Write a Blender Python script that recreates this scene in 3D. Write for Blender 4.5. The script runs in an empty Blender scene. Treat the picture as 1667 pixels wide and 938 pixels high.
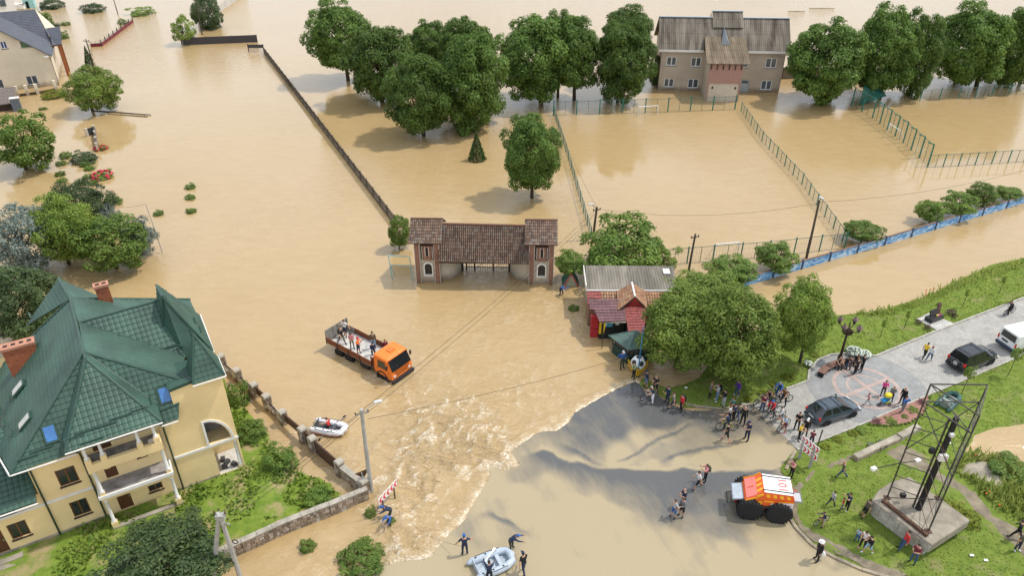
import bpy, bmesh, math, random
import numpy as np
from mathutils import Vector, Matrix
from mathutils.geometry import delaunay_2d_cdt
random.seed(7); rng = np.random.default_rng(7)
R = math.radians
# ---------------------------------------------------------------- camera, sky, sun, exposure
scene = bpy.context.scene
COL = scene.collection
CAM_H = 40.0; PITCH = R(32.5); FPX = 1230.0; PW, PH = 1667.0, 938.0
cam = bpy.data.cameras.new('camera'); cam.sensor_width = 36.0; cam.lens = 36.0 * FPX / PW
cam.clip_start = 0.5; cam.clip_end = 6000.0
camo = bpy.data.objects.new('camera', cam); COL.objects.link(camo)
camo.location = (0, 0, CAM_H); camo.rotation_euler = (R(90) - PITCH, 0, 0)
scene.camera = camo
SUN_EL = R(60.0); SUN_AZ = R(74.0)           # azimuth from +Y towards +X
world = bpy.data.worlds.new('World'); scene.world = world; world.use_nodes = True
wn = world.node_tree.nodes; wl = world.node_tree.links
bg = wn['Background']
sky = wn.new('ShaderNodeTexSky'); sky.sky_type = 'NISHITA'; sky.sun_disc = False
sky.sun_elevation = SUN_EL; sky.sun_rotation = SUN_AZ; sky.air_density = 1.2; sky.dust_density = 2.5; sky.ozone_density = 1.0
# a bright, partly clouded sky: even veil of thin white cloud over the whole dome
wtc = wn.new('ShaderNodeTexCoord'); wno = wn.new('ShaderNodeTexNoise'); wno.inputs['Scale'].default_value = 3.0
wno.inputs['Detail'].default_value = 6.0
wrp = wn.new('ShaderNodeMapRange'); wrp.inputs['From Min'].default_value = 0.3; wrp.inputs['From Max'].default_value = 0.7
wrp.inputs['To Min'].default_value = 0.45; wrp.inputs['To Max'].default_value = 0.9
wmx = wn.new('ShaderNodeMix'); wmx.data_type = 'RGBA'; wmx.inputs['B'].default_value = (9.6, 10.3, 11.2, 1)
wl.new(wtc.outputs['Generated'], wno.inputs['Vector']); wl.new(wno.outputs['Fac'], wrp.inputs['Value'])
wl.new(wrp.outputs['Result'], wmx.inputs['Factor']); wl.new(sky.outputs['Color'], wmx.inputs['A'])
wl.new(wmx.outputs['Result'], bg.inputs['Color']); bg.inputs['Strength'].default_value = 0.13
sun = bpy.data.lights.new('sun', 'SUN'); sun.energy = 3.1; sun.angle = R(2.0); sun.color = (1.0, 0.955, 0.88)
suno = bpy.data.objects.new('sun', sun); COL.objects.link(suno)
_sd = Vector((math.sin(SUN_AZ) * math.cos(SUN_EL), math.cos(SUN_AZ) * math.cos(SUN_EL), math.sin(SUN_EL)))
suno.rotation_euler = _sd.to_track_quat('Z', 'Y').to_euler(); suno.location = (60, 20, 90)
scene.view_settings.view_transform = 'Standard'; scene.view_settings.look = 'None'
scene.view_settings.exposure = 0.1; scene.view_settings.gamma = 1.0; scene.view_settings.use_curve_mapping = False
scene.render.engine = 'CYCLES'
scene.cycles.use_denoising = True
scene.cycles.max_bounces = 6; scene.cycles.diffuse_bounces = 3; scene.cycles.glossy_bounces = 3
scene.cycles.transmission_bounces = 4; scene.cycles.transparent_max_bounces = 10
scene.cycles.caustics_reflective = False; scene.cycles.caustics_refractive = False

# ---------------------------------------------------------------- survey: photo pixel -> place on the level plane z
_fw = Vector((0, math.cos(PITCH), -math.sin(PITCH))); _up = Vector((0, math.sin(PITCH), math.cos(PITCH)))
def at(px, py, z=0.0):
    d = _fw + Vector((1, 0, 0)) * ((px - PW / 2) / FPX) - _up * ((py - PH / 2) / FPX)
    t = (z - CAM_H) / d.z
    return Vector((0, 0, CAM_H)) + d * t
def at2(px, py, z=0.0):
    p = at(px, py, z); return (p.x, p.y)
def height_at(px, py, base):
    """height of a point that stands straight above `base` and shows at pixel row py (column px)"""
    d = _fw + Vector((1, 0, 0)) * ((px - PW / 2) / FPX) - _up * ((py - PH / 2) / FPX)
    t = base.y / d.y
    return CAM_H + d.z * t
def to_px(p):
    q = Vector(p) - Vector((0, 0, CAM_H)); k = q.dot(_fw)
    return PW / 2 + FPX * q.x / k, PH / 2 - FPX * q.dot(_up) / k
def hdg(a, b): return math.atan2(b[1] - a[1], b[0] - a[0])

# ---------------------------------------------------------------- materials
MATS = {}
def srgb(r, g, b):
    f = lambda c: (c / 255 / 12.92) if c / 255 <= 0.04045 else ((c / 255 + 0.055) / 1.055) ** 2.4
    return (f(r), f(g), f(b))
def mat(name, col, rough=0.7, metal=0.0, var=0.12, scale=3.0, bump=0.0, bscale=30.0, spec=0.4, coat=0.0, col2=None, stretch=None, alpha=None, damp=0):
    if name in MATS: return MATS[name]
    m = bpy.data.materials.new(name); m.use_nodes = True; MATS[name] = m
    nt = m.node_tree; n = nt.nodes; l = nt.links; b = n['Principled BSDF']
    b.inputs['Roughness'].default_value = rough; b.inputs['Metallic'].default_value = metal
    b.inputs['Specular IOR Level'].default_value = spec; b.inputs['Coat Weight'].default_value = coat
    tc = n.new('ShaderNodeTexCoord'); src = tc.outputs['Object']
    if stretch:
        mp = n.new('ShaderNodeMapping'); mp.inputs['Scale'].default_value = stretch; l.new(src, mp.inputs['Vector']); src = mp.outputs['Vector']
    no = n.new('ShaderNodeTexNoise'); no.inputs['Scale'].default_value = scale; no.inputs['Detail'].default_value = 6; no.inputs['Roughness'].default_value = 0.6
    l.new(src, no.inputs['Vector'])
    mr = n.new('ShaderNodeMapRange'); mr.inputs['From Min'].default_value = 0.32; mr.inputs['From Max'].default_value = 0.68
    l.new(no.outputs['Fac'], mr.inputs['Value'])
    mx = n.new('ShaderNodeMix'); mx.data_type = 'RGBA'
    c1 = tuple(max(0, c * (1 - var)) for c in col); c2 = col2 if col2 else tuple(min(1, c * (1 + var)) for c in col)
    mx.inputs['A'].default_value = (*c1, 1); mx.inputs['B'].default_value = (*c2, 1)
    l.new(mr.outputs['Result'], mx.inputs['Factor']); l.new(mx.outputs['Result'], b.inputs['Base Color'])
    if bump:
        nb = n.new('ShaderNodeTexNoise'); nb.inputs['Scale'].default_value = bscale; nb.inputs['Detail'].default_value = 5; l.new(src, nb.inputs['Vector'])
        bp = n.new('ShaderNodeBump'); bp.inputs['Strength'].default_value = bump; bp.inputs['Distance'].default_value = 0.05
        l.new(nb.outputs['Fac'], bp.inputs['Height']); l.new(bp.outputs['Normal'], b.inputs['Normal'])
    if alpha is not None: b.inputs['Alpha'].default_value = alpha
    if damp:   # silt and damp left by the flood on the foot of the wall
        ge = n.new('ShaderNodeNewGeometry'); sx = n.new('ShaderNodeSeparateXYZ'); l.new(ge.outputs['Position'], sx.inputs[0]); nd = n.new('ShaderNodeTexNoise'); nd.inputs['Scale'].default_value = 1.2; nd.inputs['Detail'].default_value = 5; l.new(ge.outputs['Position'], nd.inputs['Vector'])
        ma = n.new('ShaderNodeMath'); ma.operation = 'MULTIPLY_ADD'; ma.inputs[1].default_value = -damp * 1.6; l.new(nd.outputs['Fac'], ma.inputs[0]); l.new(sx.outputs['Z'], ma.inputs[2])
        rr = n.new('ShaderNodeMapRange'); rr.inputs['From Min'].default_value = -damp * .9; rr.inputs['From Max'].default_value = damp * .2; rr.inputs['To Min'].default_value = .8; rr.inputs['To Max'].default_value = 0; l.new(ma.outputs[0], rr.inputs['Value'])
        m3 = n.new('ShaderNodeMix'); m3.data_type = 'RGBA'; m3.inputs['B'].default_value = (.16, .11, .06, 1); l.new(mx.outputs['Result'], m3.inputs['A']); l.new(rr.outputs['Result'], m3.inputs['Factor']); l.new(m3.outputs['Result'], b.inputs['Base Color'])
    return m
def mat_leaf(name, dark, light, scale=0.55, trans=0.4):
    if name in MATS: return MATS[name]
    m = bpy.data.materials.new(name); m.use_nodes = True; MATS[name] = m
    nt = m.node_tree; n = nt.nodes; l = nt.links; b = n['Principled BSDF']; out = n['Material Output']
    b.inputs['Roughness'].default_value = 0.55; b.inputs['Specular IOR Level'].default_value = 0.25
    tc = n.new('ShaderNodeTexCoord'); no = n.new('ShaderNodeTexNoise'); no.inputs['Scale'].default_value = scale; no.inputs['Detail'].default_value = 8; no.inputs['Roughness'].default_value = 0.7
    l.new(tc.outputs['Object'], no.inputs['Vector'])
    oi = n.new('ShaderNodeObjectInfo'); ad = n.new('ShaderNodeMath'); ad.operation = 'MULTIPLY_ADD'; ad.inputs[1].default_value = 0.35; 
    ge = n.new('ShaderNodeNewGeometry')
    l.new(ge.outputs['Random Per Island'], ad.inputs[0]); l.new(no.outputs['Fac'], ad.inputs[2])
    mr = n.new('ShaderNodeMapRange'); mr.inputs['From Min'].default_value = 0.4; mr.inputs['From Max'].default_value = 0.95
    l.new(ad.outputs['Value'], mr.inputs['Value'])
    mx = n.new('ShaderNodeMix'); mx.data_type = 'RGBA'; mx.inputs['A'].default_value = (*dark, 1); mx.inputs['B'].default_value = (*light, 1)
    l.new(mr.outputs['Result'], mx.inputs['Factor'])
    hs = n.new('ShaderNodeHueSaturation'); l.new(mx.outputs['Result'], hs.inputs['Color'])
    vr = n.new('ShaderNodeMapRange'); vr.inputs['To Min'].default_value = 0.82; vr.inputs['To Max'].default_value = 1.18
    l.new(oi.outputs['Random'], vr.inputs['Value']); l.new(vr.outputs['Result'], hs.inputs['Value'])
    l.new(hs.outputs['Color'], b.inputs['Base Color'])
    tr = n.new('ShaderNodeBsdfTranslucent'); l.new(hs.outputs['Color'], tr.inputs['Color'])
    ms = n.new('ShaderNodeMixShader'); ms.inputs[0].default_value = trans
    l.new(b.outputs['BSDF'], ms.inputs[1]); l.new(tr.outputs['BSDF'], ms.inputs[2]); l.new(ms.outputs['Shader'], out.inputs['Surface'])
    return m
def mat_glass(name, col=(0.02, 0.025, 0.03), rough=0.06):
    return mat(name, col, rough, 0.0, 0.3, 1.5, spec=0.7)

# ---------------------------------------------------------------- mesh helpers
def link(o, parent=None):
    COL.objects.link(o)
    if parent is not None: o.parent = parent
    return o
class MB:
    """collects faces; every added shape may carry its own matrix"""
    def __init__(s): s.v = []; s.f = []; s.mi = []; s.cur = 0; s.M = Matrix()
    def add(s, vs, fs):
        o = len(s.v)
        for p in vs: s.v.append(tuple(s.M @ Vector(p)))
        for f in fs: s.f.append(tuple(i + o for i in f)); s.mi.append(s.cur)
        return s
    def box(s, c, d, rz=0.0, m=None, taper=1.0):
        x, y, z = d[0] / 2, d[1] / 2, d[2] / 2
        vs = [Vector((sx * x * (taper if sz > 0 else 1), sy * y * (taper if sz > 0 else 1), sz * z)) for sz in (-1, 1) for sy in (-1, 1) for sx in (-1, 1)]
        rot = m if m is not None else Matrix.Rotation(rz, 3, 'Z')
        vs = [rot @ p + Vector(c) for p in vs]
        return s.add(vs, [(0, 2, 3, 1), (4, 5, 7, 6), (0, 1, 5, 4), (1, 3, 7, 5), (3, 2, 6, 7), (2, 0, 4, 6)])
    def box2(s, a, b):
        return s.box([(a[i] + b[i]) / 2 for i in range(3)], [abs(b[i] - a[i]) for i in range(3)])
    def tube(s, pts, r, n=8, cap=True):
        pts = [Vector(p) for p in pts]; k = len(pts)
        rs = [r] * k if not isinstance(r, (list, tuple)) else list(r)
        vs = []; prev = None
        for i, p in enumerate(pts):
            t = (pts[min(i + 1, k - 1)] - pts[max(i - 1, 0)])
            if t.length < 1e-9: t = Vector((0, 0, 1))
            t.normalize()
            if prev is None:
                a = t.orthogonal().normalized()
            else:
                a = (prev - t * prev.dot(t)); a = a.normalized() if a.length > 1e-6 else t.orthogonal().normalized()
            prev = a; b = t.cross(a)
            for j in range(n):
                q = 2 * math.pi * j / n; vs.append(p + (a * math.cos(q) + b * math.sin(q)) * rs[i])
        fs = [(i * n + j, i * n + (j + 1) % n, (i + 1) * n + (j + 1) % n, (i + 1) * n + j) for i in range(k - 1) for j in range(n)]
        if cap: fs += [tuple(range(n))[::-1], tuple((k - 1) * n + j for j in range(n))]
        return s.add(vs, fs)
    def bar(s, a, b, w, h=None, up=(0, 0, 1)):
        a = Vector(a); b = Vector(b); h = h or w; t = (b - a); L = t.length; t.normalize()
        u = Vector(up); 
        if abs(t.dot(u)) > 0.98: u = Vector((1, 0, 0)) if abs(t.x) < 0.9 else Vector((0, 1, 0))
        sd = t.cross(u).normalized(); u = sd.cross(t).normalized()
        m = Matrix((t, sd, u)).transposed()
        return s.box((a + b) / 2, (L, w, h), m=m)
    def lathe(s, prof, n=16, c=(0, 0, 0), sx=1, sy=1):
        c = Vector(c); vs = []
        for (r, z) in prof:
            for j in range(n):
                q = 2 * math.pi * j / n; vs.append(c + Vector((r * math.cos(q) * sx, r * math.sin(q) * sy, z)))
        k = len(prof)
        fs = [(i * n + j, i * n + (j + 1) % n, (i + 1) * n + (j + 1) % n, (i + 1) * n + j) for i in range(k - 1) for j in range(n)]
        fs += [tuple(range(n))[::-1], tuple((k - 1) * n + j for j in range(n))]
        return s.add(vs, fs)
    def prism(s, poly, z0, z1):
        """poly: plan outline, counter-clockwise"""
        n = len(poly); vs = [(p[0], p[1], z0) for p in poly] + [(p[0], p[1], z1) for p in poly]
        return s.add(vs, [tuple(range(n))[::-1], tuple(range(n, 2 * n))] + [(i, (i + 1) % n, n + (i + 1) % n, n + i) for i in range(n)])
    def extrude(s, poly3, d):
        n = len(poly3); d = Vector(d); vs = [Vector(p) for p in poly3] + [Vector(p) + d for p in poly3]
        return s.add(vs, [tuple(range(n))[::-1], tuple(range(n, 2 * n))] + [(i, (i + 1) % n, n + (i + 1) % n, n + i) for i in range(n)])
    def torus(s, c, R1, r, axis=(0, 1, 0), n=20, k=6, flat=1.0):
        c = Vector(c); ax = Vector(axis).normalized(); a = ax.orthogonal().normalized(); b = ax.cross(a); vs = []
        for i in range(n):
            q = 2 * math.pi * i / n; d = a * math.cos(q) + b * math.sin(q)
            for j in range(k):
                w = 2 * math.pi * j / k; vs.append(c + d * (R1 + r * math.cos(w)) + ax * (r * flat * math.sin(w)))
        return s.add(vs, [(i * k + j, ((i + 1) % n) * k + j, ((i + 1) % n) * k + (j + 1) % k, i * k + (j + 1) % k) for i in range(n) for j in range(k)])
    def sphere(s, c, r, n=10, k=6):
        rr = r if isinstance(r, (tuple, list)) else (r, r, r)
        vs = [(c[0], c[1], c[2] - rr[2])]
        for i in range(1, k):
            a = -math.pi / 2 + math.pi * i / k
            for j in range(n):
                q = 2 * math.pi * j / n; vs.append((c[0] + rr[0] * math.cos(a) * math.cos(q), c[1] + rr[1] * math.cos(a) * math.sin(q), c[2] + rr[2] * math.sin(a)))
        vs.append((c[0], c[1], c[2] + rr[2])); L = len(vs) - 1; fs = []
        for j in range(n):
            fs.append((0, 1 + (j + 1) % n, 1 + j)); fs.append((L, L - n + j, L - n + (j + 1) % n))
        for i in range(k - 2):
            for j in range(n): fs.append((1 + i * n + j, 1 + i * n + (j + 1) % n, 1 + (i + 1) * n + (j + 1) % n, 1 + (i + 1) * n + j))
        return s.add(vs, fs)
    def mesh(s, name, mats, smooth=False):
        me = bpy.data.meshes.new(name); me.from_pydata(s.v, [], s.f)
        mats = mats if isinstance(mats, (list, tuple)) else [mats]
        for m in mats: me.materials.append(m)
        if len(mats) > 1: me.polygons.foreach_set('material_index', s.mi)
        if smooth: me.polygons.foreach_set('use_smooth', [True] * len(me.polygons))
        me.update(); return me
    def build(s, name, mats, parent=None, smooth=False, bevel=0.0, loc=None):
        o = bpy.data.objects.new(name, s.mesh(name, mats, smooth)); link(o, parent)
        if bevel:
            md = o.modifiers.new('bevel', 'BEVEL'); md.width = bevel; md.segments = 1; md.limit_method = 'ANGLE'
        if loc is not None: o.location = loc
        return o
def tag(o, label, cat, group=None, kind=None):
    if label: o['label'] = label
    if cat: o['category'] = cat
    if group: o['group'] = group
    if kind: o['kind'] = kind
    return o
def thing(name, label, cat, loc=(0, 0, 0), rz=0.0, group=None, scale=1.0):
    o = bpy.data.objects.new(name, None); link(o); o.location = loc; o.rotation_euler = (0, 0, rz); o.scale = (scale,) * 3
    o.empty_display_size = 0.3
    return tag(o, label, cat, group)
def struct(o): o['kind'] = 'structure'; return o
def stuff(o): o['kind'] = 'stuff'; return o
def copy_tree(o, parent=None):
    c = o.copy(); COL.objects.link(c); c.parent = parent
    for ch in o.children: copy_tree(ch, c)
    return c
def np_mesh(name, V, Fq, mats, smooth=False):
    """V (n,3), Fq (m,k) all faces with k corners"""
    V = np.asarray(V, dtype=np.float32); Fq = np.asarray(Fq, dtype=np.int32); m, k = Fq.shape
    me = bpy.data.meshes.new(name); me.vertices.add(len(V)); me.vertices.foreach_set('co', V.ravel())
    me.loops.add(m * k); me.loops.foreach_set('vertex_index', Fq.ravel())
    me.polygons.add(m); me.polygons.foreach_set('loop_start', np.arange(0, m * k, k, dtype=np.int32))
    me.polygons.foreach_set('loop_total', np.full(m, k, dtype=np.int32))
    if smooth: me.polygons.foreach_set('use_smooth', np.ones(m, dtype=bool))
    for x in (mats if isinstance(mats, (list, tuple)) else [mats]): me.materials.append(x)
    me.update(calc_edges=True); me.validate(); return me

# ---------------------------------------------------------------- numpy noise
def _hash(i, j, s=0):
    h = (i.astype(np.int64) * 374761393 + j.astype(np.int64) * 668265263 + s * 974711) & 0x7fffffff
    h = ((h ^ (h >> 13)) * 1274126177) & 0x7fffffff
    return ((h ^ (h >> 16)) & 0xffff) / 65535.0
def vnoise(x, y, s=0):
    x = np.asarray(x, float); y = np.asarray(y, float)
    i = np.floor(x); j = np.floor(y); fx = x - i; fy = y - j
    fx = fx * fx * (3 - 2 * fx); fy = fy * fy * (3 - 2 * fy)
    a = _hash(i, j, s); b = _hash(i + 1, j, s); c = _hash(i, j + 1, s); d = _hash(i + 1, j + 1, s)
    return (a * (1 - fx) + b * fx) * (1 - fy) + (c * (1 - fx) + d * fx) * fy
def fbm(x, y, o=4, s=0):
    t = 0; a = 0.5; f = 1.0
    for k in range(o): t = t + a * vnoise(x * f, y * f, s + k); a *= 0.5; f *= 2.03
    return t
def pt_in_poly(x, y, poly):
    x = np.asarray(x, float); y = np.asarray(y, float); ins = np.zeros(x.shape, bool); n = len(poly)
    for i in range(n):
        x1, y1 = poly[i]; x2, y2 = poly[(i + 1) % n]
        c = ((y1 > y) != (y2 > y)) & (x < (x2 - x1) * (y - y1) / ((y2 - y1) or 1e-12) + x1); ins ^= c
    return ins
def dist_poly(x, y, poly, closed=True):
    x = np.asarray(x, float); y = np.asarray(y, float); d = np.full(x.shape, 1e9); n = len(poly)
    for i in range(n if closed else n - 1):
        x1, y1 = poly[i]; x2, y2 = poly[(i + 1) % n]; dx, dy = x2 - x1, y2 - y1
        t = np.clip(((x - x1) * dx + (y - y1) * dy) / (dx * dx + dy * dy + 1e-12), 0, 1)
        d = np.minimum(d, np.hypot(x - x1 - t * dx, y - y1 - t * dy))
    return d
def resample(poly, step, jitter=0.0, closed=True, s=1):
    out = []; n = len(poly)
    for i in range(n if closed else n - 1):
        a = Vector(poly[i]); b = Vector(poly[(i + 1) % n]); k = max(1, int((b - a).length / step))
        nr = Vector((-(b - a).y, (b - a).x)); nr = nr.normalized() if nr.length else nr
        for j in range(k):
            p = a.lerp(b, j / k)
            if jitter and j: p = p + nr * jitter * (float(fbm(np.array([p.x * .9]), np.array([p.y * .9]), 3, s)[0]) - 0.44) * 2
            out.append((p.x, p.y))
    if not closed: out.append(tuple(poly[-1]))
    return out
def pxpoly(pts, z=0.0): return [at2(x, y, z) for x, y in pts]
def sheet(name, poly, zf, m, step=0.6, jitter=0.0, seed=1, smooth=True):
    """a level-ish sheet inside a plan outline; zf(x, y, distance to edge) gives the height"""
    b = resample(poly, step, jitter, True, seed); n = len(b)
    xs = [p[0] for p in b]; ys = [p[1] for p in b]
    gx, gy = np.meshgrid(np.arange(min(xs), max(xs), step), np.arange(min(ys), max(ys), step))
    gx = gx.ravel() + rng.uniform(-.2, .2, gx.size) * step; gy = gy.ravel() + rng.uniform(-.2, .2, gy.size) * step
    ok = pt_in_poly(gx, gy, b) & (dist_poly(gx, gy, b) > step * 0.45); gx = gx[ok]; gy = gy[ok]
    vs = [Vector(p) for p in b] + [Vector((x, y)) for x, y in zip(gx, gy)]
    r = delaunay_2d_cdt(vs, [(i, (i + 1) % n) for i in range(n)], [], 1, 1e-5)
    X = np.array([v.x for v in r[0]]); Y = np.array([v.y for v in r[0]])
    Z = zf(X, Y, dist_poly(X, Y, b)) * np.ones_like(X)
    me = np_mesh(name, np.stack([X, Y, Z], 1), np.array([list(f) for f in r[2] if len(f) == 3]), m, smooth)
    o = bpy.data.objects.new(name, me); link(o)
    return o, b
def set_attr(o, name, vals):
    a = o.data.attributes.new(name, 'FLOAT', 'POINT'); a.data.foreach_set('value', np.asarray(vals, dtype=np.float32))
def scatter(poly, density, avoid=()):
    xs = [p[0] for p in poly]; ys = [p[1] for p in poly]
    A = (max(xs) - min(xs)) * (max(ys) - min(ys)); n = int(A * density)
    x = rng.uniform(min(xs), max(xs), n); y = rng.uniform(min(ys), max(ys), n)
    ok = pt_in_poly(x, y, poly)
    for a in avoid: ok &= ~pt_in_poly(x, y, a)
    return x[ok], y[ok]
# ================================================================ ground, flood water, road, square, lawns
def idw(X, Y, pts, p=3.0):
    """pts: (x, y, value) -> smooth field"""
    num = np.zeros_like(X); den = np.zeros_like(X)
    for (a, b, v) in pts:
        w = 1.0 / (np.hypot(X - a, Y - b) ** p + 1e-3); num += w * v; den += w
    return num / den
# ---- base ground sheet under everything
gm = mat('silt_ground', (0.20, 0.14, 0.075), 0.9, var=0.2, scale=0.4)
g = MB(); g.add([(-3000, -400, -0.9), (3000, -400, -0.9), (3000, 5000, -0.9), (-3000, 5000, -0.9)], [(0, 1, 2, 3)])
struct(g.build('ground', gm))

EDGE = [(1034, 621), (1006, 632), (978, 647), (956, 660), (934, 672), (920, 692), (906, 701), (876, 704), (856, 718), (829, 735), (845, 758), (820, 766), (797, 759),
        (795, 779), (770, 820), (749, 854), (729, 871), (719, 884), (695, 908), (644, 915), (600, 924), (570, 1010)]
ROAD_E = [(1446, 938), (1404, 924), (1363, 906), (1324, 885), (1297, 858), (1282, 836), (1286, 812), (1292, 790), (1274, 772), (1270, 762), (1284, 744), (1296, 731),
          (1260, 697), (1224, 661), (1178, 668), (1116, 668), (1093, 659), (1070, 643), (1044, 630)]
road_poly = pxpoly([(570, 1010), (1500, 1010), (1490, 952)] + ROAD_E + EDGE[:-1], 0.02)
# the square (paved)
SQ_N = [(1224, 659), (1275, 635), (1316, 619), (1317, 604), (1331, 586), (1352, 577), (1382, 574), (1426, 579), (1520, 540), (1667, 484), (1800, 432)]
SQ_S = [(1800, 522), (1667, 577), (1582, 613), (1525, 637), (1510, 643), (1413, 686), (1377, 701), (1323, 722), (1298, 732)]
sq_poly = pxpoly(SQ_N + SQ_S, 0.06)
lawnN_px = [(1034, 618), (1044, 629), (1070, 641), (1093, 656), (1116, 664), (1178, 665)] + SQ_N + [(1800, 372), (1667, 417), (1609, 429), (1575, 446), (1536, 465), (1497, 483),
            (1435, 502), (1385, 508), (1345, 514), (1260, 532), (1190, 560), (1150, 588), (1136, 612), (1112, 622), (1086, 628), (1066, 622), (1050, 610)]
lawnN = pxpoly(lawnN_px, 0.05)
lawnS_px = SQ_S[::-1] + [(1800, 560), (1800, 660), (1667, 694), (1625, 700), (1592, 712), (1578, 735), (1592, 744), (1640, 752), (1667, 764), (1800, 800), (1800, 1010), (1490, 1010), (1490, 952)] + ROAD_E[:12]
lawnS = pxpoly(lawnS_px, 0.05)
yard_px = [(-120, 1000), (-120, 840), (100, 560), (340, 560), (372, 610), (430, 690), (500, 762), (590, 800), (345, 910), (335, 1000)]
yard = pxpoly(yard_px, 0.2)

# ---- flood water: one sheet, fine where it races towards the road
def axis(lo, hi, a, b, fine, grow=1.28):
    c = list(np.arange(a, b, fine)); s = fine; x = a; L = []
    while x > lo: s *= grow; x -= s; L.append(x)
    s = fine; x = c[-1]; Rr = []
    while x < hi: s *= grow; x += s; Rr.append(x)
    return np.array(L[::-1] + c + Rr)
ax = axis(-2500, 2500, -24, 12, 0.17); ay = axis(-300, 4500, 29, 62, 0.17)
GX, GY = np.meshgrid(ax, ay); sh = GX.shape; X = GX.ravel(); Y = GY.ravel()
edge_w = pxpoly(EDGE, 0.02)
d_edge = dist_poly(X, Y, edge_w, closed=False)
TURB = [(760, 620, .32), (700, 640, .4), (740, 660, .6), (700, 690, .85), (760, 690, .9), (720, 720, 1), (780, 735, 1), (690, 735, .95), (830, 740, .8), (740, 745, 1), (660, 770, .8), (640, 785, .6),
        (740, 790, .35), (690, 800, .8), (720, 840, .45), (670, 830, .75), (655, 860, .7), (690, 890, .75), (650, 905, .9), (600, 890, .35), (560, 860, .2), (620, 750, .35), (850, 690, .35), (880, 660, .3),
        (800, 600, .3), (860, 560, .22), (920, 520, .3), (790, 520, .25), (960, 600, .2), (600, 690, .22), (560, 640, .18), (640, 600, .25), (740, 560, .25), (500, 600, .14), (450, 560, .1), (420, 640, .08), (500, 800, .12),
        (440, 870, .12), (500, 460, .07), (350, 500, .08), (700, 470, .15), (600, 520, .12), (300, 300, .03), (700, 400, .04), (1000, 300, .02), (500, 200, .01), (1500, 250, .01), (1450, 470, .0), (100, 250, .03), (900, 480, .3), (600, 930, .2), (1000, 500, .1),
        (0, 700, .0), (400, 1000, .1), (1300, 600, .0), (1300, 900, .0)]
tp = [(*at2(x, y), v) for x, y, v in TURB]
turb = np.clip((idw(X, Y, tp, 3.2) - .045) / .955, 0, 1)
# current runs from the gate to the lower left, then over the road edge
cs, sn = math.cos(R(235)), math.sin(R(235))
A = X * cs + Y * sn; B = -X * sn + Y * cs
warp = (fbm(X * .25, Y * .25, 3, 11) - .45) * 5.0; warp2 = (fbm(X * .9, Y * .9, 3, 15) - .45) * 1.6
def ridge(u, v, s0, o=4):
    t = 0; a = .55; f = 1.0
    for k in range(o): n_ = 1 - np.abs(2 * vnoise(u * f, v * f, s0 + k) - 1); t = t + a * n_ * n_; a *= .5; f *= 2.1
    return t
w1 = fbm(A * .35 + warp, B * .55 + warp * .6, 4, 3); w2 = fbm(A * 1.1 + warp, B * 1.7, 4, 5)
rid = ridge(A * .42 + warp * .5, B * .30 + warp * .5, 60, 4); rid2 = ridge(A * .85 + warp2 + warp * .4, B * 1.5 + warp2 * 1.3, 70, 4)
Z = turb ** 1.3 * (0.42 * (rid - .45) * 2 + 0.32 * (rid2 - .45) + .1 * (w1 - .47)) + 0.03 * (w2 - .47) * (0.3 + turb)
Z = np.where((X > -26) & (X < 14) & (Y < 64), Z, 0.0)
inroad = pt_in_poly(X, Y, road_poly)
Z = np.where(inroad, np.maximum(-0.15, 0.02 - d_edge * 0.5), Z)
Z = np.where(~inroad & (d_edge < 0.9), np.maximum(Z, 0) * np.clip(d_edge / .9, .4, 1) + 0.09 * np.clip(1 - d_edge / .9, 0, 1), Z)
sm = lambda x, a, b: np.clip((x - a) / (b - a), 0, 1) ** 2 * (3 - 2 * np.clip((x - a) / (b - a), 0, 1))
foam = np.clip(turb * 1.7 - .22, 0, 1.1) * np.clip(sm(rid2, .60, .82) * .95 + sm(rid, .66, .9) * .6 * sm(rid2, .4, .6), 0, 1) * np.clip(fbm(X * .35, Y * .35, 3, 21) * 3.6 - .7, .15, 1)
foam = np.maximum(foam, np.where(d_edge < .7, (1 - d_edge / .7) * .9 * np.clip(fbm(X * 1.3, Y * 1.3, 3, 31) * 3 - .7, 0, 1), 0))
# wakes: round the truck, the poles, the gate piers
for (px, py, rr, st) in [(632, 608, 2.6, .55), (655, 600, 1.6, .6), (612, 612, 1.4, .5), (560, 590, 2.0, .25), (600, 800, .9, .7), (607, 803, 1.2, .7), (782, 455, 3.4, .28), (870, 460, 2.0, .2), (637, 850, 1.0, .4), (655, 835, 1.4, .4), (830, 900, 2.6, .2)]:
    q = at2(px, py); dd = np.hypot(X - q[0], Y - q[1])
    foam = np.maximum(foam, np.clip(1 - dd / rr, 0, 1) * st * np.clip(rid2 * 2.2 - .6, 0, 1) * 1.5)
nx = sh[1]; ii = np.arange(sh[0] * sh[1]).reshape(sh)
Fq = np.stack([ii[:-1, :-1].ravel(), ii[:-1, 1:].ravel(), ii[1:, 1:].ravel(), ii[1:, :-1].ravel()], 1)

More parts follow.
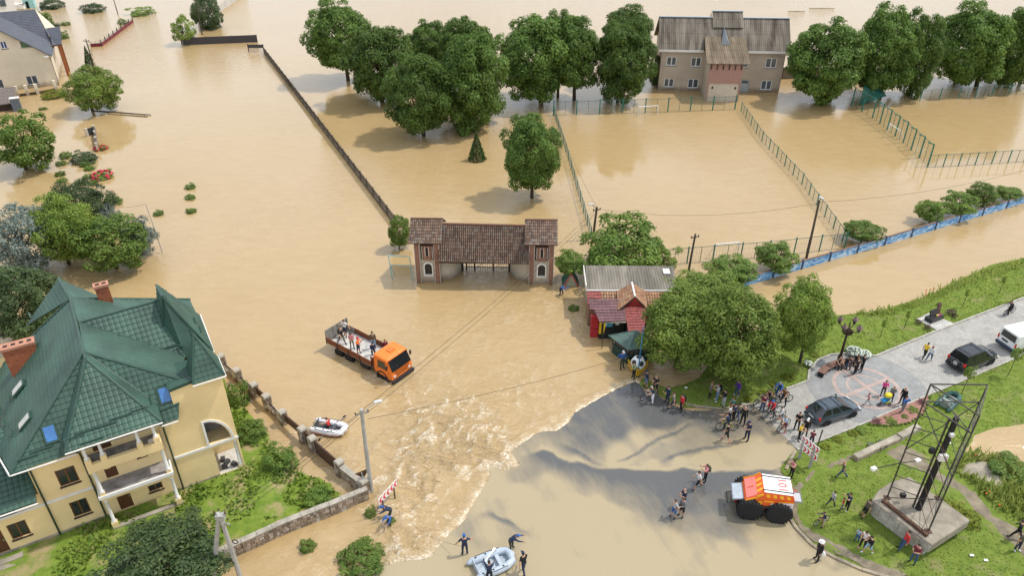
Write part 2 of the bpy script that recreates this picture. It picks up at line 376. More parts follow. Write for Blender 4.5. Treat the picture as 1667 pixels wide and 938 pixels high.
def mat_water():
    m = bpy.data.materials.new('muddy_flood_water'); m.use_nodes = True; nt = m.node_tree; n = nt.nodes; l = nt.links; b = n['Principled BSDF']
    tc = n.new('ShaderNodeTexCoord')
    def noise(scale, stretch=(1, 1, 1), detail=4, rot=0):
        mp = n.new('ShaderNodeMapping'); mp.inputs['Scale'].default_value = stretch; mp.inputs['Rotation'].default_value = (0, 0, rot); l.new(tc.outputs['Object'], mp.inputs['Vector'])
        t = n.new('ShaderNodeTexNoise'); t.inputs['Scale'].default_value = scale; t.inputs['Detail'].default_value = detail; t.inputs['Roughness'].default_value = .6; t.inputs['Distortion'].default_value = .6
        l.new(mp.outputs['Vector'], t.inputs['Vector']); return t.outputs['Fac']
    def math_(op, a, c, clamp=False):
        x = n.new('ShaderNodeMath'); x.operation = op; x.use_clamp = clamp
        for i, v in enumerate((a, c)):
            if isinstance(v, (int, float)): x.inputs[i].default_value = v
            else: l.new(v, x.inputs[i])
        return x.outputs[0]
    ta = n.new('ShaderNodeAttribute'); ta.attribute_name = 'turb'; fa = n.new('ShaderNodeAttribute'); fa.attribute_name = 'foam'
    big = noise(.05, (1, 1, 1), 5); mid = noise(.45, (1, 2.2, 1), 6, R(35))
    mx = n.new('ShaderNodeMix'); mx.data_type = 'RGBA'; mx.inputs['A'].default_value = (0.335, 0.228, 0.10, 1); mx.inputs['B'].default_value = (0.43, 0.305, 0.155, 1)
    l.new(math_('ADD', math_('MULTIPLY', big, .55), math_('MULTIPLY', math_('SUBTRACT', mid, .25), .95), True), mx.inputs['Factor'])
    # foam: pale froth, broken up by fine noise
    fn = noise(5.5, (1, 1.4, 1), 6, R(35)); fr = n.new('ShaderNodeMapRange'); fr.inputs['From Min'].default_value = .42; fr.inputs['From Max'].default_value = .68; l.new(fn, fr.inputs['Value'])
    ff = math_('MULTIPLY', math_('ADD', math_('MULTIPLY', fr.outputs['Result'], 1.05), .12), fa.outputs['Fac'], True)
    # stray froth flecks carried on the current
    sp = noise(1.7, (1, 3.2, 1), 8, R(35)); sr = n.new('ShaderNodeMapRange'); sr.inputs['From Min'].default_value = .665; sr.inputs['From Max'].default_value = .73; l.new(sp, sr.inputs['Value'])
    tsc = math_('MULTIPLY', ta.outputs['Fac'], 2.2, True)
    ff = math_('MAXIMUM', ff, math_('MULTIPLY', math_('MULTIPLY', sr.outputs['Result'], tsc), .6))
    m2 = n.new('ShaderNodeMix'); m2.data_type = 'RGBA'; m2.inputs['B'].default_value = (0.80, 0.73, 0.60, 1)
    l.new(mx.outputs['Result'], m2.inputs['A']); l.new(ff, m2.inputs['Factor']); l.new(m2.outputs['Result'], b.inputs['Base Color'])
    l.new(math_('ADD', math_('MULTIPLY', ff, .5), .045), b.inputs['Roughness'])
    b.inputs['IOR'].default_value = 1.58; b.inputs['Specular IOR Level'].default_value = .5
    # ripples: fine everywhere, strong where it runs
    r1 = noise(1.1, (1, 2.4, 1), 3, R(35)); r2 = noise(4.2, (1, 1.5, 1), 3, R(50)); r3 = noise(.35, (1, 1.6, 1), 3, R(10))
    h = math_('ADD', math_('MULTIPLY', r1, math_('ADD', math_('MULTIPLY', ta.outputs['Fac'], 2.0), .010)),
              math_('ADD', math_('MULTIPLY', r2, math_('ADD', math_('MULTIPLY', ta.outputs['Fac'], .7), .002)), math_('MULTIPLY', r3, .022)))
    bp = n.new('ShaderNodeBump'); bp.inputs['Strength'].default_value = 1.0; bp.inputs['Distance'].default_value = .22
    l.new(h, bp.inputs['Height']); l.new(bp.outputs['Normal'], b.inputs['Normal'])
    return m
WATER = mat_water()
wme = np_mesh('flood_water', np.stack([X, Y, Z], 1), Fq, WATER, True)
wat = bpy.data.objects.new('flood_water', wme); link(wat); struct(wat)
set_attr(wat, 'turb', turb); set_attr(wat, 'foam', foam)

# ---- road: wet asphalt with silt washed over it
MUD = [(950, 680, .08), (1000, 700, .05), (960, 722, .1), (1050, 660, .03), (1100, 690, .05), (1030, 640, .05), (1100, 664, .05), (930, 700, .2), (985, 660, .12), (1060, 690, .05), (905, 712, .3), (945, 745, .25),
       (1010, 745, .7), (1040, 725, .62), (1080, 710, .5), (1110, 700, .4), (1000, 758, .85), (1060, 760, .8), (1110, 762, .85), (1150, 752, .8), (1200, 735, .8), (1260, 745, .95), (1282, 735, .9), (1240, 765, .85), (1180, 764, .8), (1130, 735, .42), (1090, 735, .38), (1060, 738, .45), (1150, 722, .4), (1230, 725, .7),
       (880, 732, .5), (862, 714, .45), (900, 746, .5), (940, 756, .6), (970, 762, .6), (870, 755, .55), (840, 775, .5),
       (1020, 776, .12), (1080, 775, .08), (1130, 776, .1), (1180, 778, .15), (1080, 800, .08), (1130, 800, .1), (1050, 820, .25), (1100, 830, .15), (1150, 830, .15), (1200, 850, .35), (1000, 785, .2), (1170, 860, .25), (1120, 855, .3), (1020, 805, .3), (1090, 815, .12),
       (960, 790, .5), (900, 790, .72), (850, 800, .8), (860, 840, .9), (800, 820, .7), (780, 875, .62), (760, 860, .5), (820, 875, .62), (930, 860, .95), (1000, 840, .7), (900, 880, .85), (1000, 870, .78), (950, 830, .8), (1100, 890, .72), (1060, 900, .9), (1150, 890, .55), (1190, 900, .7), (1250, 885, .85), (1300, 910, .95), (1200, 925, .9), (1000, 930, .95), (800, 935, .95), (700, 935, 1), (900, 935, .95),
       (1180, 700, .22), (1230, 690, .28), (1260, 712, .4), (1200, 670, .3), (1150, 680, .12), (1250, 860, .7), (1270, 790, .3), (1240, 835, .5), (600, 960, 1), (1400, 960, .9), (1000, 990, 1), (740, 890, .75)]
road, _ = sheet('road', road_poly, lambda x, y, d: 0.02 + 0.004 * (fbm(x * .5, y * .5, 2, 9) - .45), None, 0.17, 0.35, 4)
rv = np.zeros(len(road.data.vertices) * 3); road.data.vertices.foreach_get('co', rv); rv = rv.reshape(-1, 3)
mp_ = [(*at2(x, y, .02), v) for x, y, v in MUD]
wx = (fbm(rv[:, 0] * .4, rv[:, 1] * .4, 3, 41) - .45) * 1.6; wy = (fbm(rv[:, 0] * .4, rv[:, 1] * .4, 3, 47) - .45) * 1.6
mud = idw(rv[:, 0] + wx, rv[:, 1] + wy, mp_, 4.0)
stre = fbm((rv[:, 0] * .94 + rv[:, 1] * .35) * 1.1, (rv[:, 1] * .94 - rv[:, 0] * .35) * .22, 4, 51)
mud = np.clip(mud + (stre - .47) * .5 * (0.2 + mud) + (fbm(rv[:, 0] * .7 + wx, rv[:, 1] * .9 + wy, 5, 57) - .47) * .35 * (.3 + mud), 0, 1)
# wave fronts: silt piles up behind a crisp edge and the asphalt is swept clean below it
def front(line, up, down, hi, mud):
    L_ = [at2(*q, .02) for q in line]; X_, Y_ = rv[:, 0] + wx * .35, rv[:, 1] + wy * .35
    xs_ = np.array([q[0] for q in L_]); yf = np.interp(X_, xs_, [q[1] for q in L_]); h_ = Y_ - yf + (fbm(X_ * .8, Y_ * .3, 2, 63) - .37) * 1.1; ins = np.clip((X_ - xs_[0]) / 1.5, 0, 1) * np.clip((xs_[-1] - X_) / 1.5, 0, 1)
    st = np.clip((h_ + .14) / .42, 0, 1); st = st * st * (3 - 2 * st); a_ = np.exp(-np.maximum(h_, 0) / up) * hi * ins * st; m_ = np.maximum(mud, a_)
    return m_ * (1 - ins * (1 - st) * np.clip(1 + np.minimum(h_, 0) / down, 0, 1))
mud = front([(846, 748), (885, 738), (925, 750), (965, 763), (1010, 767), (1060, 768), (1110, 768), (1160, 771), (1200, 771), (1250, 765), (1284, 758)], 1.3, 2.6, .95, mud)
mud = front([(985, 757), (1010, 749), (1045, 728), (1085, 708), (1140, 682)], .45, .35, .75, mud); mud = front([(900, 716), (930, 728), (962, 748), (990, 760)], .4, .8, .6, mud); mud = front([(1060, 752), (1110, 738), (1160, 730), (1220, 720)], .5, .4, .7, mud); mud = front([(770, 838), (790, 832), (830, 850), (870, 870)], .8, .5, .75, mud)
set_attr(road, 'mud', mud)
def mat_road():
    m = bpy.data.materials.new('wet_silty_asphalt'); m.use_nodes = True; nt = m.node_tree; n = nt.nodes; l = nt.links; b = n['Principled BSDF']
    tc = n.new('ShaderNodeTexCoord'); a = n.new('ShaderNodeAttribute'); a.attribute_name = 'mud'
    f = n.new('ShaderNodeTexNoise'); f.inputs['Scale'].default_value = 14; f.inputs['Detail'].default_value = 6; l.new(tc.outputs['Object'], f.inputs['Vector'])
    g_ = n.new('ShaderNodeTexNoise'); g_.inputs['Scale'].default_value = 1.0; g_.inputs['Detail'].default_value = 8; g_.inputs['Roughness'].default_value = .62; g_.inputs['Distortion'].default_value = 1.6; gm2 = n.new('ShaderNodeMapping'); gm2.vector_type = 'TEXTURE'; gm2.inputs['Rotation'].default_value = (0, 0, R(-70)); gm2.inputs['Scale'].default_value = (2.6, .7, 1); l.new(tc.outputs['Object'], gm2.inputs['Vector']); l.new(gm2.outputs['Vector'], g_.inputs['Vector'])
    asp = n.new('ShaderNodeMix'); asp.data_type = 'RGBA'; asp.inputs['A'].default_value = (.068, .07, .072, 1); asp.inputs['B'].default_value = (.13, .128, .124, 1); l.new(f.outputs['Fac'], asp.inputs['Factor'])
    s = n.new('ShaderNodeMath'); s.operation = 'MULTIPLY_ADD'; s.inputs[1].default_value = .32; l.new(g_.outputs['Fac'], s.inputs[0]); l.new(a.outputs['Fac'], s.inputs[2])
    mr = n.new('ShaderNodeMapRange'); mr.inputs['From Min'].default_value = .24; mr.inputs['From Max'].default_value = .86; mr.inputs['To Max'].default_value = .93; l.new(s.outputs[0], mr.inputs['Value'])
    mx = n.new('ShaderNodeMix'); mx.data_type = 'RGBA'; mx.inputs['B'].default_value = (.365, .295, .18, 1); l.new(asp.outputs['Result'], mx.inputs['A']); l.new(mr.outputs['Result'], mx.inputs['Factor'])
    l.new(mx.outputs['Result'], b.inputs['Base Color'])
    b.inputs['Roughness'].default_value = .07; b.inputs['IOR'].default_value = 1.4; b.inputs['Specular IOR Level'].default_value = .5
    bp = n.new('ShaderNodeBump'); bp.inputs['Strength'].default_value = .35; bp.inputs['Distance'].default_value = .03
    w = n.new('ShaderNodeTexNoise'); w.inputs['Scale'].default_value = 3.2; w.inputs['Detail'].default_value = 5; w.inputs['Distortion'].default_value = .8; l.new(tc.outputs['Object'], w.inputs['Vector'])
    hm = n.new('ShaderNodeMath'); hm.operation = 'MULTIPLY_ADD'; hm.inputs[1].default_value = 1.3; l.new(mr.outputs['Result'], hm.inputs[0]); l.new(w.outputs['Fac'], hm.inputs[2]); l.new(hm.outputs[0], bp.inputs['Height']); l.new(bp.outputs['Normal'], b.inputs['Normal'])
    return m
road.data.materials.clear(); road.data.materials.append(mat_road()); struct(road)

# ---- lawns
def mat_lawn(name, g1, g2, dirt, dmin, dmax):
    m = bpy.data.materials.new(name); m.use_nodes = True; nt = m.node_tree; n = nt.nodes; l = nt.links; b = n['Principled BSDF']; MATS[name] = m
    tc = n.new('ShaderNodeTexCoord')
    def N(sc, d=6):
        t = n.new('ShaderNodeTexNoise'); t.inputs['Scale'].default_value = sc; t.inputs['Detail'].default_value = d; t.inputs['Roughness'].default_value = .65; l.new(tc.outputs['Object'], t.inputs['Vector']); return t.outputs['Fac']
    a = n.new('ShaderNodeMix'); a.data_type = 'RGBA'; a.inputs['A'].default_value = (*g1, 1); a.inputs['B'].default_value = (*g2, 1)
    r0 = n.new('ShaderNodeMapRange'); r0.inputs['From Min'].default_value = .35; r0.inputs['From Max'].default_value = .65; l.new(N(1.6), r0.inputs['Value']); l.new(r0.outputs['Result'], a.inputs['Factor'])
    c = n.new('ShaderNodeMix'); c.data_type = 'RGBA'; c.inputs['B'].default_value = (*dirt, 1); l.new(a.outputs['Result'], c.inputs['A'])
    r1 = n.new('ShaderNodeMapRange'); r1.inputs['From Min'].default_value = dmin; r1.inputs['From Max'].default_value = dmax; l.new(N(.55), r1.inputs['Value']); l.new(r1.outputs['Result'], c.inputs['Factor'])
    l.new(c.outputs['Result'], b.inputs['Base Color']); b.inputs['Roughness'].default_value = .9; b.inputs['Specular IOR Level'].default_value = .15
    bp = n.new('ShaderNodeBump'); bp.inputs['Strength'].default_value = .7; bp.inputs['Distance'].default_value = .08; l.new(N(9), bp.inputs['Height']); l.new(bp.outputs['Normal'], b.inputs['Normal'])
    return m
LAWN = mat_lawn('lawn_green', (.105, .158, .024), (.17, .22, .04), (.25, .21, .11), .54, .78)
YARD = mat_lawn('yard_weeds', (.10, .17, .022), (.19, .25, .04), (.32, .25, .13), .50, .64)
def bank(x, y, d): return np.minimum(0.12, -0.06 + d * 0.25) + 0.05 * (fbm(x * .5, y * .5, 3, 8) - .45)
shN = pxpoly([(1800, 372), (1667, 417), (1609, 429), (1575, 446), (1536, 465), (1497, 483), (1435, 502), (1385, 508), (1345, 514), (1260, 532), (1190, 560), (1150, 588), (1136, 612), (1112, 622), (1086, 628), (1066, 622), (1050, 610), (1034, 618)], .05); shS = pxpoly([(1800, 660), (1667, 694), (1625, 700), (1592, 712), (1578, 735), (1592, 744), (1640, 752), (1667, 764), (1800, 800)], .05)
zN = lambda x, y, d: np.minimum(bank(x, y, dist_poly(x, y, shN, False)), .04 + .4 * np.maximum(d, 0)); zS = lambda x, y, d: np.minimum(bank(x, y, dist_poly(x, y, shS, False)), .04 + .4 * np.maximum(d, 0))
lN, lNb = sheet('lawn_north', lawnN, zN, LAWN, 0.6, 0.12, 6); struct(lN)
lS, lSb = sheet('lawn_south', lawnS, zS, LAWN, 0.6, 0.12, 7); struct(lS)
yd, ydb = sheet('yard', yard, lambda x, y, d: np.minimum(0.28, -0.10 + d * 0.10 + 0.10 * fbm(x * .35, y * .35, 3, 15)), YARD, 0.6, 0.3, 8); struct(yd)

# ---- paved square with ring and cross inlay
def mat_paving(name, c1, c2, joint, rot=0.0, w=.2, h=.1):
    m = bpy.data.materials.new(name); m.use_nodes = True; nt = m.node_tree; n = nt.nodes; l = nt.links; b = n['Principled BSDF']; MATS[name] = m
    tc = n.new('ShaderNodeTexCoord'); mp = n.new('ShaderNodeMapping'); mp.inputs['Rotation'].default_value = (0, 0, rot); l.new(tc.outputs['Object'], mp.inputs['Vector'])
    br = n.new('ShaderNodeTexBrick'); br.inputs['Scale'].default_value = 1; br.inputs['Brick Width'].default_value = w; br.inputs['Row Height'].default_value = h; br.inputs['Mortar Size'].default_value = .012
    br.inputs['Color1'].default_value = (*c1, 1); br.inputs['Color2'].default_value = (*c2, 1); br.inputs['Mortar'].default_value = (*joint, 1); l.new(mp.outputs['Vector'], br.inputs['Vector'])
    no = n.new('ShaderNodeTexNoise'); no.inputs['Scale'].default_value = .9; no.inputs['Detail'].default_value = 7; no.inputs['Roughness'].default_value = .65; l.new(tc.outputs['Object'], no.inputs['Vector'])
    mr = n.new('ShaderNodeMapRange'); mr.inputs['From Min'].default_value = .3; mr.inputs['From Max'].default_value = .75; mr.inputs['To Min'].default_value = .72; mr.inputs['To Max'].default_value = 1.08; l.new(no.outputs['Fac'], mr.inputs['Value'])
    hs = n.new('ShaderNodeHueSaturation'); l.new(br.outputs['Color'], hs.inputs['Color']); l.new(mr.outputs['Result'], hs.inputs['Value']); l.new(hs.outputs['Color'], b.inputs['Base Color'])
    b.inputs['Roughness'].default_value = .75; b.inputs['Specular IOR Level'].default_value = .3
    bp = n.new('ShaderNodeBump'); bp.inputs['Strength'].default_value = .4; bp.inputs['Distance'].default_value = .01; l.new(br.outputs['Fac'], bp.inputs['Height']); bp.invert = True; l.new(bp.outputs['Normal'], b.inputs['Normal'])
    return m
PAVE = mat_paving('grey_paving', (.38, .365, .335), (.47, .455, .42), (.22, .205, .17), R(-22))
PAVE_D = mat_paving('slate_paving', (.30, .305, .305), (.37, .37, .365), (.18, .175, .16), R(20), .16, .1)
PAVE_P = mat_paving('rose_paving', (.45, .33, .295), (.53, .40, .36), (.30, .24, .2), R(-22))
sq, _ = sheet('paved_square', sq_poly, lambda x, y, d: 0.06 + 0 * x, PAVE, 1.2); struct(sq)
CC = at(1411, 631, .064)
r_out = ((at(1467, 638, .064) - CC).length + (at(1360, 624, .064) - CC).length) / 2; r_in = r_out * .6; r_dark = (at(1506, 629, .064) - CC).length
def ring(name, r0, r1, z, m, a0=0, a1=360, clip=None, n=72):
    b = MB(); vs = []
    for i in range(n + 1):
        q = R(a0 + (a1 - a0) * i / n)
        for r in (r0, r1): vs.append((CC.x + r * math.cos(q), CC.y + r * math.sin(q), z))
    b.add(vs, [(2 * i, 2 * i + 1, 2 * i + 3, 2 * i + 2) for i in range(n)]); return struct(b.build(name, m))
# dark disc clipped to the square
cp = [(CC.x + r_dark * math.cos(R(t)), CC.y + r_dark * math.sin(R(t))) for t in range(0, 360, 4)]
def shrink_in(p):
    for k in range(40):
        if pt_in_poly(np.array([p[0]]), np.array([p[1]]), sq_poly)[0]: return p
        p = (CC.x + (p[0] - CC.x) * .97, CC.y + (p[1] - CC.y) * .97)
    return p
cp = [shrink_in(p) for p in cp]
b = MB(); b.add([(p[0], p[1], .066) for p in cp], [tuple(range(len(cp)))]); struct(b.build('paving_disc', PAVE_D))
ring('paving_ring', r_out - .16, r_out + .16, .071, PAVE_P); ring('paving_ring', r_in - .09, r_in + .09, .071, PAVE_P)
ca = hdg(at(1376, 647, .06), at(1452, 616, .06)); cb = hdg(at(1380, 606, .06), at(1441, 652, .06))
b = MB(); b.cur = 0
for q, z in ((ca, .076), (cb, .080)):
    d = Vector((math.cos(q), math.sin(q), 0)); s_ = Vector((-d.y, d.x, 0)); c = Vector((CC.x, CC.y, z)); L = r_out - .17
    b.add([c - d * L - s_ * .17, c + d * L - s_ * .17, c + d * L + s_ * .17, c - d * L + s_ * .17], [(0, 1, 2, 3)])
struct(b.build('paving_cross', PAVE_P))
# ---- kerbs, stone by stone
KERB = mat('kerb_concrete', (.36, .34, .30), .85, var=.25, scale=2.5, bump=.3)
KERB2 = mat('old_kerb_concrete', (.30, .25, .18), .9, var=.3, scale=2.0, bump=.4)
def kerb(name, px, z0, z1, w, m, step=1.0):
    e = struct(bpy.data.objects.new(name, None)); link(e)
    pts = [Vector(at2(x, y, z1)) for x, y in px]
    for a, c in zip(pts[:-1], pts[1:]):
        k = max(1, round((c - a).length / step)); q = hdg(a, c)
        for i in range(k):
            p0 = a.lerp(c, i / k); p1 = a.lerp(c, (i + 1) / k); mb = MB()
            j = random.uniform(-.008, .008)
            mb.box(((p0.x + p1.x) / 2, (p0.y + p1.y) / 2, (z0 + z1) / 2 + j), ((p1 - p0).length - .012, w, z1 - z0), q)
            mb.build('kerbstone', m, e)
    return e
kerb('kerb_north', SQ_N[:-1], -.1, .17, .16, KERB)
kerb('kerb_south', SQ_S[1:], -.1, .15, .14, KERB)
kerb('kerb_lawn', [(1116, 657), (1140, 662), (1172, 665), (1200, 662), (1222, 657)], -.1, .15, .2, KERB2)
kerb('kerb_road', [(1283, 838), (1297, 860), (1324, 888), (1363, 909), (1404, 927), (1440, 938), (1480, 950)], -.1, .13, .22, KERB2)
kerb('kerb_corner', [(1296, 733), (1288, 747), (1280, 764)], -.1, .17, .22, KERB2)
kerb('edge_drain', [(1227, 664), (1260, 697), (1296, 731)], -.1, .035, .12, KERB2, 1.5)
# ---- trodden earth paths
DIRT = mat('trodden_earth', (.20, .165, .115), .95, var=.35, scale=1.2, bump=.6, bscale=6)
def path(name, px, z=.13):
    o, _ = sheet(name, pxpoly(px, .1), lambda x, y, d: bank(x, y, np.full_like(d, 2.0)) + .012 + 0.0 * x - np.clip(.25 - d, 0, .25) * .16, DIRT, .4, .3, 12); return struct(o)
path('path', [(1288, 800), (1300, 786), (1312, 770), (1345, 752), (1388, 738), (1402, 744), (1370, 760), (1330, 775), (1312, 790), (1303, 815), (1308, 845), (1340, 868), (1400, 900), (1470, 930), (1500, 960), (1470, 958), (1404, 922), (1363, 903), (1324, 882), (1300, 858), (1286, 834), (1290, 815)])
path('path', [(1425, 735), (1470, 722), (1500, 736), (1530, 765), (1590, 800), (1625, 840), (1680, 870), (1720, 910), (1690, 930), (1645, 893), (1612, 855), (1585, 838), (1555, 800), (1500, 770), (1455, 752)])
CONC = mat('weathered_concrete', (.30, .265, .21), .9, var=.35, scale=.9, bump=.5, bscale=8)
path_slab = [(1562, 772), (1572, 753), (1596, 750), (1615, 754), (1640, 772), (1643, 783), (1630, 796), (1612, 790), (1590, 778)]
# ================================================================ building helpers
def local_frame(a, b, z=0.0):
    """matrix of a facade running from a to b (plan points): X along it, Y inwards (left of a->b), Z up"""
    a = Vector((a[0], a[1], z)); d = Vector((b[0] - a.x, b[1] - a.y, 0)).normalized(); n = Vector((-d.y, d.x, 0))
    return Matrix(((d.x, n.x, 0, a.x), (d.y, n.y, 0, a.y), (0, 0, 1, a.z), (0, 0, 0, 1)))
def rect(a, b, c, d): return [(a, c), (b, c), (b, d), (a, d)]
def wall_face(mb, outer, holes=(), y=0.0, depth=0.15):
    """wall skin in the X-Z plane at y, with openings and their reveals (depth inwards)"""
    pts = [Vector(p) for p in outer]; ed = [(i, (i + 1) % len(outer)) for i in range(len(outer))]
    for h in holes:
        o = len(pts); pts += [Vector(p) for p in h]; ed += [(o + i, o + (i + 1) % len(h)) for i in range(len(h))]
    r = delaunay_2d_cdt(pts, ed, [], 1, 1e-5)
    fs = []
    for f in r[2]:
        c = sum((r[0][i] for i in f), Vector((0, 0))) / len(f)
        if not any(pt_in_poly(np.array([c.x]), np.array([c.y]), h)[0] for h in holes): fs.append(tuple(f))
    mb.add([(p.x, y, p.y) for p in r[0]], fs)
    for h in holes:
        n = len(h); mb.add([(p[0], y, p[1]) for p in h] + [(p[0], y + depth, p[1]) for p in h], [(i, n + i, n + (i + 1) % n, (i + 1) % n) for i in range(n)])
def window(parent, x0, x1, z0, z1, fm, gm_, y=0.08, fw=.07, mull=1, sill=None, name='window', M=None, bars=0):
    """frame (part) with panes and a sill as sub-parts, in facade coordinates"""
    fr = MB(); 
    if M is not None: fr.M = M
    fr.box2((x0, y, z0), (x0 + fw, y + .06, z1)); fr.box2((x1 - fw, y, z0), (x1, y + .06, z1))
    fr.box2((x0 + fw, y, z1 - fw), (x1 - fw, y + .06, z1)); fr.box2((x0 + fw, y, z0), (x1 - fw, y + .06, z0 + fw))
    for k in range(mull):
        c = x0 + (x1 - x0) * (k + 1) / (mull + 1); fr.box2((c - fw * .6, y + .001, z0 + fw), (c + fw * .6, y + .059, z1 - fw))
    for k in range(bars):
        c = z0 + (z1 - z0) * (k + 1) / (bars + 1); fr.box2((x0 + fw, y + .002, c - fw * .35), (x1 - fw, y + .055, c + fw * .35))
    w = fr.build(name, fm, parent)
    e = [x0 + fw] + [x0 + (x1 - x0) * (k + 1) / (mull + 1) for k in range(mull)] + [x1 - fw]
    for a, b in zip(e[:-1], e[1:]):
        p = MB(); 
        if M is not None: p.M = M
        p.box2((a + .01, y + .03, z0 + fw), (b - .01, y + .045, z1 - fw)); p.build('pane', gm_, w)
    if sill:
        s = MB(); 
        if M is not None: s.M = M
        s.box2((x0 - .06, y - .16, z0 - .09), (x1 + .06, y + .05, z0 - .005)); s.build('sill', sill, w)
    return w
def tile_facet(parent, name, poly, m, tw=.32, th=.36, amp=.024, step=.045, mode='wave', under=None, thick=.07):
    """one roof slope: stepped, waved metal-tile (or ribbed) skin cut to the outline, on a thin slab"""
    P = [Vector(p) for p in poly]; n = Vector((0, 0, 0))
    for i in range(len(P)): n += P[i].cross(P[(i + 1) % len(P)])
    n.normalize()
    if n.z < 0: n = -n; P = P[::-1]
    dn = Vector((n.x, n.y, 0)); dn = dn.normalized() if dn.length > 1e-6 else Vector((1, 0, 0))
    s = (dn - n * dn.dot(n)).normalized(); a = n.cross(s).normalized(); o = sum(P, Vector()) / len(P)
    ua = [(p - o).dot(a) for p in P]; us = [(p - o).dot(s) for p in P]
    na = 8 if mode == 'wave' else 4
    A = np.arange(math.floor(min(ua) / tw) * tw, max(ua) + tw, tw / na); rows = np.arange(math.floor(min(us) / th) * th, max(us) + th, th)
    prof = amp * (1 - np.abs(np.cos(np.pi * A / tw)) ** 7) if mode == 'wave' else amp * np.abs(np.sin(np.pi * A / tw))
    vs = []; fs = []; L = len(A)
    for r in rows:
        for (sv, hh) in ((r, 0.0), (r + th * .5, step * .5), (r + th - .001, step)):
            for k in range(L): vs.append(o + a * A[k] + s * sv + n * (float(prof[k]) + hh))
    nr = len(rows) * 3
    for r in range(nr - 1):
        for k in range(L - 1): fs.append((r * L + k, r * L + k + 1, (r + 1) * L + k + 1, (r + 1) * L + k))
    bm = bmesh.new(); bv = [bm.verts.new(v) for v in vs]
    for f in fs: bm.faces.new([bv[i] for i in f][::-1])
    for i in range(len(P)):
        p, q = P[i], P[(i + 1) % len(P)]; pn = (q - p).cross(n)
        if pn.length < 1e-9: continue
        bmesh.ops.bisect_plane(bm, geom=bm.verts[:] + bm.edges[:] + bm.faces[:], plane_co=p, plane_no=pn.normalized(), clear_outer=True)
    bmesh.ops.recalc_face_normals(bm, faces=bm.faces)
    bm.verts.ensure_lookup_table()
    # slab below
    k = len(P); lo = [bm.verts.new(p - n * .006) for p in P]; bo = [bm.verts.new(p - n * thick) for p in P]
    bm.faces.new(lo); bm.faces.new(bo[::-1])
    for i in range(k): bm.faces.new((lo[i], bo[i], bo[(i + 1) % k], lo[(i + 1) % k]))
    me = bpy.data.meshes.new(name); bm.to_mesh(me); bm.free(); me.materials.append(m)
    ob = bpy.data.objects.new(name, me); link(ob, parent); return ob
def ridge_cap(parent, pts, m, r=.09, name='ridge_cap'):
    return MB().tube(pts, r, 6).build(name, m, parent)

# ================================================================ yellow house with green metal-tile roof
ha = at(40, 890, .3); hb = at(399, 759, .3); H_RZ = hdg(ha, hb)
house = thing('yellow_house', 'large yellow house with steep green tiled roofs and white column balconies', 'house', (ha.x, ha.y, 0), H_RZ)
HW = Matrix.Translation((ha.x, ha.y, 0)) @ Matrix.Rotation(H_RZ, 4, 'Z'); HWi = HW.inverted()
YEL = mat('yellow_render', (.80, .61, .31), .85, var=.09, scale=.45, bump=.15, bscale=40, damp=.45)
WHI = mat('white_trim', (.72, .70, .66), .7, var=.08, scale=2, bump=.1)
GRN = mat('green_metal_tile', (.036, .083, .060), .55, 0.0, var=.32, scale=.45, spec=.5)
GRN2 = mat('green_metal_trim', (.032, .074, .054), .42, var=.15, scale=2)
BRN = mat('brown_window_frame', (.14, .065, .025), .5, var=.2, scale=6)
GLS = mat_glass('dark_window_glass')
SILL = mat('dark_sill', (.06, .035, .03), .6, var=.2)
FLR = mat('grey_screed', (.24, .22, .205), .9, var=.4, scale=1.6, bump=.3)
BRK = mat('red_brick', (.33, .105, .05), .85, var=.3, scale=5, bump=.5, bscale=25)
CONC = mat('weathered_concrete', (.40, .36, .29), .9, var=.35, scale=.9, bump=.5, bscale=8)
# front wall
win_f = [(3.13, 4.22, 3.97, 5.32), (3.13, 4.13, 1.15, 2.47), (-.38, .65, 1.12, 2.42), (7.62, 8.5, 1.0, 1.85), (-.75, .42, 3.35, 3.95)]
doors = [(5.70, 6.52, .36, 2.35), (5.64, 6.34, 3.36, 5.0), (5.5, 6.55, 5.8, 7.2), (-1.75, -.72, .4, 2.5)]
slots = [(7.6, 8.25, 4.05, 4.32), (7.5, 8.0, 6.75, 7.0)]
arch = [(11.98, 3.28)] + [(13.42, 3.28)] + [(11.98 + 1.44 * math.cos(t) , 3.28 + 1.95 * math.sin(t)) for t in [R(x) for x in (15, 30, 45, 60, 75, 90)]]
por = rect(12.13, 13.72, .3, 2.85)
holes = [rect(a, b, c, d) for a, b, c, d in win_f + doors + slots] + [arch, por]
mb = MB(); wall_face(mb, [(-6, .1), (13.85, .1), (13.85, 8.7), (10.62, 8.7), (10.62, 7.3), (1.9, 7.3), (1.9, 4.05), (-6, 4.05)], holes, 0, .14)
# the remaining sides
mb.add([(13.85, 0, 8.7), (13.85, 0, 3.0), (13.85, 6, 3.0), (13.85, 6, 7.9), (13.85, 1.8, 8.6)], [(0, 1, 2, 3, 4)])
mb.add([(13.85, 2.2, .1), (13.85, 12, .1), (13.85, 12, 7), (13.85, 6, 7.9), (13.85, 6, 3), (13.85, 2.2, 3)], [(0, 1, 2, 3, 4, 5)])
mb.add([(1.9, 0, 4), (1.9, 12, 4), (1.9, 12, 7.1), (1.9, 0, 7.1)], [(0, 1, 2, 3)])
mb.add([(10.62, 0, 7), (10.62, 1.8, 7), (10.62, 1.8, 8.7), (10.62, 0, 8.7)], [(0, 1, 2, 3)])
mb.add([(-6, 12, .1), (13.85, 12, .1), (13.85, 12, 7), (-6, 12, 7)], [(0, 1, 2, 3)])
mb.add([(-6, 0, .1), (-6, 12, .1), (-6, 12, 4), (-6, 0, 4)], [(3, 2, 1, 0)])
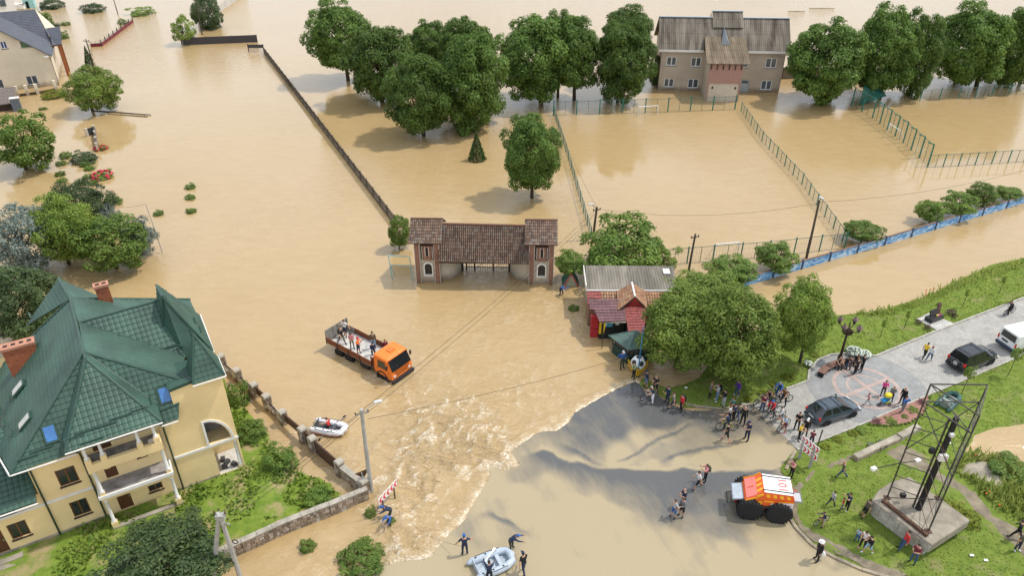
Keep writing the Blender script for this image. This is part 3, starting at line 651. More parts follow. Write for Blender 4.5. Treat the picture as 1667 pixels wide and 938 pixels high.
mb.add([(10.62, 1.8, 8.69), (13.85, 1.8, 8.6), (13.85, 0.01, 8.69), (10.62, 0.01, 8.69)], [(3, 2, 1, 0)])
mb.build('wall', YEL, house)
mb = MB(); mb.box2((-6, -.05, .1), (5.0, -.005, .42)); mb.box2((9.35, -.05, .1), (12.1, -.005, .40)); mb.build('plinth', CONC, house)
# porch and loft recesses
mb = MB(); mb.box2((12.0, .02, .22), (13.84, 2.2, .32)); mb.build('porch_floor', mat('pale_screed', (.5, .47, .42), .9, var=.2), house)
mb = MB(); mb.box2((12.0, 2.2, .3), (13.85, 2.3, 3.0)); mb.box2((12.02, .15, .3), (12.1, 2.2, 3.0)); mb.box2((12.0, .15, 2.95), (13.84, 2.25, 3.05)); mb.build('porch_wall', YEL, house)
mb = MB(); mb.box2((11.9, 1.6, 3.06), (13.84, 1.7, 5.6)); mb.box2((11.85, .15, 3.06), (11.93, 1.6, 5.6)); mb.box2((11.9, .15, 5.5), (13.84, 1.7, 5.6)); mb.build('loft_wall', FLR, house)
for k, (x, y) in enumerate([(12.55, .5), (12.8, .9), (12.6, 1.3), (13.2, .45)]):
    mb = MB(); mb.box((x, y, .45), (.4, .3, .24), k * .7); mb.build('porch_clutter', mat('dark_clutter', (.05, .05, .05), .7), house)
for n_, (x0, x1, y0, y1, z0, z1) in enumerate([(-6, 4.72, -.07, -.004, 3.03, 3.2), (9.62, 13.9, -.08, -.004, 3.06, 3.24)]):
    mb = MB(); mb.box2((x0, y0, z0), (x1, y1, z1)); mb.build('cornice', WHI, house)
mb = MB()
mb.box2((11.86, -.07, 3.26), (12.0, -.003, 5.4))
arc = [(12.0 + 1.50 * math.cos(R(t)), 3.27 + 2.0 * math.sin(R(t))) for t in range(0, 91, 9)]; arc2 = [(12.0 + 1.64 * math.cos(R(t)), 3.27 + 2.16 * math.sin(R(t))) for t in range(0, 91, 9)]
for i in range(len(arc) - 1):
    q = [arc[i], arc2[i], arc2[i + 1], arc[i + 1]]; mb.extrude([(p[0], -.068, p[1]) for p in q], (0, .064, 0))
mb.build('arch_trim', WHI, house)
def column(x, y, z0, z1, r=.11, name='column'):
    mb = MB(); mb.lathe([(r * 1.45, z0), (r * 1.45, z0 + .08), (r, z0 + .14), (r * .93, z1 - .14), (r * 1.3, z1 - .08), (r * 1.3, z1)], 12, (x, y, 0)); return mb.build(name, WHI, house, True)
def pedestal(x, y, z0, z1, s=.36):
    mb = MB(); mb.box((x, y, (z0 + z1) / 2), (s, s, z1 - z0)); return mb.build('pedestal', YEL, house)
pedestal(13.62, .18, .22, .5); column(13.62, .18, .5, 2.85, .13)
BL_, BR_, BV = 5.12, 9.28, -1.22
for x in (BL_ + .12, BR_ - .1): pedestal(x, BV, .1, .8); column(x, BV, .8, 2.78); column(x, BV, 3.5, 5.38); pedestal(x, BV, 3.28, 3.5, .3)
for x in (5.16, 6.03, 8.12, 9.1): pedestal(x, BV + .02, 5.3, 6.38, .34); column(x, BV + .02, 6.38, 7.5, .1)
mb = MB(); mb.box2((5.0, BV - .2, .05), (9.4, BV + .12, .36)); mb.build('terrace_kerb', CONC, house)
mb = MB(); mb.box2((5.0, BV + .12, .05), (9.4, -.01, .26)); mb.build('terrace_floor', mat('weedy_soil', (.14, .15, .06), .95, var=.5, scale=3, bump=.6), house)
mb = MB(); mb.box2((4.95, BV - .22, 3.06), (9.42, BV - .1, 3.30)); mb.box2((4.95, BV - .1, 3.06), (5.05, -.01, 3.3)); mb.box2((9.32, BV - .1, 3.06), (9.42, -.01, 3.30)); mb.build('balcony_edge', WHI, house)
mb = MB(); mb.box2((5.05, BV - .1, 3.1), (9.32, -.006, 3.27)); mb.build('balcony_floor', FLR, house)
mb = MB(); mb.box2((5.05, BV - .1, 2.76), (9.32, BV + .15, 3.05)); mb.build('balcony_beam', YEL, house)
mb = MB(); mb.box2((4.98, BV - .16, 5.36), (9.32, BV + .1, 5.98)); mb.box2((4.98, BV + .1, 5.36), (5.12, -.01, 5.98)); mb.box2((9.18, BV + .1, 5.36), (9.32, -.01, 5.98)); mb.build('balcony_parapet', YEL, house)
mb = MB(); mb.box2((5.12, BV + .1, 5.5), (9.18, -.006, 5.72)); mb.build('balcony_floor', FLR, house)
mb = MB(); mb.box2((4.98, BV - .1, 7.46), (9.32, BV + .14, 7.68)); mb.box2((4.98, BV + .14, 7.46), (5.15, 1, 7.68)); mb.box2((9.15, BV + .14, 7.46), (9.32, 1, 7.68)); mb.build('eave_beam', YEL, house)
for (a, b, c, d) in win_f: window(house, a, b, c, d, BRN, GLS, .06, .08, 1, SILL)
DOOR = mat('brown_door', (.10, .042, .018), .5, var=.3, scale=3, stretch=(8, 8, 1))
for (a, b, c, d) in doors:
    mb = MB(); mb.box2((a, .06, c), (b, .12, d)); dr = mb.build('door', DOOR, house)
    mb = MB(); mb.box2((a + .12, .045, d - .55), (b - .12, .058, d - .12)); mb.build('pane', GLS, dr)
    mb = MB(); mb.box2((b - .12, .02, c + .9), (b - .07, .058, c + 1.08)); mb.build('handle', mat('steel', (.5, .5, .5), .3, .9), dr)
for (a, b, c, d) in slots:
    mb = MB(); mb.box2((a, .06, c), (b, .1, d)); mb.build('vent_window', SILL, house)
# drain pipes
for x, z1 in ((1.97, 6.3), (4.72, 6.4), (9.58, 6.4)):
    MB().tube([(x - .02, -.42, z1 + .12), (x, -.3, z1), (x + .06, -.09, z1 - .25), (x + .06, -.09, .3)], .055, 8).build('drain_pipe', GRN2, house, True)
MB().tube([(9.42, -.12, 6.1), (9.42, -.12, 2.4)], .035, 6).build('conduit', mat('pale_pipe', (.5, .45, .35), .6), house)
# front steps
for k in range(5):
    mb = MB(); mb.box2((-3.2, -.45 - .42 * k - .42, -.05), (-.1, -.45 - .42 * k, .34 - .07 * k)); mb.build('step', CONC, house)
# ---- roof
P_ = (6.76, 1.7, 11.5); T_ = (6.7, 2.56, 11.5); J_ = (6.7, 6.26, 11.5); R1_ = (6.45, 9.7, 11.5); A_ = (5.92, 13.03, 11.5)
def hp(px, py, z): return tuple(HWi @ at(px, py, z))
FAC = {
 'west': [(1.2, -.5, 6.6), T_, R1_, (-2.3, 13.4, 3.48)],
 'front': [(1.2, -.5, 6.6), (10.66, -.5, 6.6), (11.4, .8, 8.68), T_],
 'east': [T_, (11.4, .8, 8.68), (12.2, 3.9, 8.2), J_],
 'bay_front': [(4.35, -1.65, 7.75), (9.7, -1.65, 7.75), P_],
 'bay_left': [(4.35, -1.65, 7.75), P_, T_, (4.35, .22, 7.75)],
 'bay_right': [P_, (9.7, -1.65, 7.75), (9.7, .22, 7.75), T_],
 'cross_front': [J_, (12.2, 3.9, 8.2), (11.85, 6.45, 11.5)],
 'cross_back': [J_, (11.85, 6.45, 11.5), (12.2, 9.1, 8.2)],
 'east_back': [J_, (13.95, 8.6, 7.15), (13.95, 12.9, 7.15), R1_],
 'back_west': [R1_, A_, hp(43, 531, 8.2)],
 'back_east': [A_, R1_, hp(168, 486, 10.0)],
 'gable_east': [(11.93, 5.39, 12.3), (13.97, 3.85, 8.0), (14.08, 9.0, 8.0), (11.8, 7.16, 12.3)],
 'gable_front': [(11.93, 5.39, 12.3), (11.03, 5.3, 8.1), (12.2, 3.86, 8.05), (13.97, 3.85, 8.0)],
 'gable_west': [(11.8, 7.16, 12.3), (11.93, 5.39, 12.3), (11.03, 5.3, 8.1), (11.0, 7.2, 8.1)],
 'tower_front': [(12.94, .97, 11.6), (12.05, -.35, 8.78), (14.02, -.35, 8.78)],
 'tower_west': [(12.94, .97, 11.6), (12.05, 1.85, 8.78), (12.05, -.35, 8.78)],
 'tower_east': [(12.94, .97, 11.6), (14.02, -.35, 8.78), (14.02, 1.85, 8.78)],
 'tower_back': [(12.94, .97, 11.6), (14.02, 1.85, 8.78), (12.05, 1.85, 8.78)],
 'low_wing': [(-6, -.6, 3.95), (1.75, -.6, 3.95), (1.85, 4.5, 6.4), (-6, 4.5, 6.4)],
}
for k, f in FAC.items(): tile_facet(house, 'roof_slope', f, GRN)
for pts in ([P_, T_, R1_, A_], [(1.2, -.5, 6.6), T_], [(11.4, .8, 8.68), T_], [P_, (4.35, -1.65, 7.75)], [P_, (9.7, -1.65, 7.75)], [J_, (11.85, 6.45, 11.5)], [J_, (12.2, 3.9, 8.2)], [R1_, (13.95, 12.9, 7.15)],
            [(11.93, 5.39, 12.3), (11.8, 7.16, 12.3)], [(11.93, 5.39, 12.3), (13.97, 3.85, 8.0)], [(11.93, 5.39, 12.3), (11.03, 5.3, 8.1)], [(12.94, .97, 11.6), (12.05, -.35, 8.78)], [(12.94, .97, 11.6), (14.02, -.35, 8.78)], [R1_, (-2.3, 13.4, 3.48)], [T_, (9.7, .22, 7.75)]):
    ridge_cap(house, [Vector(p) + Vector((0, 0, .03)) for p in pts], GRN2)
for a, b in (((4.3, -1.72, 7.68), (9.75, -1.72, 7.68)), ((1.15, -.58, 6.52), (4.7, -.58, 6.52)), ((9.6, -.58, 6.52), (10.6, -.58, 6.52)), ((1.1, -.55, 6.52), (-2.4, 13.3, 3.42)), ((12.0, -.42, 8.7), (14.07, -.42, 8.7)), ((14.08, -.4, 8.7), (14.08, 1.85, 8.7)), ((14.04, 3.8, 7.93), (14.14, 9, 7.93)), ((-6, -.68, 3.88), (1.8, -.68, 3.88))):
    MB().tube([a, b], .05, 6).build('gutter', WHI, house)
mb = MB(); mb.box2((10.55, .1, 8.7), (12.3, 2.6, 8.76)); mb.build('flat_roof', GRN2, house)
mb = MB(); mb.extrude([(10.6, -.08, 8.55), (12.1, -.08, 8.72), (12.1, -.08, 8.95), (10.6, -.08, 8.78)], (0, .55, 0)); mb.build('parapet_cap', GRN2, house)
def chimney(x, y, lx, ly, z0, z1, holes_):
    mb = MB(); mb.box2((x - lx / 2, y - ly / 2, z0), (x + lx / 2, y + ly / 2, z1)); ch = mb.build('chimney', BRK, house)
    mb = MB(); mb.box2((x - lx / 2 - .07, y - ly / 2 - .07, z1 - .16), (x + lx / 2 + .07, y + ly / 2 + .07, z1 + .02)); mb.build('chimney_cap', mat('brick_cap', (.42, .2, .13), .85, var=.2), ch)
    for i in range(holes_):
        c = x - lx / 2 + lx * (i + .5) / holes_; mb = MB(); mb.box2((c - .13, y - .12, z1 + .021), (c + .13, y + .12, z1 + .03)); mb.build('flue', mat('flat_black', (.012, .012, .012), .95), ch)  # plain black plate stands for each flue opening
chimney(2.6, 9.2, 1.9, .7, 6.6, 9.45, 4); chimney(8.45, 10.3, .85, .5, 9.6, 11.75, 2)
def on_facet(px, py, f):
    p0, p1, p2 = [HW @ Vector(q) for q in FAC[f][:3]]; n = (p1 - p0).cross(p2 - p0)
    o = Vector((0, 0, CAM_H)); d = at(px, py, 0) - o; return HWi @ (o + d * ((p0 - o).dot(n) / d.dot(n))), f
def facet_m(f):
    p0, p1, p2 = [Vector(q) for q in FAC[f][:3]]; n = (p1 - p0).cross(p2 - p0).normalized()
    if n.z < 0: n = -n
    dn = Vector((n.x, n.y, 0)).normalized(); s = (dn - n * dn.dot(n)).normalized(); return Matrix((n.cross(s), s, n)).transposed()
BLUE_G = mat('skylight_glass', (.05, .17, .42), .08, var=.3, scale=2, spec=.7)
for (px, py, f, g2) in ((82, 706, 'front', BLUE_G), (268, 643, 'front', BLUE_G), (31, 633, 'west', mat('pale_skylight', (.45, .45, .42), .2)), (42, 687, 'west', mat('pale_skylight', (.45, .45, .42), .2))):
    p, f = on_facet(px, py, f); m3 = facet_m(f); n = m3.col[2]
    mb = MB(); mb.box(p + n * .06, (.78, 1.15, .14), m=m3); sk = mb.build('skylight', GRN2, house)
    mb = MB(); mb.box(p + n * .14, (.58, .92, .03), m=m3); mb.build('pane', g2, sk)
for (px, py, f) in ((43, 745, 'front'), (68, 731, 'front'), (140, 702, 'bay_front'), (172, 692, 'bay_front'), (120, 712, 'bay_front'), (197, 678, 'bay_front'), (228, 666, 'bay_front'), (150, 717, 'bay_front'), (258, 669, 'front'), (276, 662, 'front'), (273, 566, 'cross_front'), (299, 563, 'gable_front'), (4, 670, 'west'), (10, 690, 'west'), (18, 650, 'west'), (21, 706, 'west'), (51, 514, 'back_west'), (237, 640, 'bay_right'), (243, 655, 'bay_right'), (315, 523, 'gable_east'), (324, 538, 'gable_east')):
    p, f = on_facet(px, py, f); m3 = facet_m(f); n = m3.col[2]
    MB().box(p + n * .1, (1.25 if f in ('front', 'bay_front', 'cross_front') else .8, .05, .12), m=m3).build('snow_guard', GRN2, house)
# ================================================================ gatehouse
def framed(name, label, cat, pa, pb, z=0.0, group=None):
    a = at(*pa, z); b = at(*pb, z); return thing(name, label, cat, (a.x, a.y, 0), hdg(a, b), group)
STU = mat('grey_stucco', (.46, .42, .34), .9, var=.16, scale=.8, bump=.25, bscale=30, damp=.8)
PINK = mat('pink_brown_stucco', (.25, .135, .095), .85, var=.2, scale=1.5, bump=.2, damp=.8)
PALE = mat('pale_edge', (.55, .50, .46), .8, var=.1)
DARKI = mat('dark_iron', (.02, .02, .022), .5, .3)
def mat_islands(name, c1, c2, rough=.85, c3=None):
    if name in MATS: return MATS[name]
    m = bpy.data.materials.new(name); m.use_nodes = True; MATS[name] = m; n = m.node_tree.nodes; l = m.node_tree.links; b = n['Principled BSDF']
    g_ = n.new('ShaderNodeNewGeometry'); r = n.new('ShaderNodeValToRGB'); e = r.color_ramp.elements
    e[0].color = (*c1, 1); e[1].color = (*c2, 1); e[1].position = .75
    if c3: x = e.new(1.0); x.color = (*c3, 1)
    l.new(g_.outputs['Random Per Island'], r.inputs['Fac'])
    no = n.new('ShaderNodeTexNoise'); no.inputs['Scale'].default_value = 1.3; no.inputs['Detail'].default_value = 5; tc = n.new('ShaderNodeTexCoord'); l.new(tc.outputs['Object'], no.inputs['Vector'])
    mr = n.new('ShaderNodeMapRange'); mr.inputs['To Min'].default_value = .6; mr.inputs['To Max'].default_value = 1.4; l.new(no.outputs['Fac'], mr.inputs['Value'])
    hs = n.new('ShaderNodeHueSaturation'); l.new(r.outputs['Color'], hs.inputs['Color']); l.new(mr.outputs['Result'], hs.inputs['Value']); l.new(hs.outputs['Color'], b.inputs['Base Color']); b.inputs['Roughness'].default_value = rough
    return m
CLAY = mat_islands('clay_tiles', (.075, .047, .034), (.175, .108, .072), .8, (.16, .14, .115))
def clay_slope(parent, p0, p1, p2, p3, tw=.2, th=.34, m=None, name='tile_courses'):
    """overlapping clay tiles laid from eave p0-p1 up to ridge p3-p2: real tiles, joined"""
    p0, p1, p2, p3 = map(Vector, (p0, p1, p2, p3)); nr = max(1, round((p3 - p0).length / th)); mb = MB(); n = (p1 - p0).cross(p3 - p0).normalized()
    if n.z < 0: p0, p1, p2, p3 = p1, p0, p3, p2; n = -n
    for r in range(nr):
        a = p0.lerp(p3, r / nr); b = p1.lerp(p2, r / nr); a2 = p0.lerp(p3, min(1, (r + 1.18) / nr)); b2 = p1.lerp(p2, min(1, (r + 1.18) / nr)); k = max(1, round((b - a).length / tw))
        for i in range(k):
            j = random.uniform(-.012, .012); h = random.uniform(0, .015)
            q0 = a.lerp(b, i / k + .004); q1 = a.lerp(b, (i + 1) / k - .004); q2 = a2.lerp(b2, (i + 1) / k - .004); q3 = a2.lerp(b2, i / k + .004); s = (q3 - q0).normalized() * j
            mid = (q0 + q1) / 2; mid2 = (q2 + q3) / 2
            vs = [q0 + n * (.05 + h) + s, mid + n * (.085 + h) + s, q1 + n * (.05 + h) + s, q2 + n * .012, mid2 + n * .04, q3 + n * .012, q0 + n * .005 + s, q1 + n * .005 + s]
            mb.add(vs, [(0, 1, 4, 5), (1, 2, 3, 4), (6, 7, 2, 1, 0)])
    o = mb.build(name, m or CLAY, parent); stuff(o)
    sl = MB(); sl.add([p0, p1, p2, p3, p0 - n * .1, p1 - n * .1, p2 - n * .1, p3 - n * .1], [(0, 1, 2, 3), (7, 6, 5, 4), (0, 4, 5, 1), (1, 5, 6, 2), (2, 6, 7, 3), (3, 7, 4, 0)])
    return sl.build('roof_deck', mat('dark_timber', (.06, .04, .03), .9), parent)
gate = framed('gatehouse', 'tiled stadium gatehouse with two square towers standing in flood water', 'gatehouse', (680, 461), (900, 464))
def arch_poly(x0, x1, z0, z1, n=8):
    r = (x1 - x0) / 2; c = (x0 + x1) / 2
    return [(x0, z0), (x1, z0)] + [(c + r * math.cos(math.pi * i / n), z1 - r + r * math.sin(math.pi * i / n)) for i in range(n + 1)]
for gx in (0.0, 11.15):
    mb = MB(); ap = arch_poly(gx + .78, gx + 1.5, .88, 2.18)
    wall_face(mb, [(gx + .3, -1.5), (gx + 1.98, -1.5), (gx + 1.98, 4.75), (gx + .3, 4.75)], [ap, rect(gx + .48, gx + 1.8, 2.62, 4.55)], .22, .2)
    mb.box2((gx + .05, .45, -1.5), (gx + .3, 3.4, 4.75)); mb.box2((gx + 1.98, .45, -1.5), (gx + 2.22, 3.4, 4.75)); mb.box2((gx + .05, 3.3, -1.5), (gx + 2.22, 3.45, 4.75))
    mb.box2((gx + .3, .45, 2.4), (gx + 1.98, 3.3, 2.6))
    mb.build('tower_wall', STU, gate)
    for px_ in (gx - .08, gx + 1.82):
        mb = MB(); mb.box2((px_, 0, -1.5), (px_ + .46, .44, 4.74)); pl = mb.build('pilaster', PINK, gate)
        mb = MB(); mb.box2((px_ + .14, -.06, -1.2), (px_ + .32, -.003, 2.35)); mb.build('pilaster_fin', PINK, pl)
        for e in (px_ - .035, px_ + .455): mb = MB(); mb.box2((e, -.02, -1.2), (e + .04, .03, 4.72)); mb.build('pilaster_edge', PALE, pl)
    # oriel with slit
    mb = MB(); mb.extrude([(gx + .55, .3, 2.66), (gx + .8, -.02, 2.66), (gx + 1.46, -.02, 2.66), (gx + 1.72, .3, 2.66)], (0, 0, 1.55)); bay_ = mb.build('oriel', PINK, gate)
    mb = MB(); mb.box2((gx + 1.04, -.06, 3.15), (gx + 1.22, -.022, 4.0)); mb.build('slit', mat('flat_black', (.012, .012, .012), .95), bay_)  # slit opening drawn as a plain black strip on the oriel
    for e in (gx + .92, gx + 1.27): mb = MB(); mb.box2((e, -.05, 3.1), (e + .06, -.021, 4.2)); mb.build('slit_trim', PALE, bay_)
    for e, r in ((gx + .6, .35), (gx + 1.6, -.35)): mb = MB(); mb.box((e + .05, .06, 3.5), (.06, .05, 1.3)); mb.build('slit_trim', PALE, bay_)
    # arched window
    ip = arch_poly(gx + .82, gx + 1.46, .92, 2.14); mb = MB(); mb.extrude([(p[0], .33, p[1]) for p in ip], (0, .03, 0)); wn_ = mb.build('window', GLS, gate)
    for k in range(2): mb = MB(); mb.box2((gx + .98 + .3 * k, .29, .92), (gx + 1.02 + .3 * k, .32, 2.05)); mb.build('window_bar', DARKI, wn_)
    for k in range(3): mb = MB(); mb.box2((gx + .82, .285, 1.15 + .3 * k), (gx + 1.46, .315, 1.19 + .3 * k)); mb.build('window_bar', DARKI, wn_)
    op = arch_poly(gx + .66, gx + 1.62, .74, 2.36, 8); mb = MB()
    for i in range(len(op)):
        j = (i + 1) % len(op); q = [op[i], op[j], ap[j], ap[i]]; mb.extrude([(p[0], .14, p[1]) for p in q], (0, .078, 0))
    mb.build('window_surround', WHI, wn_)
    clay_slope(gate, (gx - .55, -.4, 4.72), (gx + 2.62, -.4, 4.72), (gx + 2.62, 2.0, 6.15), (gx - .55, 2.0, 6.15))
    clay_slope(gate, (gx + 2.62, 4.3, 4.75), (gx - .55, 4.3, 4.75), (gx - .55, 2.02, 6.15), (gx + 2.62, 2.02, 6.15))
    mb = MB(); mb.add([(gx - .3, -.1, 4.74), (gx + 2.4, -.1, 4.74), (gx + 2.4, 4.0, 4.74), (gx - .3, 4.0, 4.74)], [(0, 1, 2, 3)])
    for e in (gx + .05, gx + 2.2): mb.add([(e, .1, 4.74), (e, 3.9, 4.74), (e, 2.0, 6.05)], [(0, 1, 2)])
    mb.build('gable_wall', STU, gate); ridge_cap(gate, [(gx - .55, 2.0, 6.2), (gx + 2.62, 2.0, 6.2)], mat('ridge_clay', (.16, .08, .05), .85), .1)
clay_slope(gate, (2.26, -.72, 2.95), (11.05, -.72, 2.78), (11.05, 1.55, 5.72), (2.26, 1.55, 5.85)); clay_slope(gate, (11.05, 3.9, 2.9), (2.26, 3.9, 2.9), (2.26, 1.57, 5.85), (11.05, 1.57, 5.72))
ridge_cap(gate, [(2.26, 1.56, 5.9), (11.05, 1.56, 5.78)], mat('ridge_clay', (.16, .08, .05), .85), .1)
mb = MB(); mb.box2((2.3, -.55, 2.66), (11.0, -.4, 2.84)); mb.box2((2.3, 3.6, 2.66), (11.0, 3.75, 2.84)); mb.box2((2.3, -.4, 2.82), (11.0, 3.6, 2.86)); mb.build('beam', mat('dark_timber', (.06, .04, .03), .9), gate)
for cx, cy, r0, a0, a1 in ((2.24, 2.55, 1.95, -90, 0), (11.12, 2.55, 2.0, 180, 270)):
    mb = MB(); vs = []; N = 14
    for i in range(N + 1):
        q = R(a0 + (a1 - a0) * i / N)
        for z in (-1.5, 2.75): vs.append((cx + r0 * math.cos(q), cy + r0 * math.sin(q), z))
    mb.add(vs, [(2 * i, 2 * i + 2, 2 * i + 3, 2 * i + 1) for i in range(N)]); mb.build('curved_wall', STU, gate, True)
    e = cx + r0 if a1 == 0 else cx - r0; mb = MB(); mb.box2((min(e, e + (.18 if a1 == 0 else -.18)), 2.5, -1.5), (max(e, e + (.18 if a1 == 0 else -.18)), 2.75, 2.8)); mb.build('gate_jamb', DARKI, gate)
for x in (5.45, 7.35, 9.0, 4.6): mb = MB(); mb.box2((x, 2.6, -1.5), (x + .12, 2.72, 2.7)); mb.build('gate_post', DARKI, gate)
for x0, x1 in ((4.75, 5.44), (5.6, 7.3), (7.5, 8.98)):
    mb = MB(); n_ = int((x1 - x0) / .22)
    for k in range(n_ + 1): mb.bar((x0 + (x1 - x0) * k / n_, 2.66, -1), (x0 + (x1 - x0) * k / n_, 2.66, 1.35 + .25 * math.sin(k)), .03)
    mb.bar((x0, 2.66, .35), (x1, 2.66, .35), .05); mb.bar((x0, 2.66, 1.1), (x1, 2.66, 1.3), .05); mb.bar((x0, 2.66, .3), (x1, 2.66, 1.3), .03); mb.build('gate_leaf', DARKI, gate)
# blue pipe frame beside the gatehouse
t = framed('pipe_frame', 'thin light blue pipe goal frame standing in water left of gatehouse', 'frame', (640, 455), (676, 457)); BLP = mat('light_blue_paint', (.18, .42, .47), .5)
MB().tube([(0, 0, -1), (-.25, 0, 2.75)], .045, 6).build('post', BLP, t); MB().tube([(2.1, 0, -1), (1.85, 0, 2.75)], .045, 6).build('post', BLP, t)
MB().tube([(-.25, 0, 2.75), (1.85, 0, 2.75)], .045, 6).build('crossbar', BLP, t); MB().tube([(-.17, 0, 1.7), (1.92, 0, 1.7)], .03, 6).build('crossbar', BLP, t); MB().tube([(-.17, 0, 1.7), (-.1, 1.4, -.6)], .035, 6).build('stay', BLP, t)

# ================================================================ two-storey clubhouse behind the pitch
club = framed('clubhouse', 'two-storey grey clubhouse with stained corrugated roof behind the pitch', 'building', (1071, 146), (1268, 150))
CWALL = mat('warm_grey_render', (.46, .39, .315), .9, var=.16, scale=.35, bump=.15, damp=.9); CPINK = mat('dusty_pink_render', (.35, .205, .165), .9, var=.1); CPALE = mat('cream_render', (.52, .46, .37), .9, var=.08, scale=.5)
SLATE = mat('stained_corrugated', (.115, .09, .065), .9, var=.45, scale=1.4, stretch=(1, .12, .12), col2=(.235, .2, .16), bump=.1)
cw = [(.91, 2.55, 4.1, 5.56), (4.88, 6.55, 4.0, 5.53), (.87, 2.5, .49, 1.96), (4.81, 6.55, .42, 1.97), (16.9, 18.7, 4.0, 5.6), (16.8, 18.55, .35, 1.95), (12.6, 14.2, 4.0, 5.6)]
mb = MB(); wall_face(mb, [(0, -2), (19.9, -2), (19.9, 6.9), (0, 6.9)], [rect(*w) for w in cw] + [rect(13.45, 14.85, -.9, 2.0)], 0, .2)
mb.add([(0, 0, -2), (0, 8.2, -2), (0, 8.2, 6.9), (0, 3.9, 10.8), (0, 0, 6.9)], [(4, 3, 2, 1, 0)]); mb.add([(19.9, 0, -2), (19.9, 8.2, -2), (19.9, 8.2, 6.9), (19.9, 3.9, 10.8), (19.9, 0, 6.9)], [(0, 1, 2, 3, 4)]); mb.add([(0, 8.2, -2), (19.9, 8.2, -2), (19.9, 8.2, 6.9), (0, 8.2, 6.9)], [(0, 1, 2, 3)])
mb.build('wall', CWALL, club)
WFR = mat('white_frame', (.75, .75, .74), .5, var=.05); CGL = mat_glass('blue_grey_glass', (.06, .08, .10))
for k, w in enumerate(cw): window(club, *w, WFR, CGL, .08, .13, 1, mat('grey_sill', (.22, .22, .22), .7))
mb = MB(); mb.box2((13.45, .12, -.9), (14.85, .2, 2.0)); dr = mb.build('door', mat('pale_blue_door', (.36, .40, .44), .6), club); mb = MB(); mb.box2((13.65, .09, 1.35), (14.65, .118, 1.8)); mb.build('pane', CGL, dr)
tile_facet(club, 'roof_slope', [(-.55, -.45, 6.85), (20.5, -.45, 6.85), (20.5, 3.9, 10.95), (-.55, 3.9, 10.95)], SLATE, .32, 1.9, .05, .02, 'rib'); tile_facet(club, 'roof_slope', [(20.5, 8.6, 6.85), (-.55, 8.6, 6.85), (-.55, 3.9, 10.95), (20.5, 3.9, 10.95)], SLATE, .32, 1.9, .05, .02, 'rib')
tile_facet(club, 'raised_roof', [(8.1, 2.3, 9.75), (13.0, 2.3, 9.75), (13.0, 4.6, 11.8), (8.1, 4.6, 11.8)], SLATE, .32, 1.9, .05, .02, 'rib')
mb = MB(); mb.add([(7.95, 2.4, 9.7), (7.95, 4.55, 11.8), (7.95, 6.2, 10)], [(0, 1, 2)]); mb.add([(12.95, 2.4, 9.7), (12.95, 4.55, 11.8), (12.95, 6.2, 10)], [(2, 1, 0)]); mb.build('raised_gable', CWALL, club)
for a, b in (((-.6, 3.9, 11.02), (7.9, 3.9, 11.02)), ((13, 3.9, 11.02), (20.55, 3.9, 11.02)), ((8.05, 4.6, 11.88), (13.05, 4.6, 11.88))): mb = MB(); mb.bar(a, b, .45, .1); mb.build('ridge_flashing', mat('zinc', (.36, .40, .44), .4, .5, var=.15), club)
mb = MB(); mb.box2((-.55, -.55, 6.45), (6.6, -.47, 6.82)); mb.build('fascia', WHI, club); mb = MB(); mb.box2((12.95, -.55, 6.45), (20.5, -.47, 6.82)); mb.build('fascia', WHI, club)
mb = MB(); wall_face(mb, [(7.13, -2), (12.1, -2), (12.1, 2.95), (7.13, 2.95)], [], -5.25, .1); mb.add([(7.13, -5.25, -2), (7.13, -.01, -2), (7.13, -.01, 7.8), (7.13, -5.25, 6.0)], [(3, 2, 1, 0)]); mb.add([(12.1, -5.25, -2), (12.1, -.01, -2), (12.1, -.01, 7.8), (12.1, -5.25, 6.0)], [(0, 1, 2, 3)]); mb.build('porch_wall', CPALE, club)
mb = MB(); mb.box2((7.0, -5.4, 2.95), (12.2, -5.2, 6.05)); mb.build('porch_gable', CPINK, club)
for x in (7.05, 12.0): mb = MB(); mb.box2((x, -5.42, -2), (x + .2, -5.26, 2.94)); mb.build('corner_post', CPINK, club)
for k in range(6): mb = MB(); mb.box((7.25 + k * .93, -5.5, 5.55), (.14, .22, .75)); mb.build('corbel', mat('dark_timber', (.06, .04, .03), .9), club)
for x in (7.75, 11.35): mb = MB(); mb.box2((x, -5.28, 2.0), (x + .26, -5.252, 2.4)); mb.build('wall_lamp', DARKI, club)
tile_facet(club, 'porch_roof', [(6.4, -5.75, 6.12), (13.1, -5.75, 6.12), (13.35, 1.25, 8.55), (6.75, 1.25, 8.55)], mat('brown_corrugated', (.13, .09, .055), .9, var=.35, scale=1.2, stretch=(1, .12, .12), col2=(.22, .17, .115)), .32, 1.9, .05, .02, 'rib')
mb = MB(); mb.add([(9.2, -.9, 7.85), (10.6, -.9, 7.85), (9.9, -.9, 8.95), (9.9, 2.6, 9.9)], [(0, 1, 2), (1, 3, 2), (0, 2, 3)]); mb.build('roof_vent', mat('zinc', (.36, .40, .44), .4, .5), club)
MB().lathe([(.05, 0), (.42, .12), (.45, .16), (.05, .2)], 12, (-.75, 1.0, 6.7)).build('dish', WHI, club)

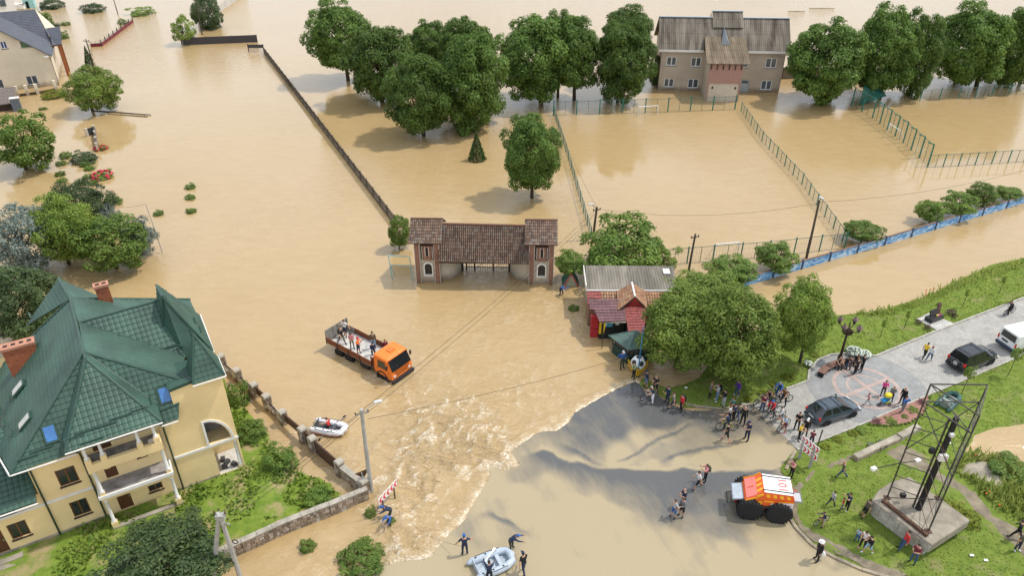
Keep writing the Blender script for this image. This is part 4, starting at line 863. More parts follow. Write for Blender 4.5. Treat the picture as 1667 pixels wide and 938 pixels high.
# ================================================================ pale house top left
tlh = framed('cream_house', 'cream rendered house with slate blue tiled roof and brown porch columns', 'house', (0, 149), (95.6, 138))
CRM = mat('cream_stucco', (.66, .58, .45), .9, var=.08, scale=.4, bump=.15, damp=.9); BSL = mat('slate_blue_tile', (.085, .09, .11), .6, var=.15, scale=1.0, spec=.3)
tw_ = [(2.4, 3.3, 6.77, 7.94), (4.3, 5.93, .51, 2.02), (-.6, .9, .5, 2.0)]
mb = MB(); wall_face(mb, [(-8, -2), (8.7, -2), (8.7, 5.25), (2.0, 10.4), (-8, 5)], [rect(*w) for w in tw_] + [[(5.2, 6.7), (6.6, 6.7), (5.2, 7.75)]], 0, .15); mb.add([(8.7, 0, -2), (8.7, 14, -2), (8.7, 14, 5.2), (8.7, 0, 5.2)], [(0, 1, 2, 3)]); mb.add([(-8, 14, -2), (8.7, 14, -2), (8.7, 14, 5), (-8, 14, 5)], [(0, 1, 2, 3)]); mb.build('wall', CRM, tlh)
for w in tw_: window(tlh, *w, WFR, CGL if w[2] < 3 else mat('blue_pane', (.03, .06, .18), .1), .08, .09, 1, mat('dark_sill', (.06, .035, .03), .6))
mb = MB(); mb.extrude([(5.2, .1, 6.7), (6.6, .1, 6.7), (5.2, .1, 7.75)], (0, .04, 0)); wd = mb.build('gable_window', mat('green_pane', (.07, .15, .06), .12, var=.5, scale=2), tlh); mb = MB(); mb.box2((5.1, -.1, 6.58), (6.7, .08, 6.69)); mb.build('sill', mat('grey_sill', (.22, .22, .22), .7), wd)
tile_facet(tlh, 'roof_slope', [(9.2, -.55, 4.95), (9.2, 8.0, 4.95), (2.0, 8.0, 10.55), (2.0, -.55, 10.55)], BSL, .35, .4); tile_facet(tlh, 'roof_slope', [(-8, -.55, 4), (-8, 8, 4), (2.0, 8.0, 10.55), (2.0, -.55, 10.55)], BSL, .35, .4)
tile_facet(tlh, 'rear_roof', [(-4, 8.0, 5.2), (8.9, 8.0, 5.2), (7.05, 15.5, 9.5), (-4, 15.5, 9.5)], BSL, .35, .4); tile_facet(tlh, 'porch_roof', [(9.2, 4.8, 5.5), (10.6, 4.8, 5.5), (10.5, 11.3, 7.0), (7.9, 11.3, 7.0), (8.9, 8.0, 6.2)], BSL, .35, .4)
mb = MB(); mb.add([(7.05, 15.5, 9.5), (8.9, 8.6, 5.4), (8.9, 20, 5.2)], [(0, 1, 2)]); mb.build('gable_wall', CRM, tlh)
WOODC = mat('orange_brown_wood', (.30, .10, .035), .6, var=.2, scale=3, stretch=(6, 6, .6))
for y in (5.05, 8.0): mb = MB(); mb.box2((9.85, y, -2), (10.25, y + .4, 5.4)); mb.build('porch_column', WOODC, tlh)
mb = MB(); mb.box2((9.0, 5.1, 5.2), (10.3, 5.4, 5.5)); mb.build('porch_beam', WOODC, tlh)
MB().tube([(8.8, -.08, 4.8), (8.82, -.08, -1)], .06, 6).build('drain_pipe', mat('dark_sill', (.06, .035, .03), .6), tlh)
mb = MB(); mb.box((8.35, -.5, 4.95), (.7, .35, .25)); mb.build('eave_end', WHI, tlh)
# low shed and cabinet in front of it
p = at(0, 168, 1.3); q = at(22, 165, 1.3); sh_ = thing('garden_shed', 'low shed with brown sheet roof in flooded garden below cream house', 'shed', (p.x, p.y, 0), hdg(p, q))
mb = MB(); mb.box2((-4, 0.2, -1.5), (1.9, 4.2, 1.3)); mb.build('wall', mat('dark_boards', (.05, .03, .025), .8), sh_); tile_facet(sh_, 'roof', [(-4.3, -.3, 1.15), (2.1, -.3, 1.15), (2.3, 4.6, 2.3), (-4.3, 4.6, 2.3)], mat('grey_brown_felt', (.14, .115, .10), .9, var=.15), .5, 1.2, .02, .02, 'rib')
p = at(30, 180, 0); cab = thing('utility_cabinet', 'grey metal cabinet standing in water beside brown shed', 'cabinet', (p.x, p.y, 0), R(25)); MB().box((0, 0, .5), (1.2, .7, 3)).build('body', mat('grey_metal', (.13, .15, .18), .5), cab); MB().box((0, 0, 2.05), (1.3, .8, .1)).build('lid', WHI, cab); MB().box((0, -.36, 1.1), (1.0, .02, 1.3)).build('door', mat('grey_metal2', (.11, .13, .16), .45), cab)
# house far behind, only its corner shows
fh = framed('far_house', 'pale far house with grey roof, only its corner shows in top left', 'house', (0, 22), (16, 20)); MB().box((-1, 3, 2), (9, 6, 6)).build('wall', WHI, fh); tile_facet(fh, 'roof', [(-6, -.5, 5), (4, -.5, 5), (4, 3.5, 7.5), (-6, 3.5, 7.5)], mat('pale_brown_sheet', (.34, .29, .26), .8), .5, 1.2, .03, .02, 'rib'); MB().box((1.2, -.1, 2.2), (1.2, .1, 1.4)).build('window', CGL, fh)
fs_ = framed('turquoise_shed', 'little turquoise shed with dark door at top left beyond cream house', 'shed', (41, 13), (57, 12)); MB().box((1, 1, 1), (2.2, 2, 3)).build('wall', mat('turquoise', (.34, .62, .60), .7), fs_); MB().box((.7, -.02, .7), (.6, .05, 1.6)).build('door', mat('flat_black', (.012, .012, .012), .95), fs_); MB().box((1, 1, 2.6), (2.6, 2.6, .15)).build('roof', WHI, fs_)
p = at(29, 14, 0); van0 = thing('parked_van', 'small white van far off between houses at top left', 'van', (p.x, p.y, 0), R(15)); MB().box((0, 0, .6), (3.6, 1.8, 1.4), taper=.9).build('body', WHI, van0, bevel=.2); MB().box((1.2, 0, 1.0), (.9, 1.6, .45)).build('windscreen', GLS, van0)

# ================================================================ row of stalls beside the gate
KO = at(955, 480, 0); KR = hdg(KO, at(1100, 481, 0)); 
def kthing(name, label, cat): return thing(name, label, cat, (KO.x, KO.y, 0), KR)
shed = kthing('corrugated_shed', 'long shed with weathered grey corrugated roof and tiled lean-to beside gate', 'shed')
CORR = mat('weathered_grey_corrugated', (.175, .155, .125), .9, var=.45, scale=1.0, stretch=(1, .2, .2), bump=.1)
MB().box2((-.2, -3.3, -1.5), (7.7, -.3, 2.7)).build('wall', CWALL, shed)
tile_facet(shed, 'roof', [(-.42, -3.68, 2.95), (7.7, -3.68, 2.95), (8.05, -.1, 3.35), (-.28, -.1, 3.35)], CORR, .26, 3.0, .05, .0, 'rib')
MB().box2((-.42, -3.78, 2.82), (7.7, -3.69, 2.96)).build('fascia', WHI, shed); MB().box2((-.5, -3.7, 2.85), (-.43, -.1, 3.4)).build('fascia', WHI, shed)
MB().box((7.2, -1.0, 3.33), (.6, .9, .06)).build('roof_patch', WHI, shed)
OCH = mat_islands('ochre_tiles', (.22, .10, .055), (.34, .19, .10), .85, (.25, .17, .11)); RED = mat('red_metal_sheet', (.30, .035, .03), .5, var=.2, scale=1.2); MAR = mat('maroon_metal_tile', (.14, .07, .072), .6, var=.3, scale=1.5)
for x0, x1, m in ((-.4, .85, None), (.85, 6.4, OCH), (6.4, 7.6, None)):
    if m: clay_slope(shed, (x0, -5.3, 2.35), (x1, -5.3, 2.35), (x1, -3.8, 2.8), (x0, -3.8, 2.8), .24, .36, m)
    else: tile_facet(shed, 'lean_to_roof', [(x0, -5.3, 2.35), (x1, -5.3, 2.35), (x1, -3.8, 2.8), (x0, -3.8, 2.8)], mat('red_metal_tile', (.23, .06, .052), .65, var=.35), .3, .35)
MB().box2((-.3, -5.2, -1.5), (7.5, -3.3, 2.3)).build('lean_to_wall', PINK, shed)
ksk = kthing('maroon_kiosk', 'black-fronted kiosk with maroon metal-tile roof and blue poster in the water', 'kiosk')
tile_facet(ksk, 'roof', [(.42, -8.1, 2.45), (2.72, -7.95, 2.45), (2.9, -5.2, 2.95), (-.3, -5.25, 2.95), (-.25, -6.5, 2.72), (.42, -6.6, 2.7)][:4], MAR, .34, .36); tile_facet(ksk, 'roof', [(-.32, -6.55, 2.7), (.5, -6.6, 2.7), (.5, -5.2, 2.96), (-.32, -5.2, 2.96)], MAR, .34, .36)
BLKB = mat('black_boards', (.012, .018, .016), .6); MB().box2((.55, -7.2, -1.5), (2.75, -5.4, 2.4)).build('wall', BLKB, ksk); MB().box2((.5, -8.02, 2.3), (2.72, -7.94, 2.42)).build('fascia', CPALE, ksk)
MB().box2((1.05, -7.26, 1.35), (1.7, -7.21, 2.05)).build('poster', mat('sky_blue_poster', (.08, .35, .5), .5, var=.6, scale=5), ksk); MB().box2((1.95, -7.26, 1.55), (2.25, -7.21, 2.0)).build('notice', WHI, ksk)
MB().box2((.52, -7.3, .6), (.72, -7.2, 2.35)).build('yellow_stripe', mat('signal_yellow', (.62, .42, .02), .5), ksk); MB().box2((1.0, -7.3, 1.15), (1.75, -7.2, 1.22)).build('ledge', BLKB, ksk)
rd = kthing('red_booth', 'bright red metal booth door panel left of the maroon roof', 'booth'); MB().box2((-.2, -7.0, -1.2), (.5, -6.7, 2.3)).build('panel', mat('bright_red', (.36, .02, .03), .6), rd); MB().box2((-.2, -7.04, .9), (.5, -7.001, .98)).build('rail', mat('dark_red', (.25, .005, .01), .5), rd); MB().box2((-.1, -7.04, 1.4), (.4, -7.002, 2.1)).build('window', mat('red2', (.32, .008, .015), .4), rd)
p = at(957, 520, 0)
gab = kthing('gabled_stall', 'stall with small ochre gable above a red sheet roof beside maroon kiosk', 'stall')
clay_slope(gab, (2.15, -6.75, 2.75), (2.35, -3.85, 2.9), (3.62, -3.75, 3.7), (3.62, -6.0, 3.7), .24, .34, OCH); clay_slope(gab, (4.9, -3.85, 2.9), (4.7, -6.4, 2.75), (3.63, -6.0, 3.7), (3.63, -3.75, 3.7), .24, .34, OCH)
ridge_cap(gab, [(3.62, -6.0, 3.75), (3.62, -3.7, 3.75)], WHI, .09); MB().extrude([(2.75, -6.1, 2.55), (4.6, -6.1, 2.55), (3.63, -6.1, 3.6)], (0, .1, 0)).build('gable', RED, gab)
tile_facet(gab, 'red_roof', [(2.75, -10.2, 2.2), (3.95, -10.1, 2.2), (4.7, -6.1, 2.75), (2.75, -6.2, 2.75)], mat('red_metal_tile', (.23, .06, .052), .65, var=.35), .3, .35); MB().box2((2.85, -9.6, -1.5), (4.3, -4, 2.15)).build('wall', BLKB, gab)
p = at(980, 568, 0); fl = thing('yellow_banner', 'narrow yellow banner on a thin post before the black kiosk', 'banner', (p.x, p.y, 0)); MB().tube([(0, 0, -1), (-.05, 0, 2.7)], .03, 6).build('post', DARKI, fl); MB().extrude([(-.05, .03, 2.65), (.2, .03, 2.65), (.02, .03, 1.5)], (0, .02, 0)).build('flag', mat('signal_yellow', (.62, .42, .02), .5), fl)
# green kiosk
gk = thing('green_kiosk', 'dark green kiosk with faded hipped green roof beside the giant football', 'kiosk', (0, 0, 0)); GK = mat('dark_green_boards', (.012, .045, .035), .6, var=.25); GKR = mat('faded_green_roof', (.085, .135, .115), .75, var=.25, scale=1.2)
gl, gf, gr = at(996, 574, 0), at(1022, 594, 0), at(1066, 588, 0); gbk = gl + (gr - gf)
mb = MB(); mb.prism([(p_.x, p_.y) for p_ in (gl, gf, gr, gbk)], -1, .95); mb.build('wall', GK, gk)
mb = MB()
for a, b in ((gl, gf), (gf, gr)):
    for k in range(7): c = a.lerp(b, k / 6); mb.bar((c.x, c.y, .95), (c.x, c.y, 1.75), .06)
mb.build('lattice', GK, gk); mb = MB(); cc = (gl + gr) / 2; mb.prism([(cc.x + (p_.x - cc.x) * .9, cc.y + (p_.y - cc.y) * .9) for p_ in (gl, gf, gr, gbk)], .951, 1.7); mb.build('screen', mat('brown_mesh', (.10, .085, .065), .9, var=.3), gk)
ev = [Vector((cc.x + (p_.x - cc.x) * 1.22, cc.y + (p_.y - cc.y) * 1.22, 1.7)) for p_ in (gl, gf, gr, gbk)]; ap_ = Vector((cc.x, cc.y, 2.75))
for i in range(4): tile_facet(gk, 'roof_slope', [ev[i], ev[(i + 1) % 4], ap_], GKR, .4, .5, .012, .015)
for i in range(4): ridge_cap(gk, [ev[i], ap_], GKR, .05)
# giant football and yellow fence
bp_ = at(1038, 600, .35); ball = thing('giant_football', 'giant black and white football model in front of green kiosk', 'football', (bp_.x, bp_.y, .95)); 
bm = bmesh.new(); bmesh.ops.create_icosphere(bm, subdivisions=4, radius=.62); me = bpy.data.meshes.new('shell'); bm.to_mesh(me); bm.free()
ic = bmesh.new(); bmesh.ops.create_icosphere(ic, subdivisions=1, radius=1); icv = [v.co.normalized() for v in ic.verts]; ic.free()
me.materials.append(mat('ball_white', (.78, .78, .78), .35, var=.05)); me.materials.append(mat('ball_black', (.02, .02, .02), .35))
for f in me.polygons: f.use_smooth = True; f.material_index = 1 if max(f.center.normalized().dot(v) for v in icv) > .925 else 0
o = bpy.data.objects.new('shell', me); link(o, ball); MB().lathe([(.3, -.95), (.25, -.55), (.1, -.5)], 12).build('stand', DARKI, ball)
YF = mat('yellow_fence_paint', (.65, .40, .03), .5)
for (a, b, lab) in (((1021, 596), (1037, 614), 'yellow slatted barrier left of the giant football'), ((1038, 614), (1055, 597), 'yellow slatted barrier right of the giant football')):
    A_2, B_2 = at(*a, .1), at(*b, .1); yt = thing('slatted_barrier', lab, 'barrier', (A_2.x, A_2.y, 0), hdg(A_2, B_2), 'yellow barriers by the football'); L = (B_2 - A_2).length
    for z in (.2, .75): MB().box((L / 2, 0, z), (L, .04, .06)).build('rail', YF, yt)
    for k in range(int(L / .09)): MB().box((.05 + k * .09, .04, .48), (.055, .02, .7)).build('slat', YF, yt)
p = at(1038, 613, 0); bpole = thing('blue_mast', 'slim blue mast rising in front of the football', 'pole', (p.x, p.y, 0)); MB().tube([(0, 0, -.5), (0, 0, 5.1)], [.05, .035], 8).build('shaft', mat('strong_blue', (.03, .2, .38), .4), bpole); MB().box((0, 0, .05), (.3, .3, .1)).build('base', DARKI, bpole)
# small A-frame hut by the gate
hut = framed('small_hut', 'little green A-frame hut with pink trim right of the gatehouse', 'hut', (915, 466), (943, 466)); MB().extrude([(0, 0, -.5), (1.7, 0, -.5), (.85, 0, 1.35)], (0, .05, 0)).build('front', mat('pale_sage', (.33, .36, .27), .8), hut)
GTE = mat('bottle_green', (.02, .14, .10), .6); MB().extrude([(.85, -.05, 1.42), (1.85, -.05, -.5), (1.9, -.05, -.45), (.9, -.05, 1.5)], (0, 1.6, 0)).build('roof_side', GTE, hut); MB().extrude([(-.15, -.05, -.5), (.85, -.05, 1.42), (.8, -.05, 1.5), (-.2, -.05, -.45)], (0, 1.6, 0)).build('roof_side', GTE, hut)
for a, b in (((-.15, -.08, -.5), (.85, -.08, 1.45)), ((.85, -.08, 1.45), (1.85, -.08, -.5))): MB().bar(a, b, .06, .12).build('trim', mat('rose_trim', (.45, .10, .12), .6), hut)
# ================================================================ fences and walls
def fence_run(name, label, px, z, npan, panel_fn, post_fn, group=None, gap=0.0, cat='fence'):
    """posts and panels along a pixel polyline; panel_fn(L) and post_fn() give meshes in local axes (X along)"""
    pts = [at(*p, z) for p in px]; root = thing(name, label, cat, (pts[0].x, pts[0].y, 0), 0, group); o0 = pts[0]
    cache = {}; pm = post_fn()
    segs = list(zip(pts[:-1], pts[1:])); tot = sum((b - a).length for a, b in segs)
    def put(nm, me, p, q):
        o = bpy.data.objects.new(nm, me); link(o, root); o.location = (p.x - o0.x, p.y - o0.y, 0); o.rotation_euler = (0, 0, q); return o
    for a, b in segs:
        k = max(1, round(npan * (b - a).length / tot)); q = hdg(a, b); L = (b - a).length / k
        key = round(L, 3)
        if key not in cache: cache[key] = panel_fn(L - gap)
        for i in range(k):
            p = a.lerp(b, i / k); put('post', pm, p, q); put('panel', cache[key], p, q)
    put('post', pm, pts[-1], hdg(pts[-2], pts[-1])); return root
CONF = mat('dark_concrete_fence', (.085, .068, .05), .9, var=.35, scale=1.5)
def slat_panel(L):
    mb = MB(); mb.box((L / 2, 0, 1.12), (L, .1, .09)); mb.box((L / 2, 0, .66), (L, .08, .06)); mb.box((L / 2, 0, .1), (L, .1, .42)); n = int(L / .3)
    for k in range(n): mb.box((L * (k + .5) / n, 0, .75), (.07, .05, .72))
    return mb.mesh('panel', CONF)
fence_run('long_fence', 'long dark concrete fence running through flood water to the gatehouse', [(430, 86), (520, 204), (643, 366)], 0, 30, slat_panel, lambda: MB().box((0, 0, .4), (.16, .16, 1.75)).mesh('post', CONF), cat='fence')
BLKF = mat('black_sheet', (.055, .052, .055), .6, var=.2, scale=4)
def solid_panel(h, m, z0=-.3): 
    def f(L):
        mb = MB(); mb.box2((.04, -.03, z0), (L - .04, .03, h)); mb.box2((0, -.05, h), (L, .05, h + .07)); return mb.mesh('panel', m)
    return f
fence_run('sheet_fence', 'dark sheet metal fence panels standing in water near top left pole', [(299, 73), (419, 68)], 0, 3, solid_panel(1.35, BLKF), lambda: MB().box((0, 0, .4), (.14, .14, 2.2)).mesh('post', BLKF))
fence_run('sheet_gate', 'short black lattice gate at far end of long fence', [(405, 84), (430, 84)], 0, 1, lambda L: (lambda mb: ([mb.box((L * (k + .5) / 14, 0, .5), (.04, .04, 1.2)) for k in range(14)], mb.box2((0, -.03, .75), (L, .03, 1.4)), mb.mesh('panel', BLKF))[2])(MB()), lambda: MB().box((0, 0, .4), (.12, .12, 2.2)).mesh('post', BLKF), cat='gate')
MARF = mat('maroon_sheet', (.17, .02, .035), .5, var=.15); 
def scroll_panel(L):
    mb = MB(); mb.box2((.03, -.03, -.3), (L - .03, .03, .62)); mb.cur = 1
    for k in range(3):
        c = L * (k + .5) / 3; mb.torus((c, 0, .85), .2, .025, (0, 1, 0), 10, 4)
    return mb.mesh('panel', [MARF, DARKI])
fence_run('maroon_fence', 'low maroon metal fence with iron scrollwork above flood water', [(148, 76), (166, 75), (192, 55), (217, 36)], 0, 8, scroll_panel, lambda: MB().box((0, 0, .4), (.12, .12, 1.8)).mesh('post', DARKI))
PALEW = mat('pale_fence_wall', (.5, .48, .44), .85, var=.15)
fence_run('pale_wall', 'pale concrete garden wall running off behind the bush at top', [(318, 60), (326, 50)], 0, 1, solid_panel(1.7, PALEW), lambda: MB().box((0, 0, .5), (.2, .2, 2.6)).mesh('post', PALEW), cat='wall')
fence_run('pale_wall', 'pale concrete wall leaving the picture at the top beside dark tree', [(357, 20), (378, 5), (400, -12)], 0, 5, solid_panel(1.5, PALEW), lambda: MB().box((0, 0, .5), (.2, .2, 2.4)).mesh('post', PALEW), cat='wall')
fence_run('garden_wall', 'brown garden wall with dark gate panel left of the open water', [(143, 222), (156, 217), (160, 246)], 0, 3, solid_panel(1.0, BLKF), lambda: MB().box((0, 0, .4), (.3, .3, 1.7)).mesh('post', CPALE), cat='wall')
fence_run('cream_gate', 'cream gateposts with low wall before the cream house', [(30, 157), (62, 153), (92, 147)], 0, 3, solid_panel(.35, mat('brown_iron', (.10, .07, .04), .7)), lambda: MB().box((0, 0, .6), (.45, .45, 2.2)).mesh('post', CRM), cat='gate')
fence_run('pillar_fence', 'cream pillared fence beside dark cypress and leaning pole', [(147, 76), (150, 96), (155, 112)], 0, 5, solid_panel(.2, CPALE), lambda: MB().box((0, 0, .4), (.35, .35, 1.9)).mesh('post', CRM), cat='fence')
# ---- wire mesh fences round the pitches
GP = mat('green_post_paint', (.02, .17, .125), .5, var=.1); WIRE = mat('green_grey_wire', (.10, .15, .115), .6)
def mesh_panel(h, dx=.22, dz=.22, z0=.02, r=.008):
    def f(L):
        mb = MB()
        for k in range(int((h - z0) / dz) + 1): mb.bar((0, 0, z0 + k * dz), (L, 0, z0 + k * dz), r * 1.6 if k % 4 == 0 else r)
        for k in range(1, int(L / dx) + 1): mb.bar((k * dx, 0, z0), (k * dx, 0, h), r)
        mb.bar((L / 2, 0, -.5), (L / 2, 0, h), .05); mb.bar((0, 0, h), (L, 0, h), .05)
        return mb.mesh('panel', WIRE)
    return f
def gpost(h, w=.1): return lambda: MB().box((0, 0, h / 2 - .5), (w, w, h + 1)).mesh('post', GP)
fence_run('pitch_fence', 'tall green mesh fence along far end of the flooded pitch', [(901, 187), (1050, 183), (1196, 178)], 0, 8, mesh_panel(2.1), gpost(2.3, .15), 'green mesh fences round the pitches')
fence_run('pitch_fence', 'low green mesh fence down the left side of the flooded pitch', [(902, 188), (921, 247), (962, 388)], 0, 13, mesh_panel(1.3), gpost(1.4), 'green mesh fences round the pitches')
fence_run('pitch_fence', 'low green mesh fence between the two flooded pitches', [(1206, 181), (1240, 230), (1305, 300), (1371, 393)], 0, 13, mesh_panel(1.4), gpost(1.55), 'green mesh fences round the pitches')
fence_run('pitch_fence', 'thin low mesh fence along near end of pitch beside the mural wall', [(1076, 432), (1160, 425), (1250, 418), (1374, 404)], 0, 7, mesh_panel(1.8, .3, .3), gpost(2.0, .1), 'green mesh fences round the pitches')
def bent_post():
    mb = MB(); mb.box((0, 0, 1.2), (.14, .14, 3.6)); mb.bar((0, 0, 3.0), (.15, -.95, 3.35), .12); return mb.mesh('post', GP)
fence_run('pitch_fence', 'tall green mesh fence with bent post tops beside right-hand trees', [(1386, 172), (1420, 192), (1470, 232), (1510, 270)], 0, 10, mesh_panel(2.9), bent_post, 'green mesh fences round the pitches')
fence_run('pitch_fence', 'low green mesh fence leaving the picture at right edge', [(1510, 272), (1560, 270), (1667, 263), (1740, 258)], 0, 8, mesh_panel(1.7), gpost(1.8), 'green mesh fences round the pitches')
fence_run('pitch_fence', 'green mesh fence in front of the dark trees at upper right', [(1497, 164), (1560, 160), (1667, 153), (1740, 149)], 0, 9, mesh_panel(1.7, .35, .35), gpost(2.0), 'green mesh fences round the pitches')
net = thing('green_net', 'sheet of dark green netting hung on the fence corner beside trees', 'net', tuple(at(1396, 170, 0))); mb = MB(); a, b, c = [at(*q, 0) - at(1396, 170, 0) for q in ((1398, 172), (1415, 150), (1440, 168))]
mb.extrude([a + Vector((0, 0, .1)), b + Vector((0, 0, .2)), c + Vector((0, 0, 1.2)), b + Vector((0, 0, 2.9)), a + Vector((0, 0, 3.1))], (.03, .03, 0)); mb.build('sheet', mat('net_green', (.01, .11, .085), .7, alpha=.75), net)
fence_run('concrete_wall', 'grey concrete wall behind the clubhouse and trees', [(1272, 128), (1300, 127), (1420, 128)], 0, 6, solid_panel(1.9, mat('grey_wall', (.22, .20, .17), .9)), lambda: MB().box((0, 0, .5), (.2, .2, 3)).mesh('post', CONF), cat='wall')
def goal(px0, px1, w, h, label, rz=None):
    a, b = at(*px0), at(*px1); t = thing('goal_frame', label, 'goal', (a.x, a.y, 0), hdg(a, b), 'goals on the flooded pitches'); L = (b - a).length; GW = mat('goal_white', (.7, .7, .68), .5)
    for x in (0, L): MB().tube([(x, 0, -.8), (x, 0, h)], .06, 6).build('post', GW, t); MB().tube([(x, 0, h), (x, .9, -.3)], .03, 5).build('stay', GW, t)
    MB().tube([(0, 0, h), (L, 0, h)], .06, 6).build('crossbar', GW, t)
goal((1039, 187), (1070, 185), 3, 1.3, 'small white goal at far end of the pitch'); goal((1160, 420), (1200, 416), 3, 1.6, 'thin goal frame at near end of the pitch'); goal((1445, 214), (1463, 226), 3, 1.2, 'white goal beside the fence with bent posts')
# ---- blue mural wall
def mat_mural():
    m = bpy.data.materials.new('blue_mural'); m.use_nodes = True; n = m.node_tree.nodes; l = m.node_tree.links; b = n['Principled BSDF']; MATS['blue_mural'] = m
    tc = n.new('ShaderNodeTexCoord'); oi = n.new('ShaderNodeObjectInfo'); mp = n.new('ShaderNodeMapping'); mp.inputs['Scale'].default_value = (.55, 1, 1.5); l.new(tc.outputs['Object'], mp.inputs['Vector']); 
    ad = n.new('ShaderNodeVectorMath'); sc_ = n.new('ShaderNodeVectorMath'); sc_.operation = 'SCALE'; sc_.inputs[0].default_value = (37, 11, 5); l.new(oi.outputs['Random'], sc_.inputs['Scale']); l.new(mp.outputs['Vector'], ad.inputs[0]); l.new(sc_.outputs[0], ad.inputs[1])
    no = n.new('ShaderNodeTexNoise'); no.inputs['Scale'].default_value = 2.2; no.inputs['Detail'].default_value = 4; no.inputs['Distortion'].default_value = 1.5; l.new(ad.outputs[0], no.inputs['Vector'])
    r = n.new('ShaderNodeValToRGB'); e = r.color_ramp.elements; e[0].position = .36; e[0].color = (.05, .19, .46, 1); e[1].position = .66; e[1].color = (.62, .70, .76, 1)
    for p_, c in ((.45, (.11, .31, .60, 1)), (.53, (.20, .45, .75, 1)), (.58, (.45, .58, .72, 1)), (.72, (.05, .28, .62, 1)), (.8, (.35, .28, .18, 1))): x = e.new(p_); x.color = c
    l.new(no.outputs['Fac'], r.inputs['Fac']); l.new(r.outputs['Color'], b.inputs['Base Color']); b.inputs['Roughness'].default_value = .7; return m
MURAL = mat_mural(); NAVY = mat('navy_post', (.03, .05, .10), .6, var=.2)
mp0 = [(1208, 467), (1257, 452), (1304, 438), (1349, 425), (1394, 412), (1439, 399), (1482, 386), (1521, 374), (1560, 362), (1598, 351), (1637, 339), (1680, 326), (1720, 314)]
mw = thing('mural_wall', 'long low wall painted with blue and white seascape panels', 'wall', tuple(at(*mp0[0])))
o0 = at(*mp0[0])
for i, (a_, b_) in enumerate(zip(mp0[:-1], mp0[1:])):
    a, b = at(*a_) - o0, at(*b_) - o0; L = (b - a).length; mb = MB(); mb.box2((.1, -.05, -.2), (L - .1, .05, .95)); p_ = mb.build('mural_panel', MURAL, mw); p_.location = a; p_.rotation_euler = (0, 0, hdg(a, b))
    mb = MB(); mb.box((0, 0, .35), (.2, .2, 1.5)); q_ = mb.build('post', NAVY, mw); q_.location = a; q_.rotation_euler = (0, 0, hdg(a, b))
    mb = MB(); mb.box2((.05, -.09, .951), (L - .05, .09, 1.02)); q_ = mb.build('coping', mat('brown_coping', (.17, .10, .07), .8), mw); q_.location = a; q_.rotation_euler = (0, 0, hdg(a, b))
# ---- stone garden wall with iron and sheet infill
STONE = mat_islands('field_stone', (.16, .115, .08), (.36, .28, .2), .85, (.42, .40, .37)); MORT = mat('wall_mortar', (.26, .21, .15), .95, var=.3); CAPS = mat('stone_coping', (.33, .30, .25), .9, var=.3, scale=2, bump=.4)
def stonework(L, z0, z1, t=.3):
    mb = MB(); s = .24; rows = max(1, int((z1 - z0) / s))
    for side in (-1, 1):
        for r in range(rows):
            x = random.uniform(0, .12)
            while x < L - .08:
                w = random.uniform(.16, .42); w = min(w, L - x); h = (z1 - z0) / rows * random.uniform(.8, 1.05)
                mb.box((x + w / 2, side * (t / 2 - .02), z0 + (r + .5) * (z1 - z0) / rows), (w * .92, .12 + random.uniform(0, .05), h * .92), taper=.95); x += w
    return mb
def stone_wall(root, o0, a, b, z0, z1, t=.3, cap=True):
    d = b - a; L = d.length; q = hdg(a, b); loc = a - o0
    def pl(o): o.location = (loc.x, loc.y, 0); o.rotation_euler = (0, 0, q)
    pl(MB().box2((0, -t / 2 + .03, z0), (L, t / 2 - .03, z1)).build('wall_core', MORT, root)); o = stonework(L, z0, z1, t).build('stonework', STONE, root); stuff(o); pl(o)
    if cap:
        k = max(1, int(L / .8))
        for i in range(k): pl(MB().box2((L * i / k + .01, -t / 2 - .05, z1 + .002), (L * (i + 1) / k - .01, t / 2 + .05, z1 + .09 + random.uniform(-.01, .01))).build('coping_stone', CAPS, root))
sw = thing('stone_wall', 'low field-stone garden wall along the flooded street corner', 'wall', tuple(at(600, 812, 0))); o0 = at(600, 812, 0)
cor = [(600, 812), (538, 838), (471, 864), (397, 898), (345, 922)]
for a_, b_ in zip(cor[:-1], cor[1:]): stone_wall(sw, o0, at(*a_), at(*b_), -.5, .95)
yf = thing('yard_fence', 'stone pillar fence with iron scrolls and brown sheets beside yellow house', 'fence', tuple(at(598, 810, 0))); o0 = at(598, 810, 0)
pil = [(598, 808), (559, 777), (515, 738), (499, 722), (466, 694), (440, 668), (420, 649), (392, 625), (366, 602), (344, 580), (318, 555), (290, 528)]
SHEET = mat('rusty_brown_sheet', (.07, .035, .022), .6, var=.4, scale=3)
